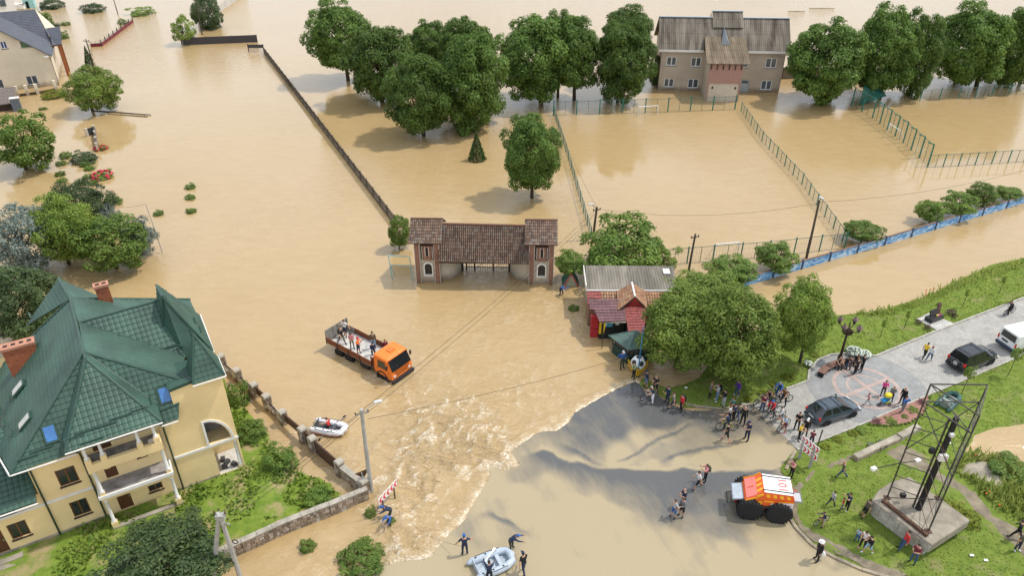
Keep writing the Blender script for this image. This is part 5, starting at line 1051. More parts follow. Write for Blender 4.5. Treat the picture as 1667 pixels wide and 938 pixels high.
for i, q_ in enumerate(pil):
    a = at(*q_) - o0; mb = stonework(.5, -.5, 1.3, .5); o = mb.build('pillar', STONE, yf); stuff(o); c = MB().box((.25, 0, .4), (.42, .42, 1.8)).build('pillar_core', MORT, yf); cp_ = MB().box((.25, 0, 1.36), (.62, .62, .12), taper=.8).build('pillar_cap', CAPS, yf)
    nx_ = at(*pil[min(i + 1, len(pil) - 1)]) - o0 if i + 1 < len(pil) else a; q = hdg(a, nx_) if i + 1 < len(pil) else 2.2
    for x in (o, c, cp_): x.location = (a.x, a.y, 0); x.rotation_euler = (0, 0, q)
    if i + 1 < len(pil):
        d = (nx_ - a).normalized(); s0 = a + d * .5; L = (nx_ - s0).length
        if i in (0,): stone_wall(yf, o0, at(*q_) + d * .5, at(*pil[i + 1]), -.5, 1.0, .35); continue
        if i in (1, 2, 3, 5):
            mb = MB(); mb.box2((0, -.03, 0 if i < 3 else .5), (L, .03, 1.25)); mb.box2((0, -.05, 1.2), (L, .05, 1.28)); o = mb.build('sheet_panel', SHEET, yf); o.location = (s0.x, s0.y, 0); o.rotation_euler = (0, 0, q)
            if i == 3 or i == 1: pass
        else:
            stone_wall(yf, o0, at(*q_) + d * .5, at(*pil[i + 1]), -.5, .55, .28, False)
            mb = MB(); n_ = 7
            pr = [(L * k / 12, 0, .75 + .35 * (2 * k / 12 - 1) ** 2) for k in range(13)]; mb.tube(pr, .03, 5); mb.bar((0, 0, .62), (L, 0, .62), .03)
            for k in range(1, n_ + 1): c_ = L * k / (n_ + 1); mb.torus((c_, 0, .72), .09, .018, (0, 1, 0), 8, 4)
            o = mb.build('iron_scroll', DARKI, yf); o.location = (s0.x, s0.y, 0); o.rotation_euler = (0, 0, q)
# ================================================================ poles and overhead lines
CPOLE = mat('concrete_pole', (.36, .35, .32), .85, var=.2, scale=2); WPOLE = mat('timber_pole', (.075, .06, .045), .9, var=.3, scale=2, stretch=(4, 4, .4)); PORC = mat('insulator', (.10, .07, .05), .3)
def pole(base, top, label, m, r=.14, arm=True, lamp=None, name='utility_pole'):
    b = at(*base); h = height_at(top[0], top[1], b); t = thing(name, label, 'pole', (b.x, b.y, 0)); tx = (top[0] - to_px((b.x, b.y, h))[0]) / 16.0
    MB().tube([(0, 0, -1), (tx * .5, 0, h / 2), (tx, 0, h)], [r, r * .85, r * .7], 8).build('shaft', m, t)
    if arm:
        MB().box((tx, 0, h - .35), (.9, .08, .08), R(20)).build('crossarm', m, t)
        for k in (-1, 1): MB().lathe([(.05, 0), (.06, .06), (.03, .16)], 8, (tx + .38 * k, .14 * k, h - .3)).build('insulator', PORC, t)
    if lamp:
        MB().tube([(tx, 0, h - .3), (tx + lamp[0], lamp[1], h + .25)], .035, 6).build('lamp_arm', m, t); MB().box((tx + lamp[0] * 1.3, lamp[1] * 1.3, h + .33), (.55, .2, .12), math.atan2(lamp[1], lamp[0])).build('lamp_head', mat('lamp_grey', (.5, .52, .54), .4), t, bevel=.03)
    return Vector((b.x + tx, b.y, h))
TA = pole((604, 800), (587, 667), 'tall concrete street pole with lamp at corner of stone wall', CPOLE, .17, True, (.8, .3)); TB = pole((965, 388), (972, 337), 'dark timber pole behind the round green tree at the gate', WPOLE, .15, True, (-.5, 0)); TC = pole((1313, 420), (1334, 326), 'tall timber pole with white lamp beside the mural wall', WPOLE, .15, False, (.05, -.1)); TD = pole((1118, 456), (1132, 381), 'shorter timber pole right of the corrugated shed', WPOLE, .13)
TE = pole((155, 114), (139, 63), 'thin dark pole leaning beside cypress at upper left', WPOLE, .13); TF = pole((329, 56), (320, -4), 'dark pole behind black sheet fence at the top', WPOLE, .14); TG = pole((192, 22), (183, -4), 'short dark pole at top edge above the maroon fence', WPOLE, .12, False); TH = pole((265, 411), (237, 332), 'thin grey post standing alone in water beside green bushes', CPOLE, .05, False)
# A-frame pole bottom left
b0, b1 = at(341, 955, .2), at(396, 955, .2); tz = height_at(358, 838, (b0 + b1) / 2); tt = Vector(((b0.x + b1.x) / 2 + .0, (b0.y + b1.y) / 2, tz)); tt.x = at(358, 838, tz).x
af = thing('a_frame_pole', 'concrete A-frame electric pole leaning together at bottom left', 'pole', (tt.x, tt.y, 0))
for b in (b0, b1): MB().tube([b - Vector((tt.x, tt.y, .8)), Vector((0 + (b.x - tt.x) * .03, (b.y - tt.y) * .03, tz))], [.17, .12], 8).build('leg', CPOLE, af)
MB().box((0, 0, tz - .15), (.5, .35, .3)).build('head', CPOLE, af)
for x, z in ((-.3, .1), (.3, .05), (0, .3), (.35, -.5), (-.25, -.6)): MB().lathe([(.05, 0), (.07, .08), (.03, .2)], 8, (x, 0, tz + z)).build('insulator', PORC, af)
MB().box((.12, 0, tz - .7), (.7, .07, .07), R(-20)).build('crossarm', CPOLE, af); MB().torus((.45, -.1, tz - 2.2), .16, .03, (0, 1, 0), 10, 5).build('cable_coil', DARKI, af)
AF = Vector((tt.x, tt.y, tz + .1))
CABLE = mat('black_cable', (.015, .015, .015), .6)
def wire(a, b, sag, label, r=.013):
    a, b = Vector(a), Vector(b); t = thing('overhead_wire', label, 'wire', tuple(a), 0, 'overhead wires'); pts = [(a.lerp(b, k / 16) - Vector((0, 0, sag * 4 * (k / 16) * (1 - k / 16))) - a) for k in range(17)]
    MB().tube(pts, r, 4).build('strand', CABLE, t)
for dz, dx, w_ in ((0, 0, 'upper'), (-.28, .25, 'lower')): wire(TA + Vector((dx, 0, dz - .1)), TB + Vector((dx, 0, dz - .15)), .5, w_ + ' wire from concrete street pole to timber pole at gate')
wire(TA + Vector((.3, .1, -.9)), at(1085, 560, 2.6), .5, 'single wire from concrete street pole towards tree beside the football')
for dz, dx, w_ in ((0, 0, 'topmost'), (-.25, .2, 'middle'), (-.6, .3, 'lowest')): wire(AF + Vector((dx, 0, dz)), TA + Vector((-dx * .6, 0, dz - .1)),   .35, w_ + ' wire from A-frame pole to concrete street pole')
for dz, w_ in ((0, 'upper'), (-.3, 'lower')): wire(AF + Vector((-.2, 0, dz)), at(-60, 1040, 6.0) + Vector((0, 0, dz)),  .3, w_ + ' wire leaving the A-frame pole at bottom left')
wire(TB - Vector((0, 0, .2)), TC - Vector((0, 0, .3)), 1.1, 'long slack wire between the two timber poles over pitch'); wire(TB - Vector((0, 0, .2)), Vector((5.5, 63.5, 4.6)), .3, 'short wire from timber pole to gatehouse'); wire(TB - Vector((0, 0, .1)), at(905, 190, 3), .6, 'wire from timber pole along left side of pitch')
wire(TC - Vector((0, 0, .2)), at(1720, 262, 4), 1.0, 'faint wire from tall timber pole to right edge'); wire(TH, at(190, 336, 1.5), .2, 'thin wire from grey post to green bushes')
# ================================================================ floodlight tower on concrete plinth
zt = 1.5; plp = [at(*q, zt) for q in ((1419, 815), (1430, 798), (1452, 784), (1481, 776), (1580, 847), (1517, 888))]; o0 = plp[0]
pl = thing('concrete_plinth', 'big weathered concrete block carrying the steel tower', 'plinth', (o0.x, o0.y, 0)); PLC = mat('plinth_concrete', (.26, .225, .175), .9, var=.4, scale=.7, bump=.6, bscale=5); PLW = mat('whitewashed_concrete', (.40, .375, .325), .9, var=.4, scale=1.2, bump=.6, bscale=5)
loc = [(p.x - o0.x, p.y - o0.y) for p in plp]; ccx = sum(p[0] for p in loc) / 6; ccy = sum(p[1] for p in loc) / 6
big = [(ccx + (x - ccx) * 1.0, ccy + (y - ccy) * 1.0) for x, y in loc]; sml = [(ccx + (x - ccx) * .9, ccy + (y - ccy) * .9) for x, y in loc]
mb = MB(); mb.prism(big[::-1], .75, zt); mb.build('block', PLC, pl, bevel=.06); mb = MB(); mb.prism(sml[::-1], -.2, .749); mb.build('foot', PLW, pl, bevel=.04)
f0, f1 = Vector((*big[0], 0)), Vector((*big[5], 0)); q = hdg(f0, f1); L = (f1 - f0).length
k_ = 6
for i in range(k_):
    p_ = f0.lerp(f1, (i + .5) / k_); nrm = Vector((math.sin(q), -math.cos(q), 0)); mb = MB(); mb.box(p_ + nrm * .02 + Vector((0, 0, 1.08)), (L / k_ - .03, .05, .56), q); mb.build('face_slab', PLW, pl)
STEEL = mat('dark_steel', (.07, .066, .06), .55, .4, var=.3); RUST = mat('rusty_steel', (.09, .045, .025), .8, var=.4)
fb = [at(*q, zt) for q in ((1444, 811), (1511, 866), (1527, 812))]; zT = sum(height_at(px, py, b) for (px, py), b in zip(((1527, 625), (1607, 678), (1619, 627)), fb)) / 3
tw = thing('lattice_tower', 'tall three-legged steel lattice tower with black mast on concrete block', 'tower', tuple(fb[0])); tb = fb[0]
lg = [b - tb for b in fb]; Hh = zT - zt; UP = Vector((0, 0, 1))
for l_ in lg: mb = MB(); mb.bar(l_, l_ + UP * Hh, .07); mb.build('leg', STEEL, tw); MB().box(l_ + UP * .03, (.35, .35, .05)).build('foot_plate', RUST, tw)
mc = at(1495, 829, zt) - tb; mt = height_at(1562, 680, at(1495, 829, zt)) - zt; MB().tube([mc, mc + UP * mt], [.2, .17], 10).build('mast', mat('black_mast', (.012, .012, .013), .6), tw)
m2 = at(1486, 826, zt) - tb; mb = MB(); mb.bar(m2, m2 + UP * (mt * .98), .09); mb.build('inner_leg', STEEL, tw)
for f in (1.0, .86):
    for i in range(3): mb = MB(); mb.bar(lg[i] + UP * Hh * f, lg[(i + 1) % 3] + UP * Hh * f, .065); mb.build('ring_bar', STEEL, tw)
for k in range(1, 8): z = Hh * .86 * k / 8; mb = MB(); mb.bar(lg[0] + UP * z, m2 + UP * z, .045); mb.build('rung', STEEL, tw)
N_ = 7
for k in range(N_):
    za, zb = Hh * .86 * k / N_, Hh * .86 * (k + 1) / N_; a_, b_ = (1, 2) if k % 2 else (2, 1); mb = MB(); mb.bar(lg[a_] + UP * za, lg[b_] + UP * zb, .04); mb.build('brace', STEEL, tw); mb = MB(); mb.bar(lg[1] + UP * za, m2 + UP * zb, .03); mb.build('brace', RUST if k % 3 == 1 else STEEL, tw)
for a_, b_, f0_, f1_ in ((0, 1, 1.0, .86), (0, 1, .84, .5), (0, 2, .45, .86), (1, 2, 1, .86), (0, 1, .0, .3)): mb = MB(); mb.bar(lg[a_] + UP * Hh * f0_, lg[b_] + UP * Hh * f1_, .045); mb.build('brace', STEEL, tw)
for z, d in ((Hh * .33, (-1.9, -.5)), (Hh * .33, (1.2, .2))): e = lg[0] + UP * z + Vector((d[0], d[1], 0)); mb = MB(); mb.bar(lg[0] + UP * z, e, .05); mb.build('lamp_arm', STEEL, tw); MB().box(e, (.35, .25, .18), .4).build('floodlight', WHI, tw)
MB().box(mc + UP * mt * .62 + Vector((-.05, -.3, 0)), (.5, .25, .45)).build('junction_box', WHI, tw); MB().box(mc + UP * mt * .85 + Vector((-.05, -.25, 0)), (.25, .2, .22)).build('junction_box', WHI, tw); MB().box(m2 + UP * mt * .66 + Vector((-.4, -.2, 0)), (.3, .25, .3)).build('floodlight', DARKI, tw); MB().box(mc + UP * .5 + Vector((-.9, .6, .1)), (.3, .25, .3)).build('floodlight', DARKI, tw)
a_, b_ = at(1437, 815, zt + .1), at(1510, 873, zt + .1); mb = MB(); mb.bar(a_ - tb + UP * .0, b_ - tb, .22, .18); mb.build('ground_beam', RUST, tw)
for (a_, b_, lab) in (((1392, 744), (1463, 711), 'long mossy concrete beam lying on grass, its left half'), ((1464, 710), (1496, 693), 'long pale concrete beam lying on grass, its right half')):
    a, b = at(*a_, .45), at(*b_, .45); t = thing('concrete_beam', lab, 'beam', (a.x, a.y, .08), hdg(a, b), 'concrete beams on the lawn'); L = (b - a).length - .03; MB().box2((0, -.26, 0), (L, .26, .42)).build('beam', CONC if 'pale' in lab else KERB2, t, bevel=.04); MB().box2((0.05, -.2, .421), (L - .05, .2, .44)).build('top_skin', CONC, t)
sl, _ = sheet('concrete_slab', pxpoly(path_slab, .2), lambda x, y, d: np.minimum(.22, .1 + d * .5), CONC, .35, .15, 5); tag(sl, 'broken grey concrete slab among poppies beside pond', 'slab')
# ================================================================ chevron signs
CHW = mat('sign_white', (.75, .74, .72), .4, var=.04); CHR = mat('sign_red', (.60, .02, .03), .4, var=.06)
def chevron_board(root, p0, d, up, L, h, n, sgn=1):
    """striped board: white sheet with red arrow heads standing 3 mm proud"""
    p0, d, up = Vector(p0), Vector(d).normalized(), Vector(up).normalized(); nr = d.cross(up).normalized()
    mb = MB(); mb.extrude([p0, p0 + d * L, p0 + d * L + up * h, p0 + up * h], nr * -.03); bd = mb.build('board', CHW, root)
    w = L / n
    for k in range(n):
        x = k * w + w * .1; a = w * .42 * sgn
        x0 = x if sgn > 0 else x + w * .42
        q = [(x0, .05), (x0 + w * .42, .05), (x0 + w * .42 + a, h / 2), (x0 + w * .42, h - .05), (x0, h - .05), (x0 + a, h / 2)]
        for tri in (q[0:3] + [q[5]], [q[5], q[2], q[3], q[4]]):
            pts = [p0 + d * min(max(u_, .02), L - .02) + up * v_ + nr * .004 for u_, v_ in tri]; mb = MB(); mb.extrude(pts, nr * .002); mb.build('arrow', CHR, bd)
def sign_post(root, a, b, r=.06, m=None): MB().tube([a, b], r, 8).build('post', m or CPOLE, root)
a, b = at(624, 834, 0), at(644, 811, 0); cs1 = thing('chevron_sign', 'red and white chevron road sign in racing water beside crouching men', 'sign', (a.x, a.y, 0)); d = (b - a)
for f in (0.05, .95): sign_post(cs1, d * f + Vector((0, 0, -.8)), d * f + Vector((0, 0, 1.1)), .05, RUST)
chevron_board(cs1, d * -.22 + Vector((0, 0, .9)), d, (0, 0, 1), d.length * 1.45, .62, 5, -1)
a, b = at(1300, 747, .1), at(1318, 762, .1); cs2 = thing('chevron_sign', 'double red and white chevron sign on grass at the corner of the square', 'sign', (a.x, a.y, 0)); d = (b - a)
for f in (.02, .98): sign_post(cs2, d * f + Vector((0, 0, -.2)), d * f + Vector((0, 0, 2.0)), .11)
for z in (1.05, 1.75): chevron_board(cs2, d * -.25 + Vector((0, -.12, z)), d, (0, 0, 1), d.length * 1.5, .55, 5, 1)
p = at(1329, 731, .1); ip = thing('iron_post', 'plain dark iron post behind the double chevron sign', 'post', (p.x, p.y, 0)); MB().tube([(0, 0, -.2), (.05, 0, 1.9)], .05, 8).build('shaft', STEEL, ip); MB().sphere((.05, 0, 1.92), .06).build('cap', STEEL, ip)
p = at(595, 797, 0); rs = thing('triangle_sign', 'rusty triangular road sign seen from behind at wall corner', 'sign', (p.x, p.y, 0)); MB().tube([(0, 0, -.5), (-.1, 0, 1.6)], .04, 6).build('post', CPOLE, rs); MB().extrude([(-.55, -.1, 1.6), (.4, .25, 1.8), (-.05, .08, 1.0)], (.01, -.02, 0)).build('plate', mat('rusty_plate', (.12, .06, .035), .7, var=.4), rs)
# ================================================================ street lamp with lanterns, round bench, memorial
p = at(1366, 588, .06); lh = height_at(1386, 535, p); LB = mat('bronze_brown', (.055, .03, .022), .5, .4, var=.2); LG = mat('lantern_glass', (.10, .085, .08), .2)
sl_ = thing('lantern_post', 'tall brown ornamental lamp post with lanterns at edge of square', 'street lamp', (p.x, p.y, .06)); MB().lathe([(.2, 0), (.2, .5), (.13, .6), (.11, 1.2), (.09, lh)], 10).build('shaft', LB, sl_, True)
MB().lathe([(.05, lh * .8), (.42, lh * .86), (.45, lh * .9), (.1, lh * .82)], 12).build('basket', LB, sl_)
for k in range(4):
    q = R(40 + 90 * k); ex = Vector((math.cos(q) * .85, math.sin(q) * .85, lh + .1)); MB().tube([(0, 0, lh * .85), (ex.x * .5, ex.y * .5, lh - .25), (ex.x, ex.y, lh)], .035, 6).build('bracket', LB, sl_); ln = MB().lathe([(.12, lh), (.2, lh + .38)], 4, (ex.x, ex.y, 0)).build('lantern', LG, sl_); MB().lathe([(.3, lh + .38), (.32, lh + .42), (.06, lh + .68), (.03, lh + .82)], 4, (ex.x, ex.y, 0)).build('lantern_roof', mat('lantern_mauve', (.16, .10, .10), .5), ln)
MB().tube([(0, 0, lh * .8), (0, 0, lh + .6)], .05, 8).build('finial', LB, sl_)
bn = thing('curved_bench', 'curved brown slatted bench by the lamp post', 'bench', (p.x, p.y, .06)); BW = mat('bench_slats', (.19, .10, .07), .7, var=.25, scale=4)
bpts = [at(*q, .5) for q in ((1337, 607), (1342, 601), (1349, 596), (1358, 592), (1368, 589), (1379, 587), (1390, 586), (1400, 587))]
for a, b in zip(bpts[:-1], bpts[1:]):
    for k in range(5):
        p0, p1 = a.lerp(b, k / 5), a.lerp(b, (k + .85) / 5); c = (p0 + p1) / 2 - p; MB().box((c.x, c.y, .42), ((p1 - p0).length, .6, .05), hdg(a, b)).build('slat', BW, bn)
    c = a - p; MB().box((c.x, c.y, .2), (.1, .45, .38), hdg(a, b)).build('leg', DARKI, bn)
a, b = at(1507, 526, .1), at(1532, 516, .1); mm = thing('memorial', 'dark granite memorial with two tilted slabs and flowers on pale paving', 'memorial', ((a.x + b.x) / 2, (a.y + b.y) / 2, .12), hdg(a, b)); GRA = mat('black_granite', (.025, .025, .027), .25, var=.3, scale=8); RGR = mat('brown_granite', (.10, .045, .04), .3, var=.3, scale=8)
MB().box((0, 0, .22), (1.7, .75, .45)).build('base', GRA, mm, bevel=.02); MB().box((-.15, .12, .75), (.95, .1, .65), m=Matrix.Rotation(R(-18), 3, 'X')).build('slab', GRA, mm); MB().box((.6, .2, .95), (.4, .1, 1.05), m=Matrix.Rotation(R(-12), 3, 'X') @ Matrix.Rotation(R(8), 3, 'Y')).build('stele', RGR, mm)
for k, c in enumerate(((.6, .45, .05), (.6, .5, .4), (.5, .05, .1), (.4, .02, .08))): MB().sphere((.1 + .12 * k, -.1 - .03 * k, .5), .1).build('flower', mat('flower%d' % k, c, .7), mm)
mpv, _ = sheet('memorial_paving', pxpoly([(1492, 520), (1512, 510), (1553, 527), (1527, 539)], .13), lambda x, y, d: .155 + 0 * x, mat_paving('pale_slabs', (.45, .43, .40), (.55, .53, .50), (.25, .24, .2), R(30), .4, .4), .5); struct(mpv)
# ================================================================ flower bed
fbp = [(1414, 687), (1420, 691), (1452, 693), (1485, 687), (1505, 673), (1512, 652), (1511, 643)]; MULCH = mat('red_mulch', (.30, .15, .12), .95, var=.3, scale=6, bump=.6)
bed, _ = sheet('flower_bed', pxpoly(fbp, .12), lambda x, y, d: np.minimum(.19, .12 + d * .3), MULCH, .35); struct(bed)
# ================================================================ water debris: fallen pole, planks
p, q = at(150, 180), at(246, 188); fp = thing('fallen_pole', 'fallen wooden pole floating in water below walnut tree', 'pole', (p.x, p.y, 0), hdg(p, q)); L = (q - p).length; MB().tube([(0, 0, .05), (L, 0, .12)], [.09, .07], 6).build('shaft', WPOLE, fp)
for k in range(4): MB().tube([(L * (.3 + .2 * k), 0, .1), (L * (.3 + .2 * k) + .4, -.9, .02)], .03, 5).build('spar', WPOLE, fp)
MB().tube([(L * .35, -.9, .03), (L * .99, -.7, .05)], .06, 6).build('rail', WPOLE, fp)
for px, py, L, q, lab in ((1297, 18, 4, .8, 'pale plank adrift in water above clubhouse'), (1338, 13, 6, -.03, 'thin plank adrift in water at top right'), (1500, 32, 3, 1.0, 'short plank adrift between trees at top right')): p = at(px, py); tag(MB().tube([(-L / 2, 0, .01), (0, 0, .03), (L / 2, 0, .01)], [.05, .07, .04], 6).build('driftwood', WPOLE), lab, 'driftwood').location = p
# ================================================================ trees, bushes, grass
def leaf_cloud(C, S, D_out, n, leaf, r, flat=.8, up=.25, droop=0.0):
    """n leaf faces spread over clumps with centres C, sizes S; returns verts (4n,3)"""
    k = len(C); idx = r.integers(0, k, n) if not hasattr(S, 'cum') else None
    w = S ** 2; idx = r.choice(k, n, p=w / w.sum())
    d = r.normal(size=(n, 3)) + D_out[idx] * .9 + np.array([0, 0, up]); d /= np.linalg.norm(d, axis=1, keepdims=True) + 1e-9
    rad = r.uniform(.55, 1.08, (n, 1)); pos = C[idx] + d * S[idx][:, None] * rad * np.array([1, 1, flat])
    nr = d * .9 + r.normal(size=(n, 3)) * .4 + np.array([0, 0, .55]); nr /= np.linalg.norm(nr, axis=1, keepdims=True)
    t = np.cross(nr, r.normal(size=(n, 3))); t /= np.linalg.norm(t, axis=1, keepdims=True) + 1e-9; b = np.cross(nr, t)
    L = leaf * r.uniform(.65, 1.35, (n, 1)); W = L * r.uniform(.42, .6, (n, 1)); dr = np.array([0, 0, -1]) * L * droop
    return np.stack([pos - t * L * .5, pos + b * W * .5 + nr * L * .08, pos + t * L * .5 + dr, pos - b * W * .5 + nr * L * .08], 1).reshape(-1, 3)
def crown_mesh(name, m, seed, nclump, n, leaf, rmin=.6, cs=(.2, .34), bottom=-.75, flat=.8, uneven=.12, squash=1.0):
    r = np.random.default_rng(seed); g = (1 + 5 ** .5) / 2; i = np.arange(nclump) + .5
    z = 1 - 2 * i / nclump; th = 2 * np.pi * i / g; d = np.stack([np.sqrt(1 - z * z) * np.cos(th), np.sqrt(1 - z * z) * np.sin(th), z], 1) + r.normal(0, .09, (nclump, 3)); d /= np.linalg.norm(d, axis=1, keepdims=True)
    rad = r.uniform(rmin, .84, nclump) * (1 + uneven * np.sin(3.1 * th + seed) * np.cos(2.3 * z + seed)); C = d * rad[:, None]; C[:, 2] = np.maximum(C[:, 2], bottom) * squash; S = r.uniform(cs[0], cs[1], nclump)
    V = leaf_cloud(C, S, d, n, leaf, r, flat); V = V[: len(V) // 4 * 4]
    return np_mesh(name, V, np.arange(len(V)).reshape(-1, 4), m)
L_LIN = mat_leaf('linden_leaves', (.042, .096, .018), (.19, .285, .055)); L_WAL = mat_leaf('walnut_leaves', (.08, .15, .022), (.31, .40, .075)); L_GRN = mat_leaf('fresh_leaves', (.065, .135, .022), (.235, .33, .065)); L_DRK = mat_leaf('dark_leaves', (.032, .068, .026), (.13, .18, .065)); L_SIL = mat_leaf('silver_leaves', (.12, .165, .14), (.30, .36, .32)); L_YEL = mat_leaf('yellow_green_leaves', (.10, .14, .012), (.33, .36, .04)); L_CON = mat_leaf('cypress_needles', (.05, .10, .035), (.13, .20, .06)); L_PUR = mat_leaf('purple_leaves', (.04, .012, .03), (.12, .04, .07))
PROTO = {
 'linden': [crown_mesh('crown', L_LIN, s, 110, 28000, .072, .60, (.15, .32), -.9, .8, .22) for s in (1, 2, 3, 4, 5)],
 'walnut': [crown_mesh('crown', L_WAL, s, 90, 17000, .072, .5, (.18, .34), -.7, .7, .2) for s in (11, 12, 13)],
 'green': [crown_mesh('crown', L_GRN, s, 52, 8000, .095, .5, (.2, .36), -.65, .75, .2) for s in (21, 22, 23)],
 'dark': [crown_mesh('crown', L_DRK, s, 60, 14000, .075, .55, (.2, .34), -.65, .75, .18) for s in (31, 32)],
 'silver': [crown_mesh('crown', L_SIL, s, 54, 7000, .09, .5, (.2, .36), -.7, .8, .22) for s in (41, 42)],
 'yellow': [crown_mesh('crown', L_YEL, s, 26, 2400, .13, .5, (.22, .4), -.4, .7, .2) for s in (51,)],
 'bush': [crown_mesh('crown', L_GRN, s, 34, 3400, .12, .45, (.2, .38), -.4, .75, .25) for s in (61, 62)],
 'darkbush': [crown_mesh('crown', L_DRK, s, 34, 3200, .12, .45, (.2, .38), -.4, .75, .2) for s in (71,)],
 'purple': [crown_mesh('crown', L_PUR, 81, 16, 500, .22, .4, (.3, .45), -.4)],
 'olive': [crown_mesh('crown', L_WAL, s, 30, 2600, .13, .45, (.2, .38), -.4, .75, .25) for s in (65,)],
}
def cone_mesh(seed, n, leaf):
    r = np.random.default_rng(seed); z = 1 - np.sqrt(r.uniform(0, 1, n)); th = r.uniform(0, 2 * np.pi, n); rr = (1 - z) * r.uniform(.75, 1.0, n) * (1 + .12 * np.sin(th * 7 + z * 20)); d = np.stack([np.cos(th), np.sin(th), np.full(n, .5)], 1); C = np.stack([rr * np.cos(th), rr * np.sin(th), z * 2 - 1], 1)
    t = d * .8 + r.normal(size=(n, 3)) * .3; t /= np.linalg.norm(t, axis=1, keepdims=True); b = np.cross(t, r.normal(size=(n, 3))); b /= np.linalg.norm(b, axis=1, keepdims=True); L = leaf
    return np_mesh('crown', np.stack([C - t * L, C + b * L * .5, C + t * L, C - b * L * .5], 1).reshape(-1, 3), np.arange(n * 4).reshape(-1, 4), L_CON)
PROTO['cone'] = [cone_mesh(5, 2200, .09)]
BARK = mat('grey_bark', (.07, .055, .04), .95, var=.35, scale=6, stretch=(3, 3, .5)); _tn = {}
def plant(base, box, kind, name, label, cat, group=None, z=0.0, fixed_h=None, trunk=True, mat_over=None):
    """base: pixel of the foot; box: crown outline in the photo (x0, y0, x1, y1)"""
    b = at(*base, z); x0, y0, x1, y1 = box; cx, cy = (x0 + x1) / 2, (y0 + y1) / 2; rt_ = {}
    d = _fw + Vector((1, 0, 0)) * ((cx - PW / 2) / FPX) - _up * ((cy - PH / 2) / FPX); tt_ = b.y / d.y; c = Vector((0, 0, CAM_H)) + d * tt_
    k = FPX / (c - Vector((0, 0, CAM_H))).dot(_fw); rx = (x1 - x0) / 2 / k; hp = (y1 - y0) / 2 / k; el = math.atan2(CAM_H - c.z, math.hypot(c.x, c.y)); 
    rz = math.sqrt(max(hp * hp - (rx * math.sin(el)) ** 2, (.35 * rx) ** 2)) / math.cos(el)
    if kind in ('bush', 'darkbush', 'olive', 'yellow') and not trunk: rz *= .75; c.z = b.z + .4 * rz
    c.z = max(c.z, b.z + .25 * rz)
    root = thing(name, label, cat, (b.x, b.y, b.z), 0, group); ps = PROTO[kind]; i_ = _tn.get(kind, 0); _tn[kind] = i_ + 1
    cr = bpy.data.objects.new('crown', ps[i_ % len(ps)]); link(cr, root); cr.location = c - b - Vector((0, 0, .07 * rz if kind == 'linden' else 0)); kf = .97 if kind == 'linden' else 1.08 if kind in ('walnut', 'green', 'dark', 'silver') else 1.0; cr.scale = (rx * kf * (1.1 if kind == 'linden' else 1), rx * kf * (1.1 if kind == 'linden' else 1), rz * kf); cr.rotation_euler = (0, 0, 0 if kind == 'cone' else i_ * 1.7)
    if mat_over: cr.data = cr.data.copy(); cr.data.materials[0] = mat_over
    if trunk:
        h = c.z - b.z; tr = max(.05, rx * .055); mb = MB(); o = c - b
        mb.tube([(0, 0, -.9 if z < .05 else -.2), (o.x * .1, o.y * .1, h * .35), (o.x * .6, o.y * .6, h * .8), (o.x, o.y, h + rz * .3)], [tr * 1.3, tr, tr * .8, tr * .3], 8)
        for q in range(6):
            a = q * 1.05 + i_; s0 = Vector((o.x * .5, o.y * .5, h * (.6 + .06 * q))); mb.tube([s0, s0 + Vector((math.cos(a) * rx * .35, math.sin(a) * rx * .35, rz * .3)), s0 + Vector((math.cos(a) * rx * .65, math.sin(a) * rx * .65, rz * .55))], [tr * .5, tr * .35, tr * .12], 5)
        mb.build('trunk', BARK, root, True)
    return root
LG_ = 'clipped linden trees round the pitch'
for base, box, lab in [
 ((567, 131), (503, -2, 600, 112), 'round dark linden tree, leftmost of the row at top'), ((622, 166), (566, 34, 672, 160), 'broad linden tree second from left, before the tall pair'),
 ((690, 122), (660, 30, 735, 120), 'partly hidden linden between the front lindens, set back'), ((757, 140), (712, 24, 802, 130), 'linden whose top shows behind the biggest front linden'),
 ((770, 207), (706, 50, 820, 213), 'biggest dark linden in the left group, right of the front one'), ((690, 221), (629, 82, 732, 216), 'front linden of the left group nearest the long fence'),
 ((881, 166), (812, 20, 930, 160), 'broad linden left of a pair before the open water'), ((908, 158), (880, 12, 950, 120), 'linden top peeping between the pair at top centre'),
 ((935, 163), (882, 22, 974, 142), 'darker linden at right of the central pair'), ((1005, 166), (969, 30, 1062, 158), 'tall linden directly left of the grey clubhouse'), ((1016, 140), (982, 8, 1060, 90), 'linden top standing behind the tall one left of clubhouse'),
 ((866, 322), (820, 180, 909, 310), 'single oval linden standing alone in water behind gatehouse'),
 ((1335, 166), (1286, 27, 1406, 163), 'linden directly right of the clubhouse'), ((1433, 158), (1392, 4, 1490, 152), 'tall linden in middle of the right-hand group'), ((1480, 156), (1462, 15, 1530, 152), 'linden at right of the middle group at upper right'),
 ((1590, 140), (1530, 2, 1640, 138), 'big dark linden near the top right corner'), ((1660, 138), (1615, 4, 1700, 138), 'linden cut by the right edge of the picture')]:
    plant(base, box, 'linden', 'linden_tree', lab, 'tree', LG_)
plant((776, 260), (761, 214, 791, 262), 'cone', 'small_conifer', 'little conifer standing in water between lindens', 'tree'); plant((146, 108), (134, 74, 151, 110), 'cone', 'cypress', 'dark narrow cypress beside leaning pole at upper left', 'tree')
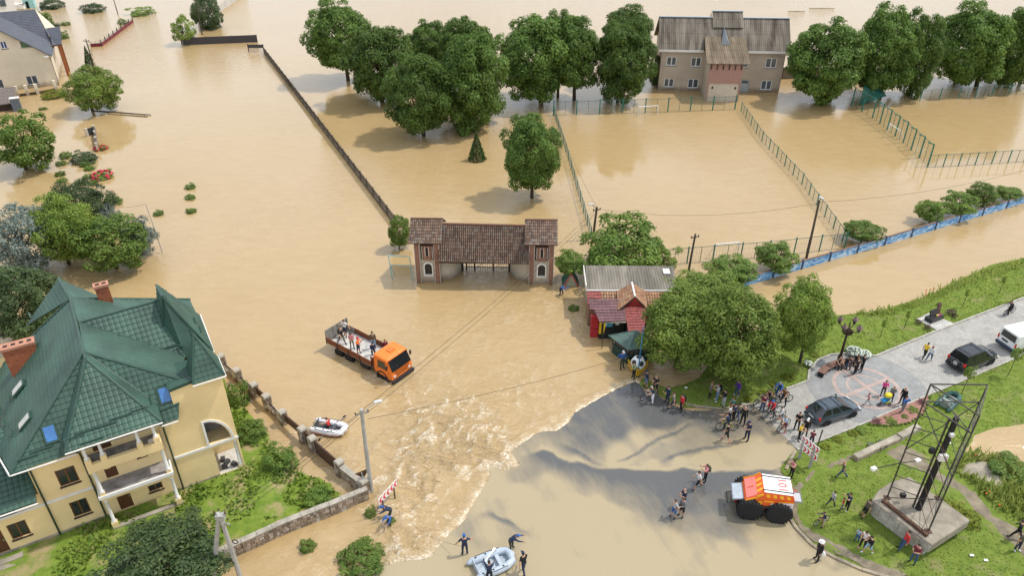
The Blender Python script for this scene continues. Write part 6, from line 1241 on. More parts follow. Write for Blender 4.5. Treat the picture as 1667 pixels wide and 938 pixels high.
for base, box, kind, nm, lab in [
 ((1015, 441), (948, 350, 1080, 470), 'green', 'maple_tree', 'bright round tree rising behind the corrugated shed'), ((1080, 448), (1052, 398, 1106, 446), 'olive', 'shrub_tree', 'small tree right of the round tree behind shed'), ((930, 458), (903, 407, 955, 448), 'green', 'young_tree', 'small leafy tree between gatehouse and shed'), ((650, 405), (632, 350, 668, 405), 'green', 'young_tree', 'small tree at left end of gatehouse by long fence'),
 ((1100, 600), (1046, 476, 1170, 600), 'walnut', 'walnut_tree', 'large walnut tree overhanging the green kiosk roof'), ((1195, 618), (1122, 460, 1266, 620), 'walnut', 'walnut_tree', 'largest walnut tree in the middle of the right bank'), ((1160, 520), (1085, 445, 1215, 520), 'walnut', 'walnut_tree', 'walnut tree behind the largest one, before the mural wall'), ((1302, 592), (1264, 448, 1354, 580), 'walnut', 'walnut_tree', 'walnut tree at right of the group beside open water'),
 ((1192, 464), (1154, 414, 1230, 464), 'green', 'wall_tree', 'round tree at left end of the mural wall'), ((1263, 442), (1229, 394, 1297, 440), 'green', 'wall_tree', 'second round tree along the mural wall'), ((1402, 394), (1375, 357, 1434, 393), 'green', 'wall_tree', 'lone round tree behind middle of mural wall'), ((1513, 363), (1493, 324, 1536, 362), 'green', 'wall_tree', 'leftmost of four trees at right end of mural wall'), ((1560, 352), (1533, 312, 1589, 350), 'green', 'wall_tree', 'second of four trees at right end of mural wall'), ((1600, 337), (1577, 297, 1623, 335), 'green', 'wall_tree', 'third of four trees at right end of mural wall'), ((1642, 327), (1621, 303, 1665, 326), 'green', 'wall_tree', 'lowest of four trees at right edge above mural wall'),
 ((150, 180), (112, 108, 192, 178), 'walnut', 'garden_tree', 'walnut tree standing in water beside the cream house'), ((42, 276), (-8, 184, 86, 278), 'green', 'garden_tree', 'drooping fruit tree at left edge above the garden'), ((40, 440), (-12, 334, 92, 444), 'silver', 'silver_willow', 'silver grey willow at left edge above green roof'), ((112, 430), (58, 318, 152, 430), 'walnut', 'garden_tree', 'yellowish tree between silver willow and green bush'), ((130, 372), (78, 296, 174, 372), 'dark', 'garden_tree', 'dark tree behind the yellowish one in left garden'), ((190, 437), (133, 350, 236, 437), 'green', 'garden_tree', 'fresh green tree at water edge of left garden'), ((224, 416), (196, 358, 252, 418), 'silver', 'blue_shrub', 'blue grey shrub right of the fresh green tree'), ((172, 372), (150, 330, 190, 372), 'silver', 'blue_shrub', 'blue grey shrub behind the fresh green tree'), ((20, 545), (-30, 428, 96, 556), 'dark', 'dense_tree', 'dense dark tree at left edge behind green roof'),
 ((262, 965), (172, 848, 350, 990), 'dark', 'garden_tree', 'dense dark tree in front of yellow house at bottom left'), ((345, 45), (312, -14, 360, 55), 'dark', 'garden_tree', 'dark tree behind pale wall and pole at the top'), ((296, 72), (280, 24, 318, 74), 'olive', 'shrub_tree', 'light bush at left end of black sheet fence'), ((1066, 140), (1056, 88, 1076, 140), 'dark', 'shrub_tree', 'dark shrub in gap left of clubhouse')]:
    plant(base, box, kind, nm, lab, 'tree')
for base, box, kind, nm, lab in [
 ((380, 655), (357, 590, 402, 656), 'bush', 'garden_bush', 'leafy bush squeezed between yellow house corner and fence'), ((400, 712), (374, 660, 430, 716), 'bush', 'garden_bush', 'bush right of the yellow house porch arch'), ((450, 758), (420, 695, 482, 760), 'bush', 'garden_bush', 'big bush in flooded yard below the fence'), ((515, 815), (490, 768, 541, 816), 'bush', 'garden_bush', 'bush in yard corner behind the stone wall'),
 ((600, 840), (591, 813, 613, 841), 'bush', 'garden_bush', 'small bush in current left of the chevron sign'), ((585, 918), (542, 864, 628, 921), 'bush', 'garden_bush', 'spreading bush in water at bottom centre left'), ((498, 893), (484, 866, 514, 895), 'bush', 'garden_bush', 'sprig of leaves poking from water below stone wall'), ((635, 850), (628, 838, 645, 852), 'bush', 'garden_bush', 'tiny bush at feet of the crouching men'),
 ((308, 306), (299, 293, 318, 308), 'bush', 'water_bush', 'top one of three bushes standing in open water'), ((308, 323), (299, 310, 318, 324), 'bush', 'water_bush', 'middle one of three bushes standing in open water'), ((310, 345), (301, 334, 320, 347), 'bush', 'water_bush', 'bottom one of three bushes standing in open water'),
 ((108, 256), (93, 236, 115, 256), 'bush', 'garden_bush', 'small round bush left of dark bush in left garden'), ((131, 262), (112, 228, 156, 263), 'darkbush', 'garden_bush', 'dark bush beside the rose in left garden'), ((256, 349), (247, 337, 266, 350), 'bush', 'water_bush', 'little tuft of leaves right of left garden'), ((180, 330), (166, 312, 198, 334), 'bush', 'water_bush', 'low bush at edge of left garden by the wire'),
 ((86, 156), (62, 138, 110, 158), 'yellow', 'juniper', 'yellow green juniper below the cream house'), ((228, 22), (208, 1, 250, 24), 'olive', 'water_bush', 'olive bush in water at top beside maroon fence'), ((148, 18), (128, -10, 168, 19), 'darkbush', 'water_bush', 'dark bush at top edge left of short pole'), ((85, 40), (57, -10, 80, 32), 'bush', 'water_bush', 'bush at right of the turquoise shed'), ((60, 12), (58, -20, 100, 10), 'darkbush', 'water_bush', 'dark bush at top edge above the cream house'), ((86, 42), (80, 34, 98, 43), 'darkbush', 'water_bush', 'low dark bush behind cream house'), ((105, 40), (98, 30, 114, 41), 'bush', 'water_bush', 'low pale bush behind cream house'), ((100, 62), (94, 44, 111, 66), 'bush', 'water_bush', 'bush beside the brown porch columns'), ((196, 38), (190, 25, 206, 41), 'olive', 'water_bush', 'wispy bush behind the maroon fence'), ((68, 178), (62, 170, 76, 178), 'bush', 'water_bush', 'tuft of grass in flooded drive'),
 ((935, 504), (924, 486, 944, 502), 'bush', 'clipped_bush', 'small clipped bush in water left of red booth'), ((1520, 870), (1515, 880, 1545, 902), 'bush', 'clipped_bush', 'bush at foot of concrete plinth'), ((1550, 838), (1490, 782, 1572, 838), 'yellow', 'elder_bush', 'pale feathery bush behind right side of plinth'), ((1580, 845), (1548, 800, 1605, 848), 'yellow', 'elder_bush', 'pale feathery bush between plinth and path'),
 ((1650, 770), (1612, 735, 1690, 782), 'bush', 'bank_bush', 'green bush on pond bank at right edge')]:
    plant(base, box, kind, nm, lab, 'bush', None, .1 if base[0] > 1040 else 0.0, trunk=False)
# garden shrubs on the lawns and the flower bed
for px, py, r_, kind, lab in [(1326, 573, 9, 'yellow', 'golden shrub on lawn left of the lamp post'), (1285, 610, 12, 'yellow', 'yellow shrub on lawn above cyclists'), (1244, 637, 10, 'yellow', 'yellow shrub on lawn beside parked bicycles'), (1263, 623, 9, 'yellow', 'yellow shrub on lawn behind tracksuit cyclist'), (1218, 646, 8, 'yellow', 'small yellow shrub on lawn by the sitting person'), (1346, 724, 9, 'yellow', 'yellow shrub on lawn nearest the chevron sign'), (1366, 712, 9, 'yellow', 'yellow shrub second from the chevron sign'), (1390, 702, 9, 'yellow', 'yellow shrub third from the chevron sign'), (1406, 697, 11, 'olive', 'brownish shrub at left tip of flower bed'), (1452, 681, 10, 'olive', 'round pale shrub in red flower bed'), (1474, 676, 7, 'bush', 'neat green ball shrub in red flower bed'), (1488, 664, 10, 'olive', 'feathery shrub at back of red flower bed'), (1428, 686, 7, 'purple', 'purple shrub at left of red flower bed'), (1501, 654, 6, 'purple', 'purple shrub at right of red flower bed'), (1548, 508, 8, 'purple', 'purple bush beside the memorial'), (1554, 514, 5, 'purple', 'smaller purple bush right of memorial'), (1511, 533, 6, 'purple', 'reddish bush at front of memorial paving'), (1496, 524, 6, 'purple', 'reddish bush left of memorial paving'), (1528, 496, 4, 'purple', 'tiny purple bush above the memorial')]:
    plant((px, py + r_ * .5), (px - r_, py - r_ * .8, px + r_, py + r_ * .6), kind, 'garden_shrub', lab, 'shrub', None, .12, trunk=False)
for k, (px, py) in enumerate([(1417, 691), (1423, 692), (1430, 692), (1434, 692), (1440, 693), (1444, 693), (1451, 693), (1457, 692), (1462, 692), (1468, 691), (1475, 690), (1481, 688), (1487, 685), (1492, 682), (1497, 678), (1502, 674), (1505, 669), (1508, 664), (1510, 659), (1512, 653), (1514, 647)]):
    plant((px, py + 1), (px - 2.7, py - 3.4, px + 2.7, py + 1.6), 'bush', 'box_ball', 'little clipped box ball in the row edging the red flower bed', 'shrub', 'box balls edging the flower bed', .14, trunk=False)
for k, (px, py, hpx, lab) in enumerate([(1432, 551, 28, 'thin staked sapling nearest the lamp post'), (1471, 536, 28, 'thin sapling second along the upper lawn'), (1566, 501, 28, 'thin sapling third along the upper lawn'), (1626, 478, 26, 'thin sapling fourth along the upper lawn'), (1667, 462, 24, 'thin sapling at right edge of the upper lawn'), (1565, 642, 42, 'young tree behind black car on lower lawn'), (1640, 613, 44, 'young tree before the white van on lower lawn'), (1535, 645, 6, 'stake beside the green inflatable boat')]):
    b = at(px, py, .12); t = thing('sapling', lab, 'tree', tuple(b), 0, 'young trees planted on the lawns'); h = height_at(px + hpx * .4, py - hpx, b); MB().tube([(0, 0, -.1), (.03, 0, h * .6), (.0, .03, h)], [.03, .022, .01], 5).build('trunk', BARK, t)
    cr = bpy.data.objects.new('crown', PROTO['olive'][0]); link(cr, t); cr.location = (0, 0, h * .78); cr.scale = (.16 * h if hpx > 30 else .1 * h, .16 * h if hpx > 30 else .1 * h, h * .26)
# rose bushes, white-flowered shrubs
def blossoms(px, py, rad, n, m, label, base_kind='olive', name='flowering_bush', z=0.0, hh=1.0):
    t = plant((px, py + 3), (px - rad, py - rad * .7, px + rad, py + rad * .6), base_kind, name, label, 'bush', None, z, trunk=False); c = t.children[0]; r = np.random.default_rng(int(px)); d = r.normal(size=(n, 3)); d[:, 2] = np.abs(d[:, 2]); d /= np.linalg.norm(d, axis=1, keepdims=True); s = c.scale; mb = MB()
    for q in d: mb.sphere((c.location.x + q[0] * s[0] * .95, c.location.y + q[1] * s[1] * .95, c.location.z + q[2] * s[2] * .95), hh * .11, 6, 4)
    o = mb.build('blossoms', m, t); stuff(o)
ROSE = mat('rose_red', (.45, .03, .06), .6, var=.3); WHB = mat('white_blossom', (.62, .66, .55), .7, var=.2); ORG = mat('orange_red_petals', (.65, .12, .02), .6, var=.3)
blossoms(163, 240, 11, 40, ROSE, 'red rose bush on garden wall by the water'); blossoms(166, 286, 17, 60, ROSE, 'larger red rose bush trailing in the water', hh=1.3); blossoms(1391, 573, 12, 110, WHB, 'white flowering shrub behind the seated people', 'silver', z=.12, hh=.6); blossoms(1408, 577, 9, 80, WHB, 'white flowering shrub at kerb right of seated people', 'silver', z=.12, hh=.6); blossoms(1316, 592, 6, 40, WHB, 'small white flowering shrub left of the bench', 'silver', z=.12, hh=.6)
for k, (x0, y0) in enumerate([(100, 268), (98, 285), (100, 296), (138, 270), (146, 276), (142, 290), (150, 300), (130, 300)]): plant((x0, y0), (x0 - 9, y0 - 9, x0 + 9, y0 + 5), 'bush', 'vine_clump', 'leafy vine clump poking from the water in flooded left garden', 'plant', 'vine clumps in the flooded garden', trunk=False)
# ---- grass: blades over lawns, yard and bank (uncountable)
def grass(name, label, poly, density, h, m, zf, avoid=(), w=.05, lean=.5, clump=None):
    x, y = scatter(poly, density, avoid)
    if clump is not None: keep = clump(x, y); x, y = x[keep], y[keep]
    n = len(x); z = zf(x, y, np.maximum(dist_poly(x, y, poly), .0)); ok = z > .015; x, y, z = x[ok], y[ok], z[ok]; n = len(x); hh = h * rng.uniform(.5, 1.4, n) * (0.5 + fbm(x * .6, y * .6, 3, 77)); a = rng.uniform(0, 6.283, n); l_ = rng.uniform(.1, lean, n) * hh; la = rng.uniform(0, 6.283, n); ww = w * rng.uniform(.6, 1.5, n)
    V = np.zeros((n, 4, 3)); V[:, 0] = np.stack([x - np.cos(a) * ww, y - np.sin(a) * ww, z - .02], 1); V[:, 1] = np.stack([x + np.cos(a) * ww, y + np.sin(a) * ww, z - .02], 1); tx, ty = x + np.cos(la) * l_, y + np.sin(la) * l_; V[:, 2] = np.stack([tx + np.cos(a) * ww * .5, ty + np.sin(a) * ww * .5, z + hh], 1); V[:, 3] = np.stack([tx - np.cos(a) * ww * .5, ty - np.sin(a) * ww * .5, z + hh], 1)
    o = bpy.data.objects.new(name, np_mesh(name, V.reshape(-1, 3), np.arange(n * 4).reshape(-1, 4), m)); link(o); return tag(o, label, 'grass', None, 'stuff')
GL = mat_leaf('grass_blades', (.15, .21, .034), (.29, .345, .07), .5, .35); GT = mat_leaf('tall_grass_blades', (.19, .26, .05), (.42, .45, .13), .4, .35); WD = mat_leaf('weed_leaves', (.10, .18, .026), (.27, .35, .065), .7, .3)
p_avoid = [pxpoly(p_, .1) for p_ in ([(1300, 786), (1345, 752), (1388, 738), (1402, 744), (1330, 775), (1310, 800), (1308, 845), (1400, 900), (1500, 950), (1404, 922), (1324, 882), (1290, 834)], [(1425, 735), (1470, 722), (1500, 736), (1590, 800), (1625, 840), (1720, 910), (1645, 893), (1585, 838), (1500, 770)], fbp, path_slab, [(1440, 790), (1481, 782), (1570, 847), (1517, 880), (1430, 815)])]
inx = [(max(-40, p[0]), p[1]) for p in lNb]
grass('lawn_grass', 'short green grass covering the upper lawn beside the square', [p for p in lNb], 34, .06, GL, zN, [pxpoly([(1492, 520), (1512, 510), (1553, 527), (1527, 539)], .13)], .06, 2.4)
grass('lawn_grass', 'short trodden grass of the lower lawn round the tower', [p for p in lSb], 30, .055, GL, zS, p_avoid, .06, 2.4)
tall = pxpoly([(1545, 760), (1580, 735), (1640, 752), (1720, 780), (1720, 880), (1640, 838), (1590, 800)], .1)
grass('tall_grass', 'tall meadow grass along the bank of the pond', tall, 70, .55, GT, lambda x, y, d: .12 + 0 * x, p_avoid[1:4], .06, .8)
shore = pxpoly([(1380, 512), (1435, 506), (1497, 487), (1575, 450), (1667, 421), (1720, 405), (1720, 420), (1667, 436), (1575, 464), (1500, 500), (1440, 516)], .05); grass('tall_grass', 'long grass along the water edge of the upper lawn', shore, 40, .45, GT, lambda x, y, d: .05 + 0 * x, (), .06, .8)
yz = lambda x, y, d: np.minimum(0.28, -0.10 + d * 0.10 + 0.10 * fbm(x * .35, y * .35, 3, 15))
grass('yard_weeds', 'green weeds growing over the yard of the yellow house', ydb, 40, .2, WD, yz, [[tuple((HW @ Vector((u_, v_, 0)))[:2]) for u_, v_ in ((-6, -.1), (13.9, -.1), (13.9, 12), (-6, 12))]], .09, 1.2, lambda x, y: fbm(x * .55, y * .55, 4, 91) > .43)
# poppies
def dots(name, label, polys, n, r_, z, m):
    mb = MB()
    for P in polys:
        x, y = scatter(P, n)
        for a, b in zip(x, y): mb.sphere((a, b, z + random.uniform(-.1, .15)), r_, 5, 3)
    return tag(mb.build(name, m), label, 'flowers', None, 'stuff')
dots('poppies', 'orange red poppies scattered in the tall grass by the pond', [pxpoly(p_, .4) for p_ in ([(1570, 742), (1592, 738), (1596, 750), (1575, 756)], [(1640, 782), (1656, 784), (1660, 795), (1645, 796)], [(1590, 800), (1625, 800), (1640, 830), (1610, 826)])], 1.6, .07, .55, ORG)
dots('poppies', 'orange flowers along the water edge of the upper lawn', [pxpoly([(1497, 478), (1530, 466), (1534, 472), (1502, 486)], .3)], 2.5, .08, .4, ORG)
litter = [(1605, 913, 'scrap of white paper on the grass below the plinth'), (1582, 905, 'scrap of white litter on grass right of plinth'), (1117, 632, 'white scrap of litter on upper lawn'), (1545, 722, 'white scrap near the pond edge')]
for px, py, lab in litter:
    b = at(px, py, .2); mb = MB(); mb.add([(-.14, -.06, 0), (.1, -.1, .05), (.14, .08, .02), (.0, .03, .09), (-.1, .1, .03)], [(0, 1, 3), (1, 2, 3), (2, 4, 3), (4, 0, 3)]); o = mb.build('litter', CHW); o.location = b; tag(o, lab, 'litter')
# ================================================================ vehicles, boats, bicycles
def paint(name, c, r=.25, coat=.6): return mat(name, c, r, 0, var=.05, scale=2, spec=.5, coat=coat)
TYRE = mat('tyre_rubber', (.014, .014, .015), .85, var=.3, scale=8, bump=.3); ALLOY = mat('alloy_wheel', (.45, .46, .47), .3, .8); BLKP = mat('black_plastic', (.018, .018, .02), .55); CGLS = mat('tinted_car_glass', (.012, .014, .017), .05, spec=.8); REDL = mat('red_lamp', (.5, .01, .01), .2); AMBL = mat('amber_lamp', (.7, .2, .01), .2); WHL = mat('clear_lamp', (.6, .6, .6), .15); PLATE = mat('plate_white', (.65, .65, .62), .5)
def wheel(root, x, y, r, w, side, rim=ALLOY, spokes=5, tread=0):
    e = MB(); ax = (0, side, 0); e.lathe([(r * .62, -w / 2), (r * .93, -w / 2), (r, -w * .32), (r, w * .32), (r * .93, w / 2), (r * .62, w / 2)], 24)
    if tread:
        for k in range(tread):
            a = 2 * math.pi * k / tread
            for s_ in (-1, 1): e.box((math.cos(a + s_ * .06) * (r + .02), math.sin(a + s_ * .06) * (r + .02), s_ * w * .24), (.06, .09, w * .46), a)
    ty = e.build('wheel', TYRE, root); ty.location = (x, y, r); ty.rotation_euler = (R(90), 0, 0)
    h = MB(); h.lathe([(r * .6, -.02), (r * .62, .03), (r * .5, .02), (r * .15, .05), (.02, .06)], 18)
    for k in range(spokes): a = 2 * math.pi * k / spokes; h.box((math.cos(a) * r * .35, math.sin(a) * r * .35, .055), (r * .5, r * .12, .03), a)
    hb = h.build('rim', rim, ty)
    hb.location = (0, 0, -side * w / 2); hb.rotation_euler = (R(180) if side > 0 else 0, 0, 0)
    return ty
def loft(secs, close=True):
    """secs: list of rings (same count) -> MB"""
    mb = MB(); n = len(secs[0]); vs = [p for s in secs for p in s]
    fs = [(i * n + j, i * n + (j + 1) % n, (i + 1) * n + (j + 1) % n, (i + 1) * n + j) for i in range(len(secs) - 1) for j in range(n)]
    fs += [tuple(range(n))[::-1], tuple((len(secs) - 1) * n + j for j in range(n))]; mb.add(vs, fs); return mb
def car(label, pr, pf, z, m, L, W, Hh, deck, roof, wr=.31, cat='car', name='parked_car', spare=False, rails=False, group='cars parked on the square'):
    """pr, pf: pixels of the near-side rear and front tyre contacts; deck: (x, z) along the bonnet line; roof: glasshouse stations (x, z, half width at that height)"""
    a, b = at(*pr, z), at(*pf, z); q = hdg(a, b); d = (b - a).normalized(); nL = Vector((-d.y, d.x, 0)); wb = L * .6; mid = (a + b) / 2 + nL * (W / 2 - .08)
    t = thing(name, label, cat, (mid.x, mid.y, z), q, group); w = W / 2; zb = .2
    secs = []
    for x, zd, f in deck:
        ww = w * f; secs.append([(x, -ww * .8, zb), (x, -ww * .97, zb + .12), (x, -ww, zb + .3), (x, -ww * .985, zd - .14), (x, -ww * .93, zd - .02), (x, -ww * .6, zd + .015), (x, ww * .6, zd + .015), (x, ww * .93, zd - .02), (x, ww * .985, zd - .14), (x, ww, zb + .3), (x, ww * .97, zb + .12), (x, ww * .8, zb)])
    bd = loft(secs).build('body', m, t, True); bd.data.polygons[-1].use_smooth = False; bd.data.polygons[-2].use_smooth = False
    md = bd.modifiers.new('edge', 'EDGE_SPLIT'); md.split_angle = R(38)
    (xr0, xr1, xf1, xf0), zbelt, zr, wt = roof
    # glasshouse: rear base, rear top, front top, front base
    B = [(xr0, w * .93, zbelt), (xr1, wt, zr), (xf1, wt, zr), (xf0, w * .93, zbelt)]
    mb = MB(); mb.add([(x, s * y, z_) for s in (-1, 1) for x, y, z_ in B] + [(xr1 + .1, 0, zr + .04), (xf1 - .1, 0, zr + .04)], [(0, 1, 2, 3)[::-1], (4, 5, 6, 7), (0, 4, 5, 1)[::-1], (3, 2, 6, 7)[::-1], (1, 5, 8), (5, 6, 9, 8), (6, 2, 9), (2, 1, 8, 9)]); mb.build('cabin', m, t)
    def pan(pts, off, nm='window'):
        P = [Vector(p) for p in pts]; c = sum(P, Vector()) / len(P); P = [c + (p - c) * .88 for p in P]; n = (P[1] - P[0]).cross(P[2] - P[0]).normalized(); n = n * (.014 if n.dot(c - Vector((0, 0, 1))) > 0 else -.014); m_ = MB(); m_.extrude([p + n * .0 for p in P], n * 1.0); return m_.build(nm, CGLS, t)
    for s in (-1, 1):
        q4 = [Vector((x, s * y, z_)) for x, y, z_ in B]; c0 = [q4[0].lerp(q4[3], .0), q4[0].lerp(q4[3], .36), q4[1].lerp(q4[2], .33), q4[1]]; c1 = [q4[0].lerp(q4[3], .38), q4[0].lerp(q4[3], .68), q4[1].lerp(q4[2], .68), q4[1].lerp(q4[2], .35)]; c2 = [q4[0].lerp(q4[3], .70), q4[3], q4[2], q4[1].lerp(q4[2], .70)]
        for c in (c0, c1, c2): pan(c, 0)
        for x in (L * .05, -L * .17): MB().box((x, s * (w + .005), zbelt - .2), (.16, .03, .03)).build('door_handle', m, t)
        MB().box((xf0 - .12, s * (w + .1), zbelt + .08), (.14, .2, .13)).build('mirror', m, t, bevel=.03)
        MB().box((-L / 2 + .1, s * w * .85, zbelt - .12), (.16, .2, .3)).build('tail_lamp', REDL, t, bevel=.03); MB().box((L / 2 - .16, s * w * .72, .62), (.2, .38, .16)).build('headlamp', WHL, t, bevel=.04)
        wheel(t, wb / 2 + .02, s * (w - .1), wr, .2, -s); wheel(t, -wb / 2 + .02, s * (w - .1), wr, .2, -s)
        for x in (wb / 2 + .02, -wb / 2 + .02): MB().torus((x, s * (w - .012), wr), wr + .05, .035, (0, 1, 0), 20, 5).build('wheel_arch', BLKP, t)
        if rails: MB().tube([(xr1 + .05, s * wt * .93, zr + .03), (xr1 + .15, s * wt * .93, zr + .09), (xf1 - .15, s * wt * .93, zr + .09), (xf1 - .05, s * wt * .93, zr + .03)], .02, 5).build('roof_rail', BLKP, t)
    g = [(xr0, -w * .93, zbelt), (xr0, w * .93, zbelt), (xr1, wt, zr), (xr1, -wt, zr)]; pan(g, -.012, 'rear_window'); g = [(xf0, -w * .93, zbelt), (xf0, w * .93, zbelt), (xf1, wt, zr), (xf1, -wt, zr)]; pan(g, .012, 'windscreen')
    MB().box((-L / 2 - .02, 0, .42), (.12, W * .94, .22)).build('rear_bumper', BLKP if spare else m, t, bevel=.04); MB().box((L / 2 - .02, 0, .42), (.12, W * .9, .22)).build('front_bumper', m, t, bevel=.04); MB().box((-L / 2 - .05, 0, .68), (.03, .52, .12)).build('number_plate', PLATE, t)
    if rails:
        for x in (xr1 + .35, xf1 - .35): MB().bar((x, -wt * .93, zr + .08), (x, wt * .93, zr + .08), .03).build('roof_bar', BLKP, t)
    if spare:
        sp = MB().lathe([(.12, -.1), (.3, -.1), (.33, 0), (.3, .1), (.12, .1)], 18).build('spare_wheel', BLKP, t); sp.location = (-L / 2 - .13, -.12, .92); sp.rotation_euler = (0, R(90), 0); h = MB().lathe([(.2, 0), (.18, .03), (.05, .05)], 14).build('rim', ALLOY, sp); h.location = (0, 0, -.1); h.rotation_euler = (R(180), 0, 0)
    return t
car('dark blue estate car with roof rails parked beside the flower bed', (1345, 693), (1385, 680), .06, paint('slate_blue_paint', (.035, .055, .075)), 4.2, 1.68, 1.5,
    [(-2.1, .85, .86), (-2.0, .95, .96), (-1.2, .97, 1), (.7, .96, 1), (1.3, .88, .98), (1.85, .74, .9), (2.08, .6, .76)], ((-2.02, -1.45, .2, 1.1), .92, 1.43, .58), .3, rails=True)
car('black off-road car with spare wheel on its tailgate parked on the square', (1576, 607), (1610, 594), .06, paint('black_paint', (.008, .010, .014)), 4.35, 1.75, 1.7,
    [(-2.15, .95, .9), (-2.05, 1.05, .97), (-1.2, 1.07, 1), (.7, 1.06, 1), (1.3, 1.0, .98), (1.95, .88, .93), (2.15, .7, .82)], ((-2.05, -1.75, .3, .95), 1.05, 1.66, .66), .34, spare=True, rails=True)
# ---- white van at the right edge
a, b = at(1645, 577, .06), at(1622, 561, .06); q = hdg(a, b) - R(90); W = 1.9; L = 4.9; d = Vector((math.cos(q), math.sin(q), 0)); c = (a + b) / 2 + d * (L / 2)
van = thing('white_van', 'white delivery van cut by the right edge of the picture', 'van', (c.x, c.y, .06), q, None); VW = paint('van_white', (.78, .78, .78), .3)
secs = []
for x, zt_, f in [(-2.45, 1.9, .97), (-2.3, 1.98, 1), (1.1, 1.98, 1), (1.7, 1.35, .98), (2.3, 1.0, .95), (2.45, .6, .85)]: w = W / 2 * f; secs.append([(x, -w * .9, .25), (x, -w, .5), (x, -w, 1.1), (x, -w * .93, zt_ - .12), (x, -w * .8, zt_), (x, w * .8, zt_), (x, w * .93, zt_ - .12), (x, w, 1.1), (x, w, .5), (x, w * .9, .25)])
loft(secs).build('body', VW, van)
MB().extrude([(-2.475, -.72, 1.15), (-2.475, .72, 1.15), (-2.44, .68, 1.75), (-2.44, -.68, 1.75)], (-.012, 0, 0)).build('rear_window', CGLS, van); MB().box((-2.5, 0, .4), (.16, 1.86, .28)).build('rear_bumper', mat('dark_blue_bumper', (.03, .045, .07), .6), van, bevel=.03); MB().box((-2.48, .2, .86), (.03, .6, .16)).build('number_plate', BLKP, van)
for s in (-1, 1):
    MB().box((-2.46, s * .87, .95), (.06, .12, .4)).build('tail_lamp', REDL, van); wheel(van, 1.5, s * .82, .31, .2, -s); wheel(van, -1.5, s * .82, .31, .2, -s); MB().box((1.5, s * 1.02, 1.15), (.15, .2, .25)).build('mirror', BLKP, van); MB().box((.9, s * .955, 1.4), (.9, .02, .45)).build('window', CGLS, van)
MB().extrude([(1.62, -.75, 1.4), (1.62, .75, 1.4), (1.15, .7, 1.9), (1.15, -.7, 1.9)], (.02, 0, .01)).build('windscreen', CGLS, van)
for k in range(4): MB().box((-1.6 + .7 * k, 0, 1.985), (.04, 1.5, .02)).build('roof_rib', VW, van)
# ---- flatbed truck in the flood
w1, w2 = at(556, 581, 0), at(613, 612, 0); q = hdg(w1, w2); d = (w2 - w1).normalized(); nL = Vector((-d.y, d.x, 0)); TO = w1 + d * ((w2 - w1).length * .55) + nL * 1.12
trk = thing('flatbed_truck', 'orange flatbed truck carrying people through the flood', 'truck', (TO.x, TO.y, -.25), q); ORP = mat('truck_orange', (.74, .18, .025), .42, var=.14, scale=1.2, damp=.7); RW = mat('rust_red_boards', (.17, .055, .022), .8, var=.35, scale=3, stretch=(.4, 3, 3)); GB = mat('grey_boards', (.22, .20, .175), .9, var=.35, scale=3, stretch=(3, 3, .4)); FLB = mat('dusty_steel_floor', (.46, .44, .41), .8, var=.35, scale=2)
for s in (-1, 1):
    for x in (2.75, -1.35, -2.65): wheel(trk, x, s * 1.0, .5, .35, -s, BLKP, 6)
    MB().box((-.3, s * .42, .72), (6.9, .14, .24)).build('chassis_rail', BLKP, trk); MB().box((.55, s * .95, .62), (1.0, .45, .45)).build('fuel_tank' if s > 0 else 'battery_box', BLKP, trk, bevel=.06)
bx0, bx1, fz = -3.95, 1.6, 1.12; MB().box(((bx0 + bx1) / 2, 0, fz - .06), (bx1 - bx0, 2.36, .12)).build('bed_floor', FLB, trk)
for s in (-1, 1):
    for k in range(4):
        x0 = bx0 + (bx1 - bx0) * k / 4; x1 = bx0 + (bx1 - bx0) * (k + 1) / 4; MB().box(((x0 + x1) / 2, s * 1.21, fz + .26), (x1 - x0 - .03, .05, .56)).build('side_board', RW, trk)
    for k in range(5): MB().box((bx0 + (bx1 - bx0) * k / 4, s * 1.25, fz + .2), (.07, .05, .72)).build('stanchion', BLKP, trk)
for k in range(3): MB().box((bx1, -.8 + .8 * k, fz + .42), (.05, .77, .84)).build('head_board', RW, trk); MB().box((bx0, -.8 + .8 * k, fz + .62), (.05, .77, 1.25)).build('tail_board', GB, trk)
for s in (-1, 1): MB().box((bx0 + .02, s * 1.2, fz + .62), (.1, .1, 1.3)).build('tail_post', GB, trk); MB().box((bx1, s * 1.2, fz + .5), (.08, .08, 1.1)).build('head_post', RW, trk)
MB().box((bx0 + .5, 1.12, fz + .3), (1.0, .04, .6)).build('inner_board', GB, trk)
cw_ = 1.2
secs = [[(x, -cw_ * f, z0), (x, -cw_ * f, z1 - .45), (x, -cw_ * f * .95, z2 - .08), (x, -cw_ * f * .85, z2), (x, cw_ * f * .85, z2), (x, cw_ * f * .95, z2 - .08), (x, cw_ * f, z1 - .45), (x, cw_ * f, z0)] for x, f, z0, z1, z2 in [(1.85, .98, .9, 1.9, 2.5), (1.95, 1, .85, 1.9, 2.55), (3.2, 1, .75, 1.9, 2.5), (3.42, 1, .6, 1.9, 2.42)]]
cabm = loft(secs); cb = cabm.build('cab', ORP, trk)
secs = [[(3.42, -1.2, .6), (3.42, -1.2, 1.45), (3.42, 1.2, 1.45), (3.42, 1.2, .6)], [(3.85, -1.15, .62), (3.85, -1.13, 1.42), (3.85, 1.13, 1.42), (3.85, 1.15, .62)]]; loft(secs).build('cab_front', ORP, cb)
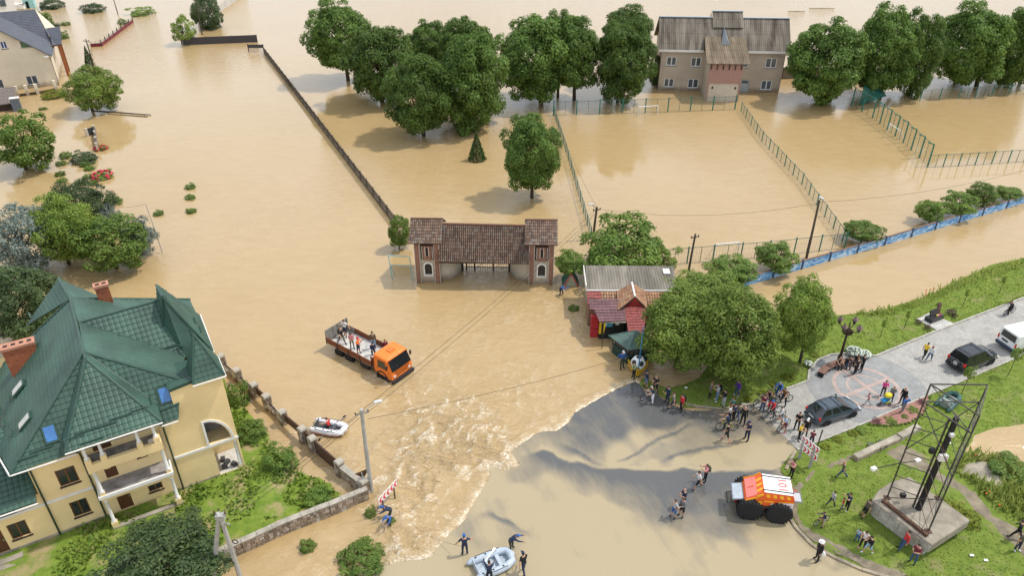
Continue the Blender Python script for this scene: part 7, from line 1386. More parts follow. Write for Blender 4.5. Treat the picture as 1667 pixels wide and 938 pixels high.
MB().extrude([(3.86, -1.08, 1.47), (3.86, 1.08, 1.47), (3.44, 1.05, 2.36), (3.44, -1.05, 2.36)], (.02, 0, .01)).build('windscreen', CGLS, cb); MB().add([(3.42, s * 1.19, 1.45) for s in (-1, 1)] + [(3.84, s * 1.12, 1.45) for s in (-1, 1)] + [(3.43, s * 1.04, 2.4) for s in (-1, 1)], [(0, 2, 4), (1, 5, 3), (2, 3, 5, 4)]).build('screen_frame', ORP, cb)
for s in (-1, 1):
    MB().extrude([(2.3, s * 1.203, 1.5), (3.25, s * 1.203, 1.5), (3.15, s * 1.17, 2.2), (2.35, s * 1.17, 2.2)], (0, s * .012, 0)).build('side_window', CGLS, cb); MB().box((3.55, s * 1.38, 1.95), (.08, .16, .4)).build('mirror', BLKP, cb); MB().torus((2.75, s * 1.12, .5), .62, .1, (0, 1, 0), 18, 6, 1.4).build('mudguard', BLKP, trk); MB().box((3.87, s * .85, .95), (.03, .25, .18)).build('headlamp', WHL, cb); MB().box((2.3, s * 1.21, 1.4), (.2, .02, .04)).build('door_handle', BLKP, cb)
MB().box((3.95, 0, .5), (.2, 2.45, .26)).build('bumper', BLKP, trk); MB().box((3.862, 0, .98), (.02, 1.25, .16)).build('grille_badge', mat('badge_brown', (.3, .08, .01), .5), cb); MB().box((2.6, .1, 2.56), (.55, .6, .05)).build('roof_hatch', mat('hatch_orange', (.68, .15, .02), .4), cb)
for k in range(5): MB().box((3.865, 0, 1.12 + .07 * k), (.012, 1.7, .02)).build('grille_slat', mat('badge_brown', (.3, .08, .01), .5), cb)
# ---- amphibious rescue vehicle
def text_mesh(txt, size, m, name, parent, M, depth=.004):
    cu = bpy.data.curves.new(name, 'FONT'); cu.body = txt; cu.size = size; cu.align_x = 'CENTER'; cu.align_y = 'CENTER'; cu.extrude = depth; cu.resolution_u = 2; o = bpy.data.objects.new(name + '_tmp', cu); COL.objects.link(o); dg = bpy.context.evaluated_depsgraph_get(); me = bpy.data.meshes.new_from_object(o.evaluated_get(dg)); bpy.data.objects.remove(o); me.materials.clear(); me.materials.append(m); ob = bpy.data.objects.new(name, me); link(ob, parent); ob.matrix_local = M; return ob
s1, s2 = at(1264, 848, .02), at(1217, 842, .02); q = hdg(s1, s2); d = (s2 - s1).normalized(); far = Vector((d.y, -d.x, 0)); SO = (s1 + s2) / 2 + far * .95
shp = thing('rescue_vehicle', 'red and white amphibious rescue vehicle on huge black balloon tyres', 'rescue vehicle', (SO.x, SO.y, .0), q); SRED = mat('rescue_red', (.72, .115, .02), .4, var=.12, scale=1.5, damp=.5); SPNK = mat('faded_red_canvas', (.72, .20, .17), .7, var=.1); SYEL = paint('rescue_yellow', (.85, .40, .01), .4, .2); SWHT = mat('white_canvas', (.74, .72, .72), .6, var=.05); ORL = mat('orange_red_letter', (.70, .08, .05), .5)
for s in (-1, 1):
    for x in (.93, -.93): wheel(shp, x, s * 1.0, .82, .52, -s, BLKP, 9, 22)
MB().box((-.05, 0, .95), (3.1, 1.35, .75)).build('hull', SRED, shp, bevel=.05); MB().box((1.62, 0, .75), (.25, 1.2, .5)).build('front_grille', BLKP, shp); MB().box((1.78, -.45, .82), (.1, .16, .1)).build('front_lamp', REDL, shp); MB().box((1.78, .45, .82), (.1, .16, .1)).build('front_lamp', REDL, shp)
for s in (-1, 1):
    pts = [(-1.75, 1.22), (-1.4, 1.3), (-.9, 1.78), (-.45, 1.45), (0, 1.3), (.45, 1.45), (.9, 1.78), (1.35, 1.5), (1.6, 1.15)]
    MB().tube([(x, s * 1.02, z - .12) for x, z in pts], .09, 6).build('fender', BLKP, shp)
B_ = 1.02; prof = [(-1.72, 1.25), (-1.72, 2.02), (-1.6, 2.3), (.25, 2.34), (.62, 2.02), (1.28, 1.62), (1.5, 1.28)]
def side(f, z): return .98 - max(0, (z - 1.75)) * .28
mb = MB(); n_ = len(prof); mb.add([(x, -side(0, z), z) for x, z in prof] + [(x, side(0, z), z) for x, z in prof], [tuple(range(n_)), tuple(range(2 * n_ - 1, n_ - 1, -1))] + [(i, n_ + i, n_ + (i + 1) % n_, (i + 1) % n_) for i in range(n_)]); cbn = mb.build('cabin', SRED, shp)
def top_panel(x0, z0, x1, z1, w0, w1, off, m, nm, par=None): return MB().extrude([(x0, -w0, z0 + off), (x0, w0, z0 + off), (x1, w1, z1 + off), (x1, -w1, z1 + off)], (0, 0, .02)).build(nm, m, par or cbn)
top_panel(-1.6, 2.3, .22, 2.34, .82, .82, .01, SWHT, 'roof_panel'); top_panel(.62, 2.03, 1.26, 1.64, .80, .85, .012, SPNK, 'bonnet_panel')
for s in (-1, 1):
    MB().bar((-1.65, s * .62, 2.36), (.3, s * .62, 2.39), .05, .04).build('roof_bar', BLKP, cbn)
    mb = MB(); mb.cur = 0
    for k in range(9): # hazard stripes along the eave
        x0 = -1.7 + k * .215; P = [(x0, s * (side(0, 2.02) + .012), 2.0), (x0 + .215, s * (side(0, 2.02) + .012), 2.0), (x0 + .28, s * (side(0, 2.22) + .012), 2.22), (x0 + .065, s * (side(0, 2.22) + .012), 2.22)]; MB().extrude(P, (0, s * .006, 0)).build('hazard_stripe', SYEL if k % 2 else SRED, cbn)
    MB().extrude([(.68, s * 1.0, 1.38), (1.25, s * 1.0, 1.38), (1.12, s * .995, 1.66), (.72, s * .96, 1.86)], (0, s * .012, 0)).build('side_window', CGLS, cbn)
    MB().extrude([(.28, s * 1.0, 1.28), (.55, s * 1.0, 1.28), (.5, s * .99, 1.66), (.25, s * .99, 1.66)], (0, s * .014, 0)).build('yellow_patch', SYEL, cbn); MB().bar((.3, s * .95, 2.28), (.62, s * .93, 1.98), .05, .14).build('yellow_pillar', SYEL, cbn); MB().bar((.62, s * .98, 1.95), (1.3, s * 1.0, 1.6), .03, .09).build('yellow_edge', SYEL, cbn)
    sw_ = [(-1.7, 1.3), (-1.35, 1.28), (-1.0, 1.4), (-.78, 1.6), (-.75, 1.72), (-1.1, 1.72), (-1.7, 1.78)]
    if s > 0: pass
    MB().extrude([(x, s * (.985 if z < 1.76 else .975) + s * .012, z) for x, z in sw_], (0, s * .005, 0)).build('white_swoosh', SWHT, cbn)
    MB().bar((-1.68, s * 1.0, 1.86), (-.75, s * 1.0, 1.76), .012, .05).build('swoosh_edge', SYEL, cbn)
    Mx = Matrix.Translation((-1.32, s * 1.012, 1.52)) @ Matrix.Rotation(R(90), 4, 'X') if s < 0 else Matrix.Translation((-1.32, s * 1.012, 1.52)) @ Matrix.Rotation(R(180), 4, 'Z') @ Matrix.Rotation(R(90), 4, 'X'); text_mesh('C101', .26, ORL if False else mat('dark_red_letter', (.4, .02, .02), .5), 'door_number', cbn, Mx)
    MB().box((-.15, s * 1.0, 1.72), (.6, .02, .09)).build('name_strip', SYEL, cbn); MB().lathe([(.1, 0), (.1, .008)], 10).build('emblem', SWHT, cbn).matrix_local = Matrix.Translation((-.38, s * .99, 1.48)) @ Matrix.Rotation(R(90), 4, 'X')
for k in range(7): x0 = -.78 + k * .225; MB().extrude([(.3, x0, 2.32), (.6, x0 + .06, 2.06), (.6, x0 + .27, 2.06), (.3, x0 + .21, 2.32)], (.012, 0, .012)).build('hazard_stripe', SYEL if k % 2 else SRED, cbn)
text_mesh('101', .82, ORL, 'roof_number', cbn, Matrix.Translation((-.98, 0, 2.36)) @ Matrix.Rotation(R(90), 4, 'Z'))
MB().box((.95, 0, 1.9), (.4, .04, .02), m=Matrix.Rotation(R(31), 3, 'Y')).build('bonnet_mark', SRED, cbn)
wf = MB(); M0 = Matrix.Translation((1.75, .1, 1.42)) @ Matrix.Rotation(R(12), 4, 'Y'); wf.M = M0; wf.box((0, 0, 0), (.75, 1.5, .04)); ws = wf.build('open_windscreen', mat('grey_frame', (.13, .15, .17), .4), shp); wg = MB(); wg.M = M0; wg.box((0, 0, .025), (.62, 1.34, .01)); wg.build('pane', mat('pale_glass', (.36, .40, .44), .1), ws)
for (y, z, m_, nm) in ((.35, 1.75, mat('grey_frame', (.13, .15, .17), .4), 'rear_rack'), (-.55, 1.05, REDL, 'tailgate')): f = MB(); f.box((-2.0, y, z), (.55, .85, .05)); rk = f.build(nm, m_, shp); MB().box((-2.0, y, z + .03), (.42, .7, .012)).build('tray', mat('pale_grey_tray', (.42, .44, .46), .5) if z > 1.5 else mat('brown_tray', (.2, .15, .14), .6), rk)
for s in (-1, 1): MB().tube([(1.5, s * .5, .9), (2.3, s * .5, .62)], .03, 6).build('winch_bar', BLKP, shp)
MB().tube([(2.3, -.5, .62), (2.3, .5, .62)], .03, 6).build('winch_bar', BLKP, shp)
# ---- inflatable boats
def boat(label, stern, bow, z, W, tm, fm, name='inflatable_boat', r=.24, group='inflatable boats', stripe=None):
    a, b = at(*stern, z + .25), at(*bow, z + .25); q = hdg(a, b); L = (b - a).length; t = thing(name, label, 'boat', (a.x, a.y, z), q, group); w = W / 2 - r
    path_ = [(-.35, -w, r), (0, -w, r), (L * .5, -w, r), (L * .72, -w * .92, r + .02), (L * .88, -w * .62, r + .07), (L * .96 - r, -w * .25, r + .12), (L - r, 0, r + .14), (L * .96 - r, w * .25, r + .12), (L * .88, w * .62, r + .07), (L * .72, w * .92, r + .02), (L * .5, w, r), (0, w, r), (-.35, w, r)]
    MB().tube(path_, [r * .25] + [r] * 11 + [r * .25], 12).build('tube', tm, t, True)
    if stripe: MB().tube([(x, y * 1.0 + (r * .9 if y > .01 else -r * .9 if y < -.01 else 0), z_ - .1) for x, y, z_ in path_[1:6]], .03, 5).build('rubbing_strake', stripe, t); MB().tube([(x, y + r * .9, z_ - .1) for x, y, z_ in path_[7:12]], .03, 5).build('rubbing_strake', stripe, t)
    MB().add([(0, -w, .1), (L * .72, -w * .9, .12), (L * .9, 0, .16), (L * .72, w * .9, .12), (0, w, .1)], [(0, 1, 2, 3, 4)]).build('floor', fm, t); MB().box((.05, 0, .3), (.05, 2 * w, .45)).build('transom', fm, t)
    for x in (L * .32, L * .58): MB().box((x, 0, .36), (.24, 2 * w + .1, .05)).build('seat', fm, t)
    for s in (-1, 1):
        MB().tube([(L * .1, s * (w + r * .5), r * 1.95), (L * .4, s * (w + r * .6), r * 1.9), (L * .7, s * (w + r * .4), r * 2.0)], .018, 5).build('grab_line', BLKP, t)
        for x in (.1, .35, .6): MB().box((L * x, s * w, 2 * r), (.12, .1, .02)).build('patch', BLKP, t)
    return t, L, w
def oar(label, pa, pb, z0, z1, m):
    a, b = at(*pa, z0), at(*pb, z1); t = thing('oar', label, 'oar', tuple(a), 0, 'oars'); d = b - a; MB().tube([Vector(), d * .8], .022, 6).build('shaft', ALLOY, t); u = d.normalized(); s = u.cross(Vector((0, 0, 1))).normalized(); MB().extrude([d * .78 - s * .04, d * .84 - s * .09, d * 1.0 - s * .08, d * 1.0 + s * .08, d * .84 + s * .09, d * .78 + s * .04], (0, 0, .02)).build('blade', m, t)
WB_ = mat('white_pvc', (.72, .72, .74), .4, var=.06); GBT = mat('grey_blue_pvc', (.40, .46, .52), .45, var=.08); GRB = mat('dark_green_pvc', (.035, .10, .085), .45, var=.1); DFL = mat('dark_grey_floor', (.07, .075, .08), .7); LFL = mat('pale_grey_floor', (.36, .41, .46), .6, var=.15)
bt1, L1, wq = boat('white inflatable rowing boat with dark floor in the flood', (514, 692), (566, 702), 0, 1.55, WB_, DFL, stripe=mat('red_strake', (.5, .05, .03), .5))
oar('black-bladed oar on far side of the white boat', (541, 692), (563, 677), .7, .15, BLKP); oar('black-bladed oar on near side of the white boat', (537, 698), (518, 718), .7, .0, BLKP)
bt2, L2, wq = boat('grey blue inflatable boat held by men in shallow water', (774, 928), (838, 903), .02, 1.75, GBT, LFL)
oar('white oar lying across the grey boat', (789, 915), (806, 893), .6, .65, CHW)
bt3, L3, wq = boat('dark green inflatable boat lying on lawn behind the tower', (1536, 661), (1558, 641), .12, 1.35, GRB, mat('pale_green_floor', (.2, .25, .22), .6), r=.2)
# ---- bicycles
def make_bike(name, label, pa, pb, z, m, scale=1.0, lie=False, group='bicycles of the onlookers'):
    """pa: front tyre contact, pb: rear tyre contact"""
    a, b = at(*pa, z), at(*pb, z); c = (a + b) / 2; t = thing(name, label, 'bicycle', (c.x, c.y, z), hdg(b, a), group, scale); wb, r = .52, .34
    for x, nm in ((wb, 'front_wheel'), (-wb, 'rear_wheel')):
        w = MB().torus((x, 0, r), r - .025, .026, (0, 1, 0), 22, 6).build(nm, TYRE, t); MB().torus((x, 0, r), r - .06, .012, (0, 1, 0), 20, 4).build('rim', ALLOY, w); sp = MB()
        for k in range(9): a_ = math.pi * k / 9; sp.bar((x - math.cos(a_) * (r - .06), 0, r - math.sin(a_) * (r - .06)), (x + math.cos(a_) * (r - .06), 0, r + math.sin(a_) * (r - .06)), .006)
        sp.build('spokes', ALLOY, w)
    fr = MB(); bb, st, hd_, hb_ = (-.08, 0, .3), (-.2, 0, .78), (.36, 0, .86), (.39, 0, .68)
    for p_, q_ in ((bb, st), (st, hd_), (hb_, bb), (hd_, hb_)): fr.tube([p_, q_], .02, 6)
    for s in (-.05, .05): fr.tube([bb, (-wb, s, r)], .013, 5); fr.tube([st, (-wb, s, r)], .011, 5)
    fr.build('frame', m, t); fk = MB()
    for s in (-.06, .06): fk.tube([(.40, s, .66), (wb, s, r)], .015, 5)
    fk.build('fork', BLKP, t); MB().tube([(.36, 0, .86), (.34, 0, .98)], .018, 6).build('stem', BLKP, t); MB().tube([(.22, .29, 1.0), (.34, .2, 1.0), (.36, 0, .99), (.34, -.2, 1.0), (.22, -.29, 1.0)], .015, 6).build('handlebar', BLKP, t)
    MB().sphere((-.24, 0, .9), (.14, .07, .035), 10, 6).build('saddle', BLKP, t); MB().tube([st, (-.23, 0, .88)], .014, 5).build('seat_post', ALLOY, t); cr = MB(); cr.torus((bb[0], -.05, bb[2]), .09, .008, (0, 1, 0), 14, 4); cr.bar((bb[0], -.06, .3), (bb[0] + .08, -.06, .15), .02); cr.bar((bb[0], .06, .3), (bb[0] - .08, .06, .45), .02); ck = cr.build('crank', BLKP, t)
    for p_ in ((bb[0] + .08, -.11, .15), (bb[0] - .08, .11, .45)): MB().box(p_, (.09, .09, .02)).build('pedal', BLKP, ck)
    if lie: t.rotation_euler = (R(-78), 0, t.rotation_euler[2]); t.location.z = z + .08
    return t
BK = lambda n, c: mat('bike_' + n, c, .35)
make_bike('bicycle', 'yellow bicycle at front of the crowd on wet asphalt', (1171, 700), (1193, 701), .02, BK('yellow', (.6, .62, .02))); make_bike('bicycle', 'white bicycle leaned on kerb beside person sitting', (1199, 671), (1220, 670), .02, BK('white', (.7, .7, .7))); make_bike('bicycle', 'white bicycle held by the grey-haired man', (1046, 653), (1066, 646), .02, BK('cream', (.6, .58, .5)))
make_bike('bicycle', 'dark bicycle of the man in brown shirt', (1264, 655), (1282, 654), .06, BK('black', (.02, .02, .02))); make_bike('bicycle', 'dark bicycle under the cyclist in blue tracksuit', (1258, 643), (1274, 646), .06, BK('blue', (.02, .05, .15))); make_bike('bicycle', 'silver bicycle parked on lawn edge left of the woman in black', (1229, 661), (1244, 653), .06, BK('silver', (.4, .4, .4)))
make_bike('bicycle', 'grey bicycle of the rider in red and blue jacket', (1243, 682), (1260, 674), .06, BK('grey', (.12, .12, .13))); make_bike('bicycle', 'dark bicycle of the boy in white', (1257, 687), (1273, 680), .06, BK('darkgreen', (.02, .06, .03))); make_bike('bicycle', 'black bicycle with yellow forks of boy in light blue', (1266, 704), (1283, 693), .06, BK('amber', (.35, .22, .02)))
make_bike('bicycle', 'bicycle ridden along the square at upper right', (1633, 515), (1650, 509), .06, BK('black2', (.02, .02, .022))); make_bike('bicycle', 'small red bicycle of the boy on the earth path', (1326, 857), (1345, 849), .13, BK('red', (.4, .03, .03)), .82); make_bike('bicycle', 'bicycle lying on grass beside concrete beam', (1416, 722), (1430, 718), .12, BK('grey2', (.2, .2, .2)), 1.0, True)
# ---- push-chair
p = at(1438, 659, .07); pc = thing('stroller', 'yellow and blue stroller beside the woman in grey', 'stroller', (p.x, p.y, .07), R(200)); YST = mat('stroller_yellow', (.62, .52, .03), .6); BST = mat('stroller_blue', (.03, .3, .6), .6)
for x, y in ((.45, 0), (-.3, .28), (-.3, -.28)): w = MB().torus((x, y, .15), .12, .035, (0, 1, 0), 14, 5).build('wheel', TYRE, pc); MB().lathe([(.08, -.01), (.08, .01)], 8).build('hub', ALLOY, w).matrix_local = Matrix.Translation((x, y, .15)) @ Matrix.Rotation(R(90), 4, 'X')
MB().tube([(.45, 0, .15), (0, .2, .5), (-.55, .25, 1.0)], .018, 5).build('frame', BLKP, pc); MB().tube([(.45, 0, .15), (0, -.2, .5), (-.55, -.25, 1.0)], .018, 5).build('frame', BLKP, pc); MB().tube([(-.55, .25, 1.0), (-.55, -.25, 1.0)], .02, 6).build('handle', BLKP, pc); MB().extrude([(-.25, -.2, .4), (.25, -.2, .4), (.3, -.2, .5), (-.1, -.2, .55), (-.35, -.2, .95), (-.42, -.2, .9)], (0, .4, 0)).build('seat', BST, pc); MB().sphere((-.2, 0, .88), (.34, .26, .22), 12, 6).build('hood', YST, pc, True); MB().box((-.25, 0, .25), (.4, .35, .15)).build('basket', YST, pc)
# ================================================================ people
SEG = {}
def fk(pose):
    g = dict(lean=0, tl=0, tr=0, kl=0, kr=0, sp=4, al=(0, 8, 12), ar=(0, 8, 12), head=0, sit=None, inl=0, inr=0); g.update(pose)
    J = {}; le = R(g['lean']); hip = Vector((0, 0, 0)); f = Vector((0, math.sin(le), math.cos(le)))
    J['pel'] = hip; J['spi'] = hip + f * .17; J['che'] = hip + f * .40; J['nek'] = hip + f * .53 ; hd = R(g['head']) + le * .5
    J['hed'] = J['nek'] + Vector((0, math.sin(hd) + .25, math.cos(hd))).normalized() * .14
    for s, t, k, arm, inn in ((-1, g['tl'], g['kl'], g['al'], g['inl']), (1, g['tr'], g['kr'], g['ar'], g['inr'])):
        n = 'l' if s < 0 else 'r'; h = hip + Vector((s * .095, 0, -.03)); sx = math.sin(R(g['sp'])) * s; t, k2 = R(t), R(t - k)
        kn = h + Vector((sx, math.sin(t), -math.cos(t))).normalized() * .44; an = kn + Vector((sx * .6, math.sin(k2), -math.cos(k2))).normalized() * .41
        J['hip' + n], J['kne' + n], J['ank' + n] = h, kn, an; ft = R(max(-35, min(10, (g[('tl' if s < 0 else 'tr')] - k * 57.3 * 0 - (g['kl'] if s < 0 else g['kr'])) * .4))); J['toe' + n] = an + Vector((s * .04, .17 * math.cos(ft), -.045 + .17 * math.sin(ft)))
        sh = J['che'] + Vector((s * .185, 0, .05)); p, ab, e = [R(x) for x in arm]; p0 = p + le * .4
        el = sh + Vector((s * math.sin(ab), math.sin(p0) * math.cos(ab), -math.cos(p0) * math.cos(ab))) * .28; q = p0 + e; fd = Vector((s * math.sin(ab) * .6 - s * inn, math.sin(q), -math.cos(q))).normalized(); wr = el + fd * .25; J['sho' + n], J['elb' + n], J['wri' + n], J['han' + n] = sh, el, wr, wr + fd * .09
    lo = min(J['toel'].z, J['toer'].z, J['ankl'].z - .045, J['ankr'].z - .045) - .03; dz = (g['sit'] if g['sit'] is not None else -lo)
    for k in J: J[k] = J[k] + Vector((0, 0, dz))
    return J
EDG = [('pel', 'spi'), ('spi', 'che'), ('che', 'nek')] + [e for n in 'lr' for e in (('pel', 'hip' + n), ('hip' + n, 'kne' + n), ('kne' + n, 'ank' + n), ('ank' + n, 'toe' + n), ('che', 'sho' + n), ('sho' + n, 'elb' + n), ('elb' + n, 'wri' + n))]
RAD = dict(pel=.135, spi=.128, che=.142, nek=.058, hip=.102, kne=.07, ank=.053, toe=.044, sho=.074, elb=.054, wri=.037)
SLOT = dict(pel=3, spi=0, che=0, nek=5, hip=3, kne=4, ank=7, toe=7, sho=0)
DUMM = [mat('person_slot%d' % i, (.3, .3, .3), .8) for i in range(8)]
def body_mesh(pname, pose, female=False):
    J = fk(pose); names = list(J); names = [n for n in names if n not in ('hed', 'hanl', 'hanr')]; ix = {n: i for i, n in enumerate(names)}
    me = bpy.data.meshes.new('b'); me.from_pydata([J[n] for n in names], [(ix[a], ix[b]) for a, b in EDG], []); o = bpy.data.objects.new('b', me); COL.objects.link(o)
    sk = o.modifiers.new('s', 'SKIN'); sk.use_smooth_shade = True; sv = me.skin_vertices[0].data
    for n in names:
        r = RAD[n[:3]]; sv[ix[n]].radius = (r * (1.12 if n in ('che', 'spi', 'pel') else 1), r * (.86 if n in ('che', 'spi', 'pel') else 1)); sv[ix[n]].use_root = n == 'pel'
    ss = o.modifiers.new('u', 'SUBSURF'); ss.levels = 1; ss.render_levels = 1; dg = bpy.context.evaluated_depsgraph_get(); dg.update(); m2 = bpy.data.meshes.new_from_object(o.evaluated_get(dg)); bpy.data.objects.remove(o)
    # regions: 0 top, 1 upper sleeve, 2 forearm, 3 thigh, 4 shin, 5 skin, 6 eyes, 7 shoes
    segs = [(J[a], J[b], a, b) for a, b in EDG]; V = [v.co.copy() for v in m2.vertices]; F = [list(p.vertices) for p in m2.polygons]; MI = []
    for p in m2.polygons:
        c = p.center; best = None
        for A, B, a, b in segs:
            ab = B - A; t = max(0, min(1, (c - A).dot(ab) / ab.length_squared)); d = (c - A - ab * t).length
            if best is None or d < best[0]: best = (d, a[:3], b[:3], t)
        _, a, b, t = best
        MI.append({('pel', 'spi'): 3 if t < .3 else 0, ('spi', 'che'): 0, ('che', 'nek'): 0 if t < .62 else 5, ('pel', 'hip'): 3, ('hip', 'kne'): 3, ('kne', 'ank'): 4 if t < .88 else 7, ('ank', 'toe'): 7, ('che', 'sho'): 0, ('sho', 'elb'): 1 if t < .7 else 2, ('elb', 'wri'): 2 if t < .9 else 5}[(a, b)])
    bpy.data.meshes.remove(m2); mb = MB(); mb.v = [tuple(v) for v in V]; mb.f = [tuple(f) for f in F]; mb.mi = MI
    h = J['hed']; mb.cur = 5; mb.sphere(h, (.078, .098, .118), 12, 8); mb.sphere(h + Vector((0, .098, -.015)), (.015, .022, .025), 6, 4); mb.sphere(h + Vector((0, .085, -.06)), (.03, .015, .01), 6, 4)
    for s in (-1, 1): mb.cur = 5; mb.sphere(h + Vector((s * .08, -.005, -.01)), (.012, .022, .033), 6, 4); mb.cur = 6; mb.sphere(h + Vector((s * .032, .086, .012)), (.014, .012, .01), 6, 4)
    mb.cur = 5
    for n, s in (('l', -1), ('r', 1)):
        w, e = J['wri' + n], J['han' + n]; d = (e - w).normalized(); sd = d.cross(Vector((1, 0, 0))); sd = sd.normalized() if sd.length > .2 else Vector((0, 1, 0)); up = d.cross(sd)
        mb.bar(w - d * .01, w + d * .09, .075, .03, up)
        for k in range(4):
            o_ = sd * (.028 - .019 * k); L = (.07, .08, .075, .058)[k]; mb.tube([w + d * .085 + o_, w + d * (.085 + L * .55) + o_ - up * .008 * s, w + d * (.085 + L) + o_ - up * .028 * s], [.0095, .009, .007], 5)
        mb.tube([w + d * .02 + sd * .035, w + d * .055 + sd * .06, w + d * .085 + sd * .066], [.011, .0105, .008], 5)
    me = mb.mesh('body_' + pname, DUMM, True); return me, h
POSES = {
 'stand': dict(tl=2, tr=-3, al=(3, 9, 14), ar=(-4, 9, 12)), 'stand2': dict(tl=-5, tr=6, kr=6, al=(-8, 12, 20), ar=(14, 8, 30), head=-5), 'hands': dict(tl=0, tr=4, kr=5, al=(18, 6, 78), ar=(20, 6, 74), inl=.45, inr=.45, head=18),
 'cross': dict(tl=0, tr=3, al=(24, 10, 82), ar=(22, 10, 86), inl=.8, inr=.8), 'photo': dict(tl=2, tr=-2, al=(62, 12, 72), ar=(64, 12, 70), inl=.35, inr=.35, head=-4), 'hips': dict(tl=-3, tr=5, al=(-28, 40, 62), ar=(-26, 42, 64), inl=.9, inr=.9),
 'walk': dict(tl=24, tr=-20, kl=8, kr=24, al=(-22, 8, 18), ar=(24, 8, 22), lean=4), 'walk2': dict(tl=-16, tr=20, kl=20, kr=6, al=(18, 8, 30), ar=(-16, 8, 14), lean=3), 'sit': dict(tl=82, tr=78, kl=78, kr=86, al=(34, 8, 42), ar=(36, 8, 40), inl=.3, inr=.3, lean=12, head=12, sit=.50),
 'ride': dict(tl=48, tr=22, kl=60, kr=24, al=(52, 10, 14), ar=(52, 10, 14), lean=24, sit=.90, sp=6), 'strad': dict(tl=6, tr=-3, kl=6, kr=2, sp=13, al=(40, 12, 28), ar=(40, 12, 28), lean=12, head=8), 'bend': dict(tl=28, tr=8, kl=34, kr=20, lean=58, al=(46, 8, 22), ar=(40, 8, 26), head=-10), 'crouch': dict(tl=62, tr=48, kl=84, kr=72, lean=46, al=(40, 10, 46), ar=(44, 10, 40), inl=.3, inr=.3, head=10),
 'row': dict(tl=76, tr=76, kl=50, kr=50, lean=8, al=(58, 18, 24), ar=(58, 18, 24), sit=.46), 'pull': dict(tl=-18, tr=22, kl=10, kr=14, lean=10, al=(-34, 26, 12), ar=(28, 22, 18)), 'wide': dict(tl=0, tr=2, al=(6, 40, 18), ar=(18, 48, 26)), 'lean': dict(tl=14, tr=10, kl=4, kr=8, lean=-8, al=(-4, 10, 20), ar=(-6, 12, 20)), 'reach': dict(tl=6, tr=-8, lean=14, al=(78, 14, 8), ar=(30, 10, 40)), 'sidearm': dict(tl=2, tr=-4, kr=6, al=(6, 82, 6), ar=(42, 8, 96), inr=.3)}
BODY = {k: body_mesh(k, v) for k, v in POSES.items()}
PC = {'skin': (.46, .26, .17), 'black': (.012, .012, .014), 'navy': (.018, .028, .065), 'white': (.62, .62, .62), 'grey': (.17, .17, .175), 'lgrey': (.36, .37, .38), 'red': (.48, .03, .035), 'maroon': (.16, .025, .045), 'pink': (.62, .06, .25), 'rose': (.60, .22, .26), 'orange': (.72, .16, .03), 'yellow': (.74, .50, .02), 'green': (.03, .28, .08), 'teal': (.05, .17, .16), 'olive': (.085, .085, .055), 'blue': (.025, .10, .32), 'lblue': (.28, .42, .58), 'jeans': (.045, .085, .17), 'denim': (.13, .20, .30), 'brown': (.16, .085, .04), 'purple': (.09, .03, .25), 'wader': (.04, .045, .035), 'beige': (.40, .33, .24), 'camo': (.10, .10, .06), 'khaki': (.2, .17, .11)}
def cm(n): return mat('cloth_' + n, PC[n], .55 if n == 'skin' else .85, var=.12 if n == 'skin' else .18, scale=6)
HAIRC = {'dark': (.018, .012, .009), 'brown': (.06, .03, .015), 'fair': (.22, .13, .06), 'grey': (.34, .33, .32), 'red': (.20, .06, .02), 'bald': None}
def hair_mesh(kind):
    mb = MB(); n, k = 12, 6
    vs = []; top = (.088, .108, .126)
    for i in range(k + 1):
        a = math.pi / 2 - (math.pi * .56) * i / k
        for j in range(n):
            q = 2 * math.pi * j / n; back = -math.sin(q); f = 1.0; aa = a if back > -.2 else max(a, R(22)); ex = (.10 if kind == 'long' and back > .3 and i == k else 0)
            vs.append((top[0] * math.cos(aa) * math.cos(q), top[1] * math.cos(aa) * math.sin(q) - .006, top[2] * math.sin(aa) - ex))
    mb.add(vs, [(i * n + j, i * n + (j + 1) % n, (i + 1) * n + (j + 1) % n, (i + 1) * n + j) for i in range(k) for j in range(n)][::1]); return mb.mesh('hair', DUMM[0], True)
HM = {k: hair_mesh(k) for k in ('short', 'long')}
cpm = MB(); cpm.lathe([(.094, .02), (.095, .06), (.075, .115), (.02, .13)], 12, (0, 0, 0), 1, 1.16); cpm.extrude([(-.07, .09, .03), (.07, .09, .03), (.05, .19, .02), (-.05, .19, .02)], (0, 0, .012)); CAPM = cpm.mesh('cap', DUMM[0]); htm = MB(); htm.lathe([(.16, .03), (.165, .045), (.1, .05), (.09, .12), (.03, .135)], 14, (0, 0, 0), 1, 1.1); HATM = htm.mesh('hat', DUMM[0])
bgm = MB(); bgm.box((0, -.2, 0), (.3, .16, .42), taper=.85); bgm.box((-.1, -.03, .1), (.05, .25, .06)); bgm.box((.1, -.03, .1), (.05, .25, .06)); BAGM = bgm.mesh('backpack', DUMM[0])
def ocopy(nm, me, m, par, loc=(0, 0, 0)):
    o = bpy.data.objects.new(nm, me); link(o, par); o.location = loc
    o.material_slots[0].link = 'OBJECT'; o.material_slots[0].material = m; return o
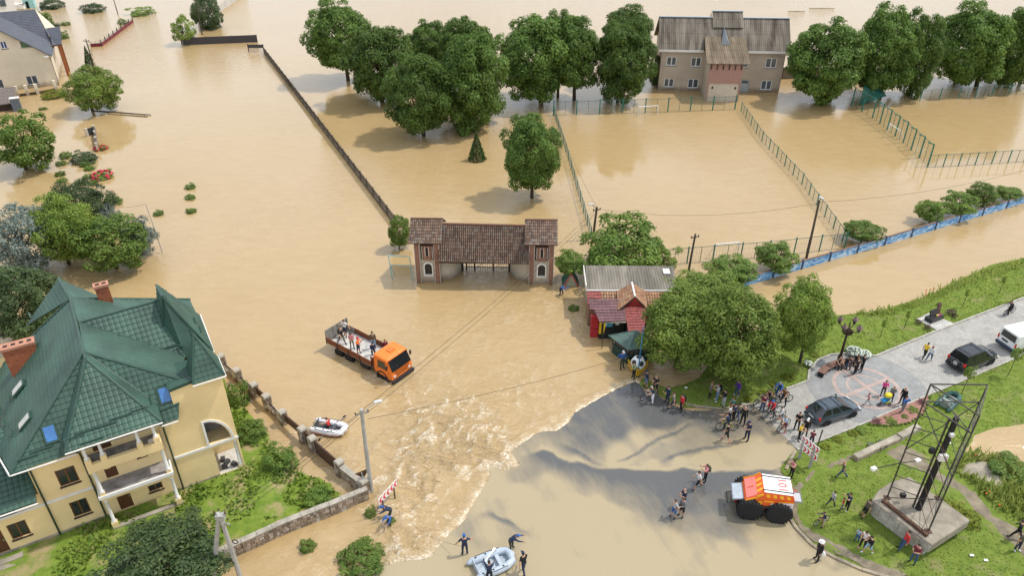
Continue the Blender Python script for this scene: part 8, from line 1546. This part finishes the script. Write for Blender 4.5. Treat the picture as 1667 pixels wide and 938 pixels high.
def person(px, py, h, yaw, pose, top, sl, bot, label, hair='dark', shoes='black', z=0.0, cap=None, bag=None, long=False, loc=None, sleeve='short', legs='long', hat=None, group=None):
    """feet pixel, height, yaw 0 = back to camera, 90 = facing left; sl is the forearm look"""
    b = at(px, py, z) if loc is None else Vector(loc); t = thing('person', label, 'person', tuple(b), R(yaw), group, h / 1.72); me, hd = BODY[pose]; o = bpy.data.objects.new('body', me); link(o, t)
    sk = cm('skin'); slots = [cm(top), cm(top) if sl != 'none' else sk, cm(top) if sl == 'long' else sk, cm(bot), cm(bot) if legs == 'long' else sk, sk, cm('black'), cm(shoes)]
    for i, m in enumerate(slots): o.material_slots[i].link = 'OBJECT'; o.material_slots[i].material = m
    if HAIRC[hair] and not hat: ocopy('hair', HM['long' if long else 'short'], mat('hair_' + hair, HAIRC[hair], .6), t, hd)
    if cap: ocopy('cap', CAPM, cm(cap), t, hd)
    if hat: ocopy('hat', HATM, cm(hat), t, hd)
    if bag: ocopy('backpack', BAGM, cm(bag), t, Vector(fk(POSES[pose])['che']) + Vector((0, 0, -.08)))
    return t
W_, L_ = 'short', 'long'
people = [
 (1012, 600, 1.85, 200, 'hips', 'blue', 'long', 'wader', 'man in blue and yellow jacket and waders beside green kiosk', dict(cap='white', legs=L_)),
 (1031, 617, 1.7, 120, 'photo', 'green', 'none', 'black', 'person in green top standing at the blue mast', dict(hair='brown', z=.05)),
 (1051, 631, 1.75, 100, 'stand2', 'navy', 'long', 'denim', 'man in navy hoodie, cap and denim shorts on grass edge', dict(cap='navy', legs=W_, z=.05)),
 (1066, 640, 1.8, 140, 'hands', 'black', 'short', 'black', 'bald man in black shirt and shorts at grass edge', dict(hair='bald', legs=W_, z=.05)),
 (1061, 656, 1.75, 100, 'strad', 'navy', 'short', 'white', 'grey-haired man in white trousers holding a bicycle', dict(hair='grey', z=.02)),
 (1086, 657, 1.8, 110, 'hands', 'navy', 'long', 'navy', 'person in navy tracksuit on wet road beside lawn', dict(z=.02)),
 (1095, 666, 1.72, 70, 'walk', 'grey', 'short', 'navy', 'man in grey patterned shirt and navy shorts walking', dict(hair='brown', legs=W_, z=.02)),
 (1108, 670, 1.72, 110, 'stand', 'red', 'long', 'black', 'person in red shirt with black rucksack at kerb', dict(bag='black', z=.02)),
 (1155, 647, 1.65, 250, 'stand', 'grey', 'long', 'black', 'person in grey jacket and cap standing on lawn', dict(cap='brown', z=.12)),
 (1166, 653, 1.75, 95, 'photo', 'lgrey', 'short', 'denim', 'man with rucksack raising a camera on lawn', dict(hair='brown', bag='black', z=.12, shoes='white')),
 (1177, 662, 1.75, 100, 'hands', 'black', 'long', 'lgrey', 'person in black jacket and light grey sweatpants on kerb', dict(z=.12)),
 (1199, 645, 1.6, 110, 'stand2', 'purple', 'long', 'jeans', 'person in purple hoodie and jeans on lawn', dict(z=.12, shoes='white')),
 (1190, 673, 1.6, 130, 'hands', 'teal', 'short', 'navy', 'ginger person in teal shirt at back of crowd', dict(hair='red', z=.02)),
 (1186, 686, 1.6, 40, 'stand', 'white', 'short', 'navy', 'red-haired person in white shirt in the crowd', dict(hair='red', z=.02)),
 (1193, 685, 1.7, 30, 'stand2', 'navy', 'short', 'black', 'person in navy shirt behind white bicycle', dict(z=.02)),
 (1184, 699, 1.7, 80, 'ride', 'navy', 'short', 'navy', 'rider in navy sitting on the yellow bicycle', dict(z=.02, hair='brown')),
 (1182, 718, 1.78, 60, 'walk2', 'black', 'short', 'black', 'man in black shirt and shorts with pink shoes', dict(legs=W_, shoes='rose', z=.02)),
 (1215, 717, 1.92, 110, 'hands', 'navy', 'short', 'navy', 'tall man in navy with cap and black shoulder bag', dict(cap='navy', z=.02)),
 (1208, 692, 1.85, 150, 'stand', 'black', 'long', 'black', 'bald man all in black in the crowd', dict(hair='bald', z=.02)),
 (1201, 683, 1.6, 20, 'walk2', 'khaki', 'short', 'jeans', 'person in khaki shirt and jeans beside white bicycle', dict(z=.02)),
 (1267, 646, 1.8, 140, 'ride', 'blue', 'long', 'blue', 'cyclist in blue and white tracksuit with cap', dict(cap='grey', z=.06)),
 (1274, 659, 1.8, 130, 'strad', 'brown', 'short', 'black', 'man in brown shirt standing over a bicycle', dict(z=.06, hair='dark')),
 (1248, 661, 1.7, 170, 'hands', 'black', 'none', 'denim', 'woman in black top and denim shorts', dict(long=True, legs=W_, z=.06)),
 (1240, 670, 1.7, 120, 'cross', 'maroon', 'short', 'jeans', 'person in maroon checked shirt and jeans', dict(z=.06)),
 (1254, 668, 1.7, 160, 'stand', 'camo', 'long', 'red', 'person in camouflage top and red trousers', dict(hair='brown', z=.06)),
 (1256, 677, 1.65, 120, 'strad', 'red', 'long', 'navy', 'rider in red, white and blue jacket', dict(cap='blue', z=.06)),
 (1270, 686, 1.55, 110, 'strad', 'white', 'long', 'grey', 'boy in white long-sleeved shirt on bicycle', dict(legs=W_, z=.06)),
 (1276, 702, 1.6, 100, 'strad', 'lblue', 'short', 'maroon', 'boy in light blue shirt and maroon shorts', dict(hair='fair', legs=W_, shoes='red', z=.06)),
 (1296, 699, 1.72, 160, 'cross', 'black', 'short', 'black', 'man in black shirt with white print by dark car', dict(hair='brown', z=.06)),
 (1299, 717, 1.72, 230, 'hands', 'yellow', 'short', 'black', 'fair woman in yellow and black by the road edge', dict(hair='fair', long=True, z=.06)),
 (1309, 710, 1.75, 140, 'stand', 'black', 'long', 'black', 'person in black with white cap behind dark car', dict(cap='white', z=.06)),
 (1319, 725, 1.45, 330, 'hands', 'maroon', 'short', 'navy', 'person in crimson shirt behind the double chevron sign', dict(hair='brown', z=.1)),
 (1287, 777, 1.65, 110, 'photo', 'rose', 'none', 'black', 'dark-haired woman in pink top at the kerb above rescue vehicle', dict(long=True, z=.1)),
 (1369, 778, 1.6, 60, 'walk', 'olive', 'short', 'jeans', 'man in olive shirt and jeans crossing the lawn', dict(hair='bald', z=.13)),
 (1362, 599, 1.75, 190, 'sit', 'black', 'none', 'black', 'bare-armed man in black seated at left on the bench', dict(hair='bald', z=.0)),
 (1376, 598, 1.75, 185, 'sit', 'black', 'long', 'navy', 'person in dark clothes seated in middle of the bench', dict(hair='dark', z=.0)),
 (1392, 594, 1.75, 170, 'sit', 'black', 'long', 'grey', 'man in black jacket seated at right of the bench', dict(hair='brown', z=.0)),
 (1391, 610, 1.72, 20, 'hips', 'black', 'short', 'black', 'person in black standing before the bench with back turned', dict(hair='fair', z=.07)),
 (1401, 605, 1.75, 80, 'hands', 'black', 'long', 'black', 'person in black jacket at right end of the bench group', dict(z=.07)),
 (1503, 583, 1.65, 300, 'walk', 'yellow', 'short', 'black', 'woman in yellow shirt walking across the square', dict(z=.06)),
 (1511, 588, 1.6, 310, 'walk2', 'white', 'long', 'jeans', 'fair woman in white top and jeans walking across the square', dict(hair='fair', long=True, shoes='white', z=.06)),
 (1436, 644, 1.55, 170, 'cross', 'pink', 'long', 'black', 'woman in bright pink top on the paving ring', dict(hair='brown', long=True, z=.08)),
 (1411, 660, 1.25, 60, 'walk', 'pink', 'none', 'lgrey', 'little girl in pink waistcoat on the square', dict(hair='brown', z=.08)),
 (1449, 653, 1.5, 150, 'hands', 'grey', 'long', 'black', 'person in grey jacket standing at the stroller', dict(hair='fair', z=.08)),
 (1466, 659, 1.75, 120, 'stand', 'black', 'long', 'black', 'tall man in long black coat at edge of the square', dict(hair='bald', z=.08)),
 (1468, 672, 1.65, 20, 'hips', 'blue', 'long', 'grey', 'person in blue jacket with back turned by flower bed', dict(hair='brown', z=.18)),
 (1642, 513, 1.75, 100, 'ride', 'black', 'long', 'black', 'cyclist in black riding along the square', dict(z=.06)),
 (1352, 824, 1.4, 290, 'walk2', 'lgrey', 'long', 'navy', 'boy in light grey hoodie on the lawn', dict(z=.13)),
 (1369, 831, 1.15, 60, 'stand', 'red', 'short', 'grey', 'small child in red top beside woman on the lawn', dict(z=.13)),
 (1377, 831, 1.65, 100, 'photo', 'navy', 'short', 'black', 'woman in navy and white shielding her eyes on the lawn', dict(long=True, z=.13, shoes='white')),
 (1339, 857, 1.35, 80, 'strad', 'navy', 'long', 'beige', 'boy in navy top standing over the red bicycle', dict(legs=W_, z=.13)),
 (1406, 842, 1.65, 100, 'lean', 'olive', 'short', 'black', 'man in dark olive shirt leaning on the plinth corner', dict(legs=W_, z=.13)),
 (1394, 882, 1.15, 120, 'stand2', 'lblue', 'short', 'blue', 'small child in blue pattern by the kerb path', dict(z=.13)),
 (1402, 894, 1.7, 130, 'hands', 'white', 'none', 'black', 'woman in white top and black leggings by the kerb path', dict(long=True, shoes='rose', z=.13)),
 (1411, 901, 1.65, 110, 'walk2', 'black', 'long', 'lblue', 'woman in black jacket and blue shorts by the kerb path', dict(legs=W_, shoes='white', z=.13)),
 (1467, 896, 1.8, 80, 'lean', 'red', 'long', 'jeans', 'man in red jacket leaning against front of the plinth', dict(z=.13)),
 (1485, 917, 1.75, 120, 'cross', 'maroon', 'short', 'jeans', 'man in maroon shirt with arms folded before the plinth', dict(z=.13)),
 (1329, 913, 1.85, 100, 'stand', 'black', 'long', 'black', 'man in black with pale sun hat wading near the kerb', dict(hat='white', z=.02)),
 (1652, 878, 1.75, 40, 'walk', 'black', 'long', 'black', 'person in black walking on the earth path at right edge', dict(z=.13)),
 (1654, 897, 1.7, 200, 'stand', 'olive', 'short', 'navy', 'fair-haired person in dark top on path at right edge', dict(hair='fair', shoes='white', z=.13)),
 (1661, 963, 1.7, 120, 'stand', 'maroon', 'short', 'navy', 'person just entering the bottom right corner', dict(hair='brown', z=.13)),
 (1147, 784, 1.65, 100, 'photo', 'rose', 'short', 'black', 'woman in pink shirt taking a picture on wet road', dict(hair='brown', bag='olive', z=.02)),
 (1135, 796, 1.75, 100, 'walk', 'white', 'short', 'black', 'person in white shirt and rubber boots on wet road', dict(legs=W_, z=.02)),
 (1111, 826, 1.75, 110, 'cross', 'navy', 'short', 'navy', 'bald man in navy shirt at back of the group of three', dict(hair='bald', z=.02)),
 (1109, 841, 1.78, 120, 'hands', 'grey', 'long', 'black', 'man in dark jacket in the group of three on wet road', dict(legs=W_, z=.02, hair='brown')),
 (1096, 843, 1.7, 110, 'hips', 'lgrey', 'short', 'blue', 'person in pale shirt and blue shorts in the group of three', dict(legs=W_, z=.02, hair='brown')),
 (757, 904, 1.85, 10, 'wide', 'navy', 'short', 'navy', 'man in navy with cap wading left of the grey boat', dict(cap='blue', z=.02)),
 (830, 896, 1.7, 270, 'bend', 'navy', 'long', 'wader', 'man in waders and cap at bow of the grey boat', dict(cap='blue', z=.02)),
 (853, 933, 1.82, 30, 'pull', 'black', 'short', 'navy', 'man in black shirt pulling the grey boat by rope', dict(cap='navy', z=.02)),
 (797, 948, 1.78, 5, 'reach', 'navy', 'long', 'black', 'man in navy jacket leaning on near side of grey boat', dict(hair='dark', z=.02)),
 (638, 846, 1.75, 110, 'bend', 'navy', 'long', 'wader', 'rescuer in navy reaching towards the chevron sign', dict(cap='blue', z=-.25)),
 (637, 856, 1.7, 160, 'crouch', 'blue', 'long', 'wader', 'rescuer in blue crouching over a bush in the current', dict(cap='blue', z=-.2)),
 (912, 483, 1.75, 240, 'bend', 'blue', 'long', 'navy', 'person in blue jacket bending down beside the gatehouse', dict(z=-.2)),
]
for px, py, h, yaw, pose, top, sl, bot, lab, kw in people: person(px, py, h, yaw, pose, top, sl, bot, lab, **kw)
# in the truck
def truck_pt(x, y, z): return tuple(trk.matrix_basis @ Vector((x, y, z)))
bpy.context.view_layer.update()
ty = math.degrees(trk.rotation_euler.z) - 90
for x, y, z, h, yaw, pose, top, sl, bot, lab, kw in [(-3.3, .35, 1.12, 1.8, 150, 'sidearm', 'white', 'short', 'navy', 'man in white shirt with one arm along the tailboard of the truck', dict(legs=W_)), (-2.75, -.55, 1.12, 1.75, 230, 'walk', 'black', 'short', 'olive', 'bald man in black shirt at rear of the truck bed', dict(hair='bald', bag='black')), (-1.5, -.5, 1.12, 1.7, 200, 'hands', 'rose', 'short', 'khaki', 'person in pale pink shirt in middle of the truck bed', dict(bag='black')), (-.55, -.65, 1.12, 1.7, 250, 'photo', 'orange', 'long', 'navy', 'person in orange top and red cap on the truck bed', dict(cap='red', legs=W_)), (-.1, .65, 1.12, 1.75, 20, 'stand', 'camo', 'long', 'lblue', 'person with big brown rucksack on the truck bed', dict(bag='brown', hair='brown')), (.55, .0, .75, 1.7, 200, 'hands', 'navy', 'long', 'navy', 'person in navy crouched behind the truck cab', dict(z=0)), (1.15, .85, .8, 1.7, 220, 'stand', 'maroon', 'long', 'black', 'long-haired person in dark red behind the truck cab', dict(hair='red', long=True))]:
    person(0, 0, h, yaw, pose, top, sl, bot, lab, loc=truck_pt(x, y, z), **kw)
q = bt1.matrix_basis @ Vector((L1 * .42, 0, -.02)); person(0, 0, 1.7, math.degrees(bt1.rotation_euler.z) + 90, 'row', 'red', 'none', 'black', 'rower in red life vest sitting in the white boat', loc=tuple(q), hair='brown')
q = trk.matrix_basis @ Vector((2.75, .55, .95)); person(0, 0, 1.7, ty, 'ride', 'grey', 'long', 'navy', 'driver behind the windscreen of the orange truck', loc=tuple(q - Vector((0, 0, .35))))
# things they carry
p = at(1331, 905, .3); o = MB().lathe([(.02, 0), (.17, .04), (.2, .22), (.1, .4), (.05, .5)], 12, sx=1, sy=.6).build('carrier_bag', CHW, None, True); o.location = (p.x + .25, p.y - .1, .3); tag(o, 'white plastic carrier bag held by the man with sun hat', 'bag')
def rope(a, b, sag, label):
    a, b = Vector(a), Vector(b); pts = [a.lerp(b, k / 12) - Vector((0, 0, sag * 4 * (k / 12) * (1 - k / 12))) for k in range(13)]; tag(MB().tube(pts, .014, 4).build('rope', mat('hemp_rope', (.25, .19, .11), .9)), label, 'rope', 'ropes')
rope(at(752, 890, 1.0), at(672, 855, .1), .35, 'thin rope running from wading man across the rapids'); rope(at(847, 917, .9), at(838, 904, .5), .05, 'short rope between pulling man and grey boat')
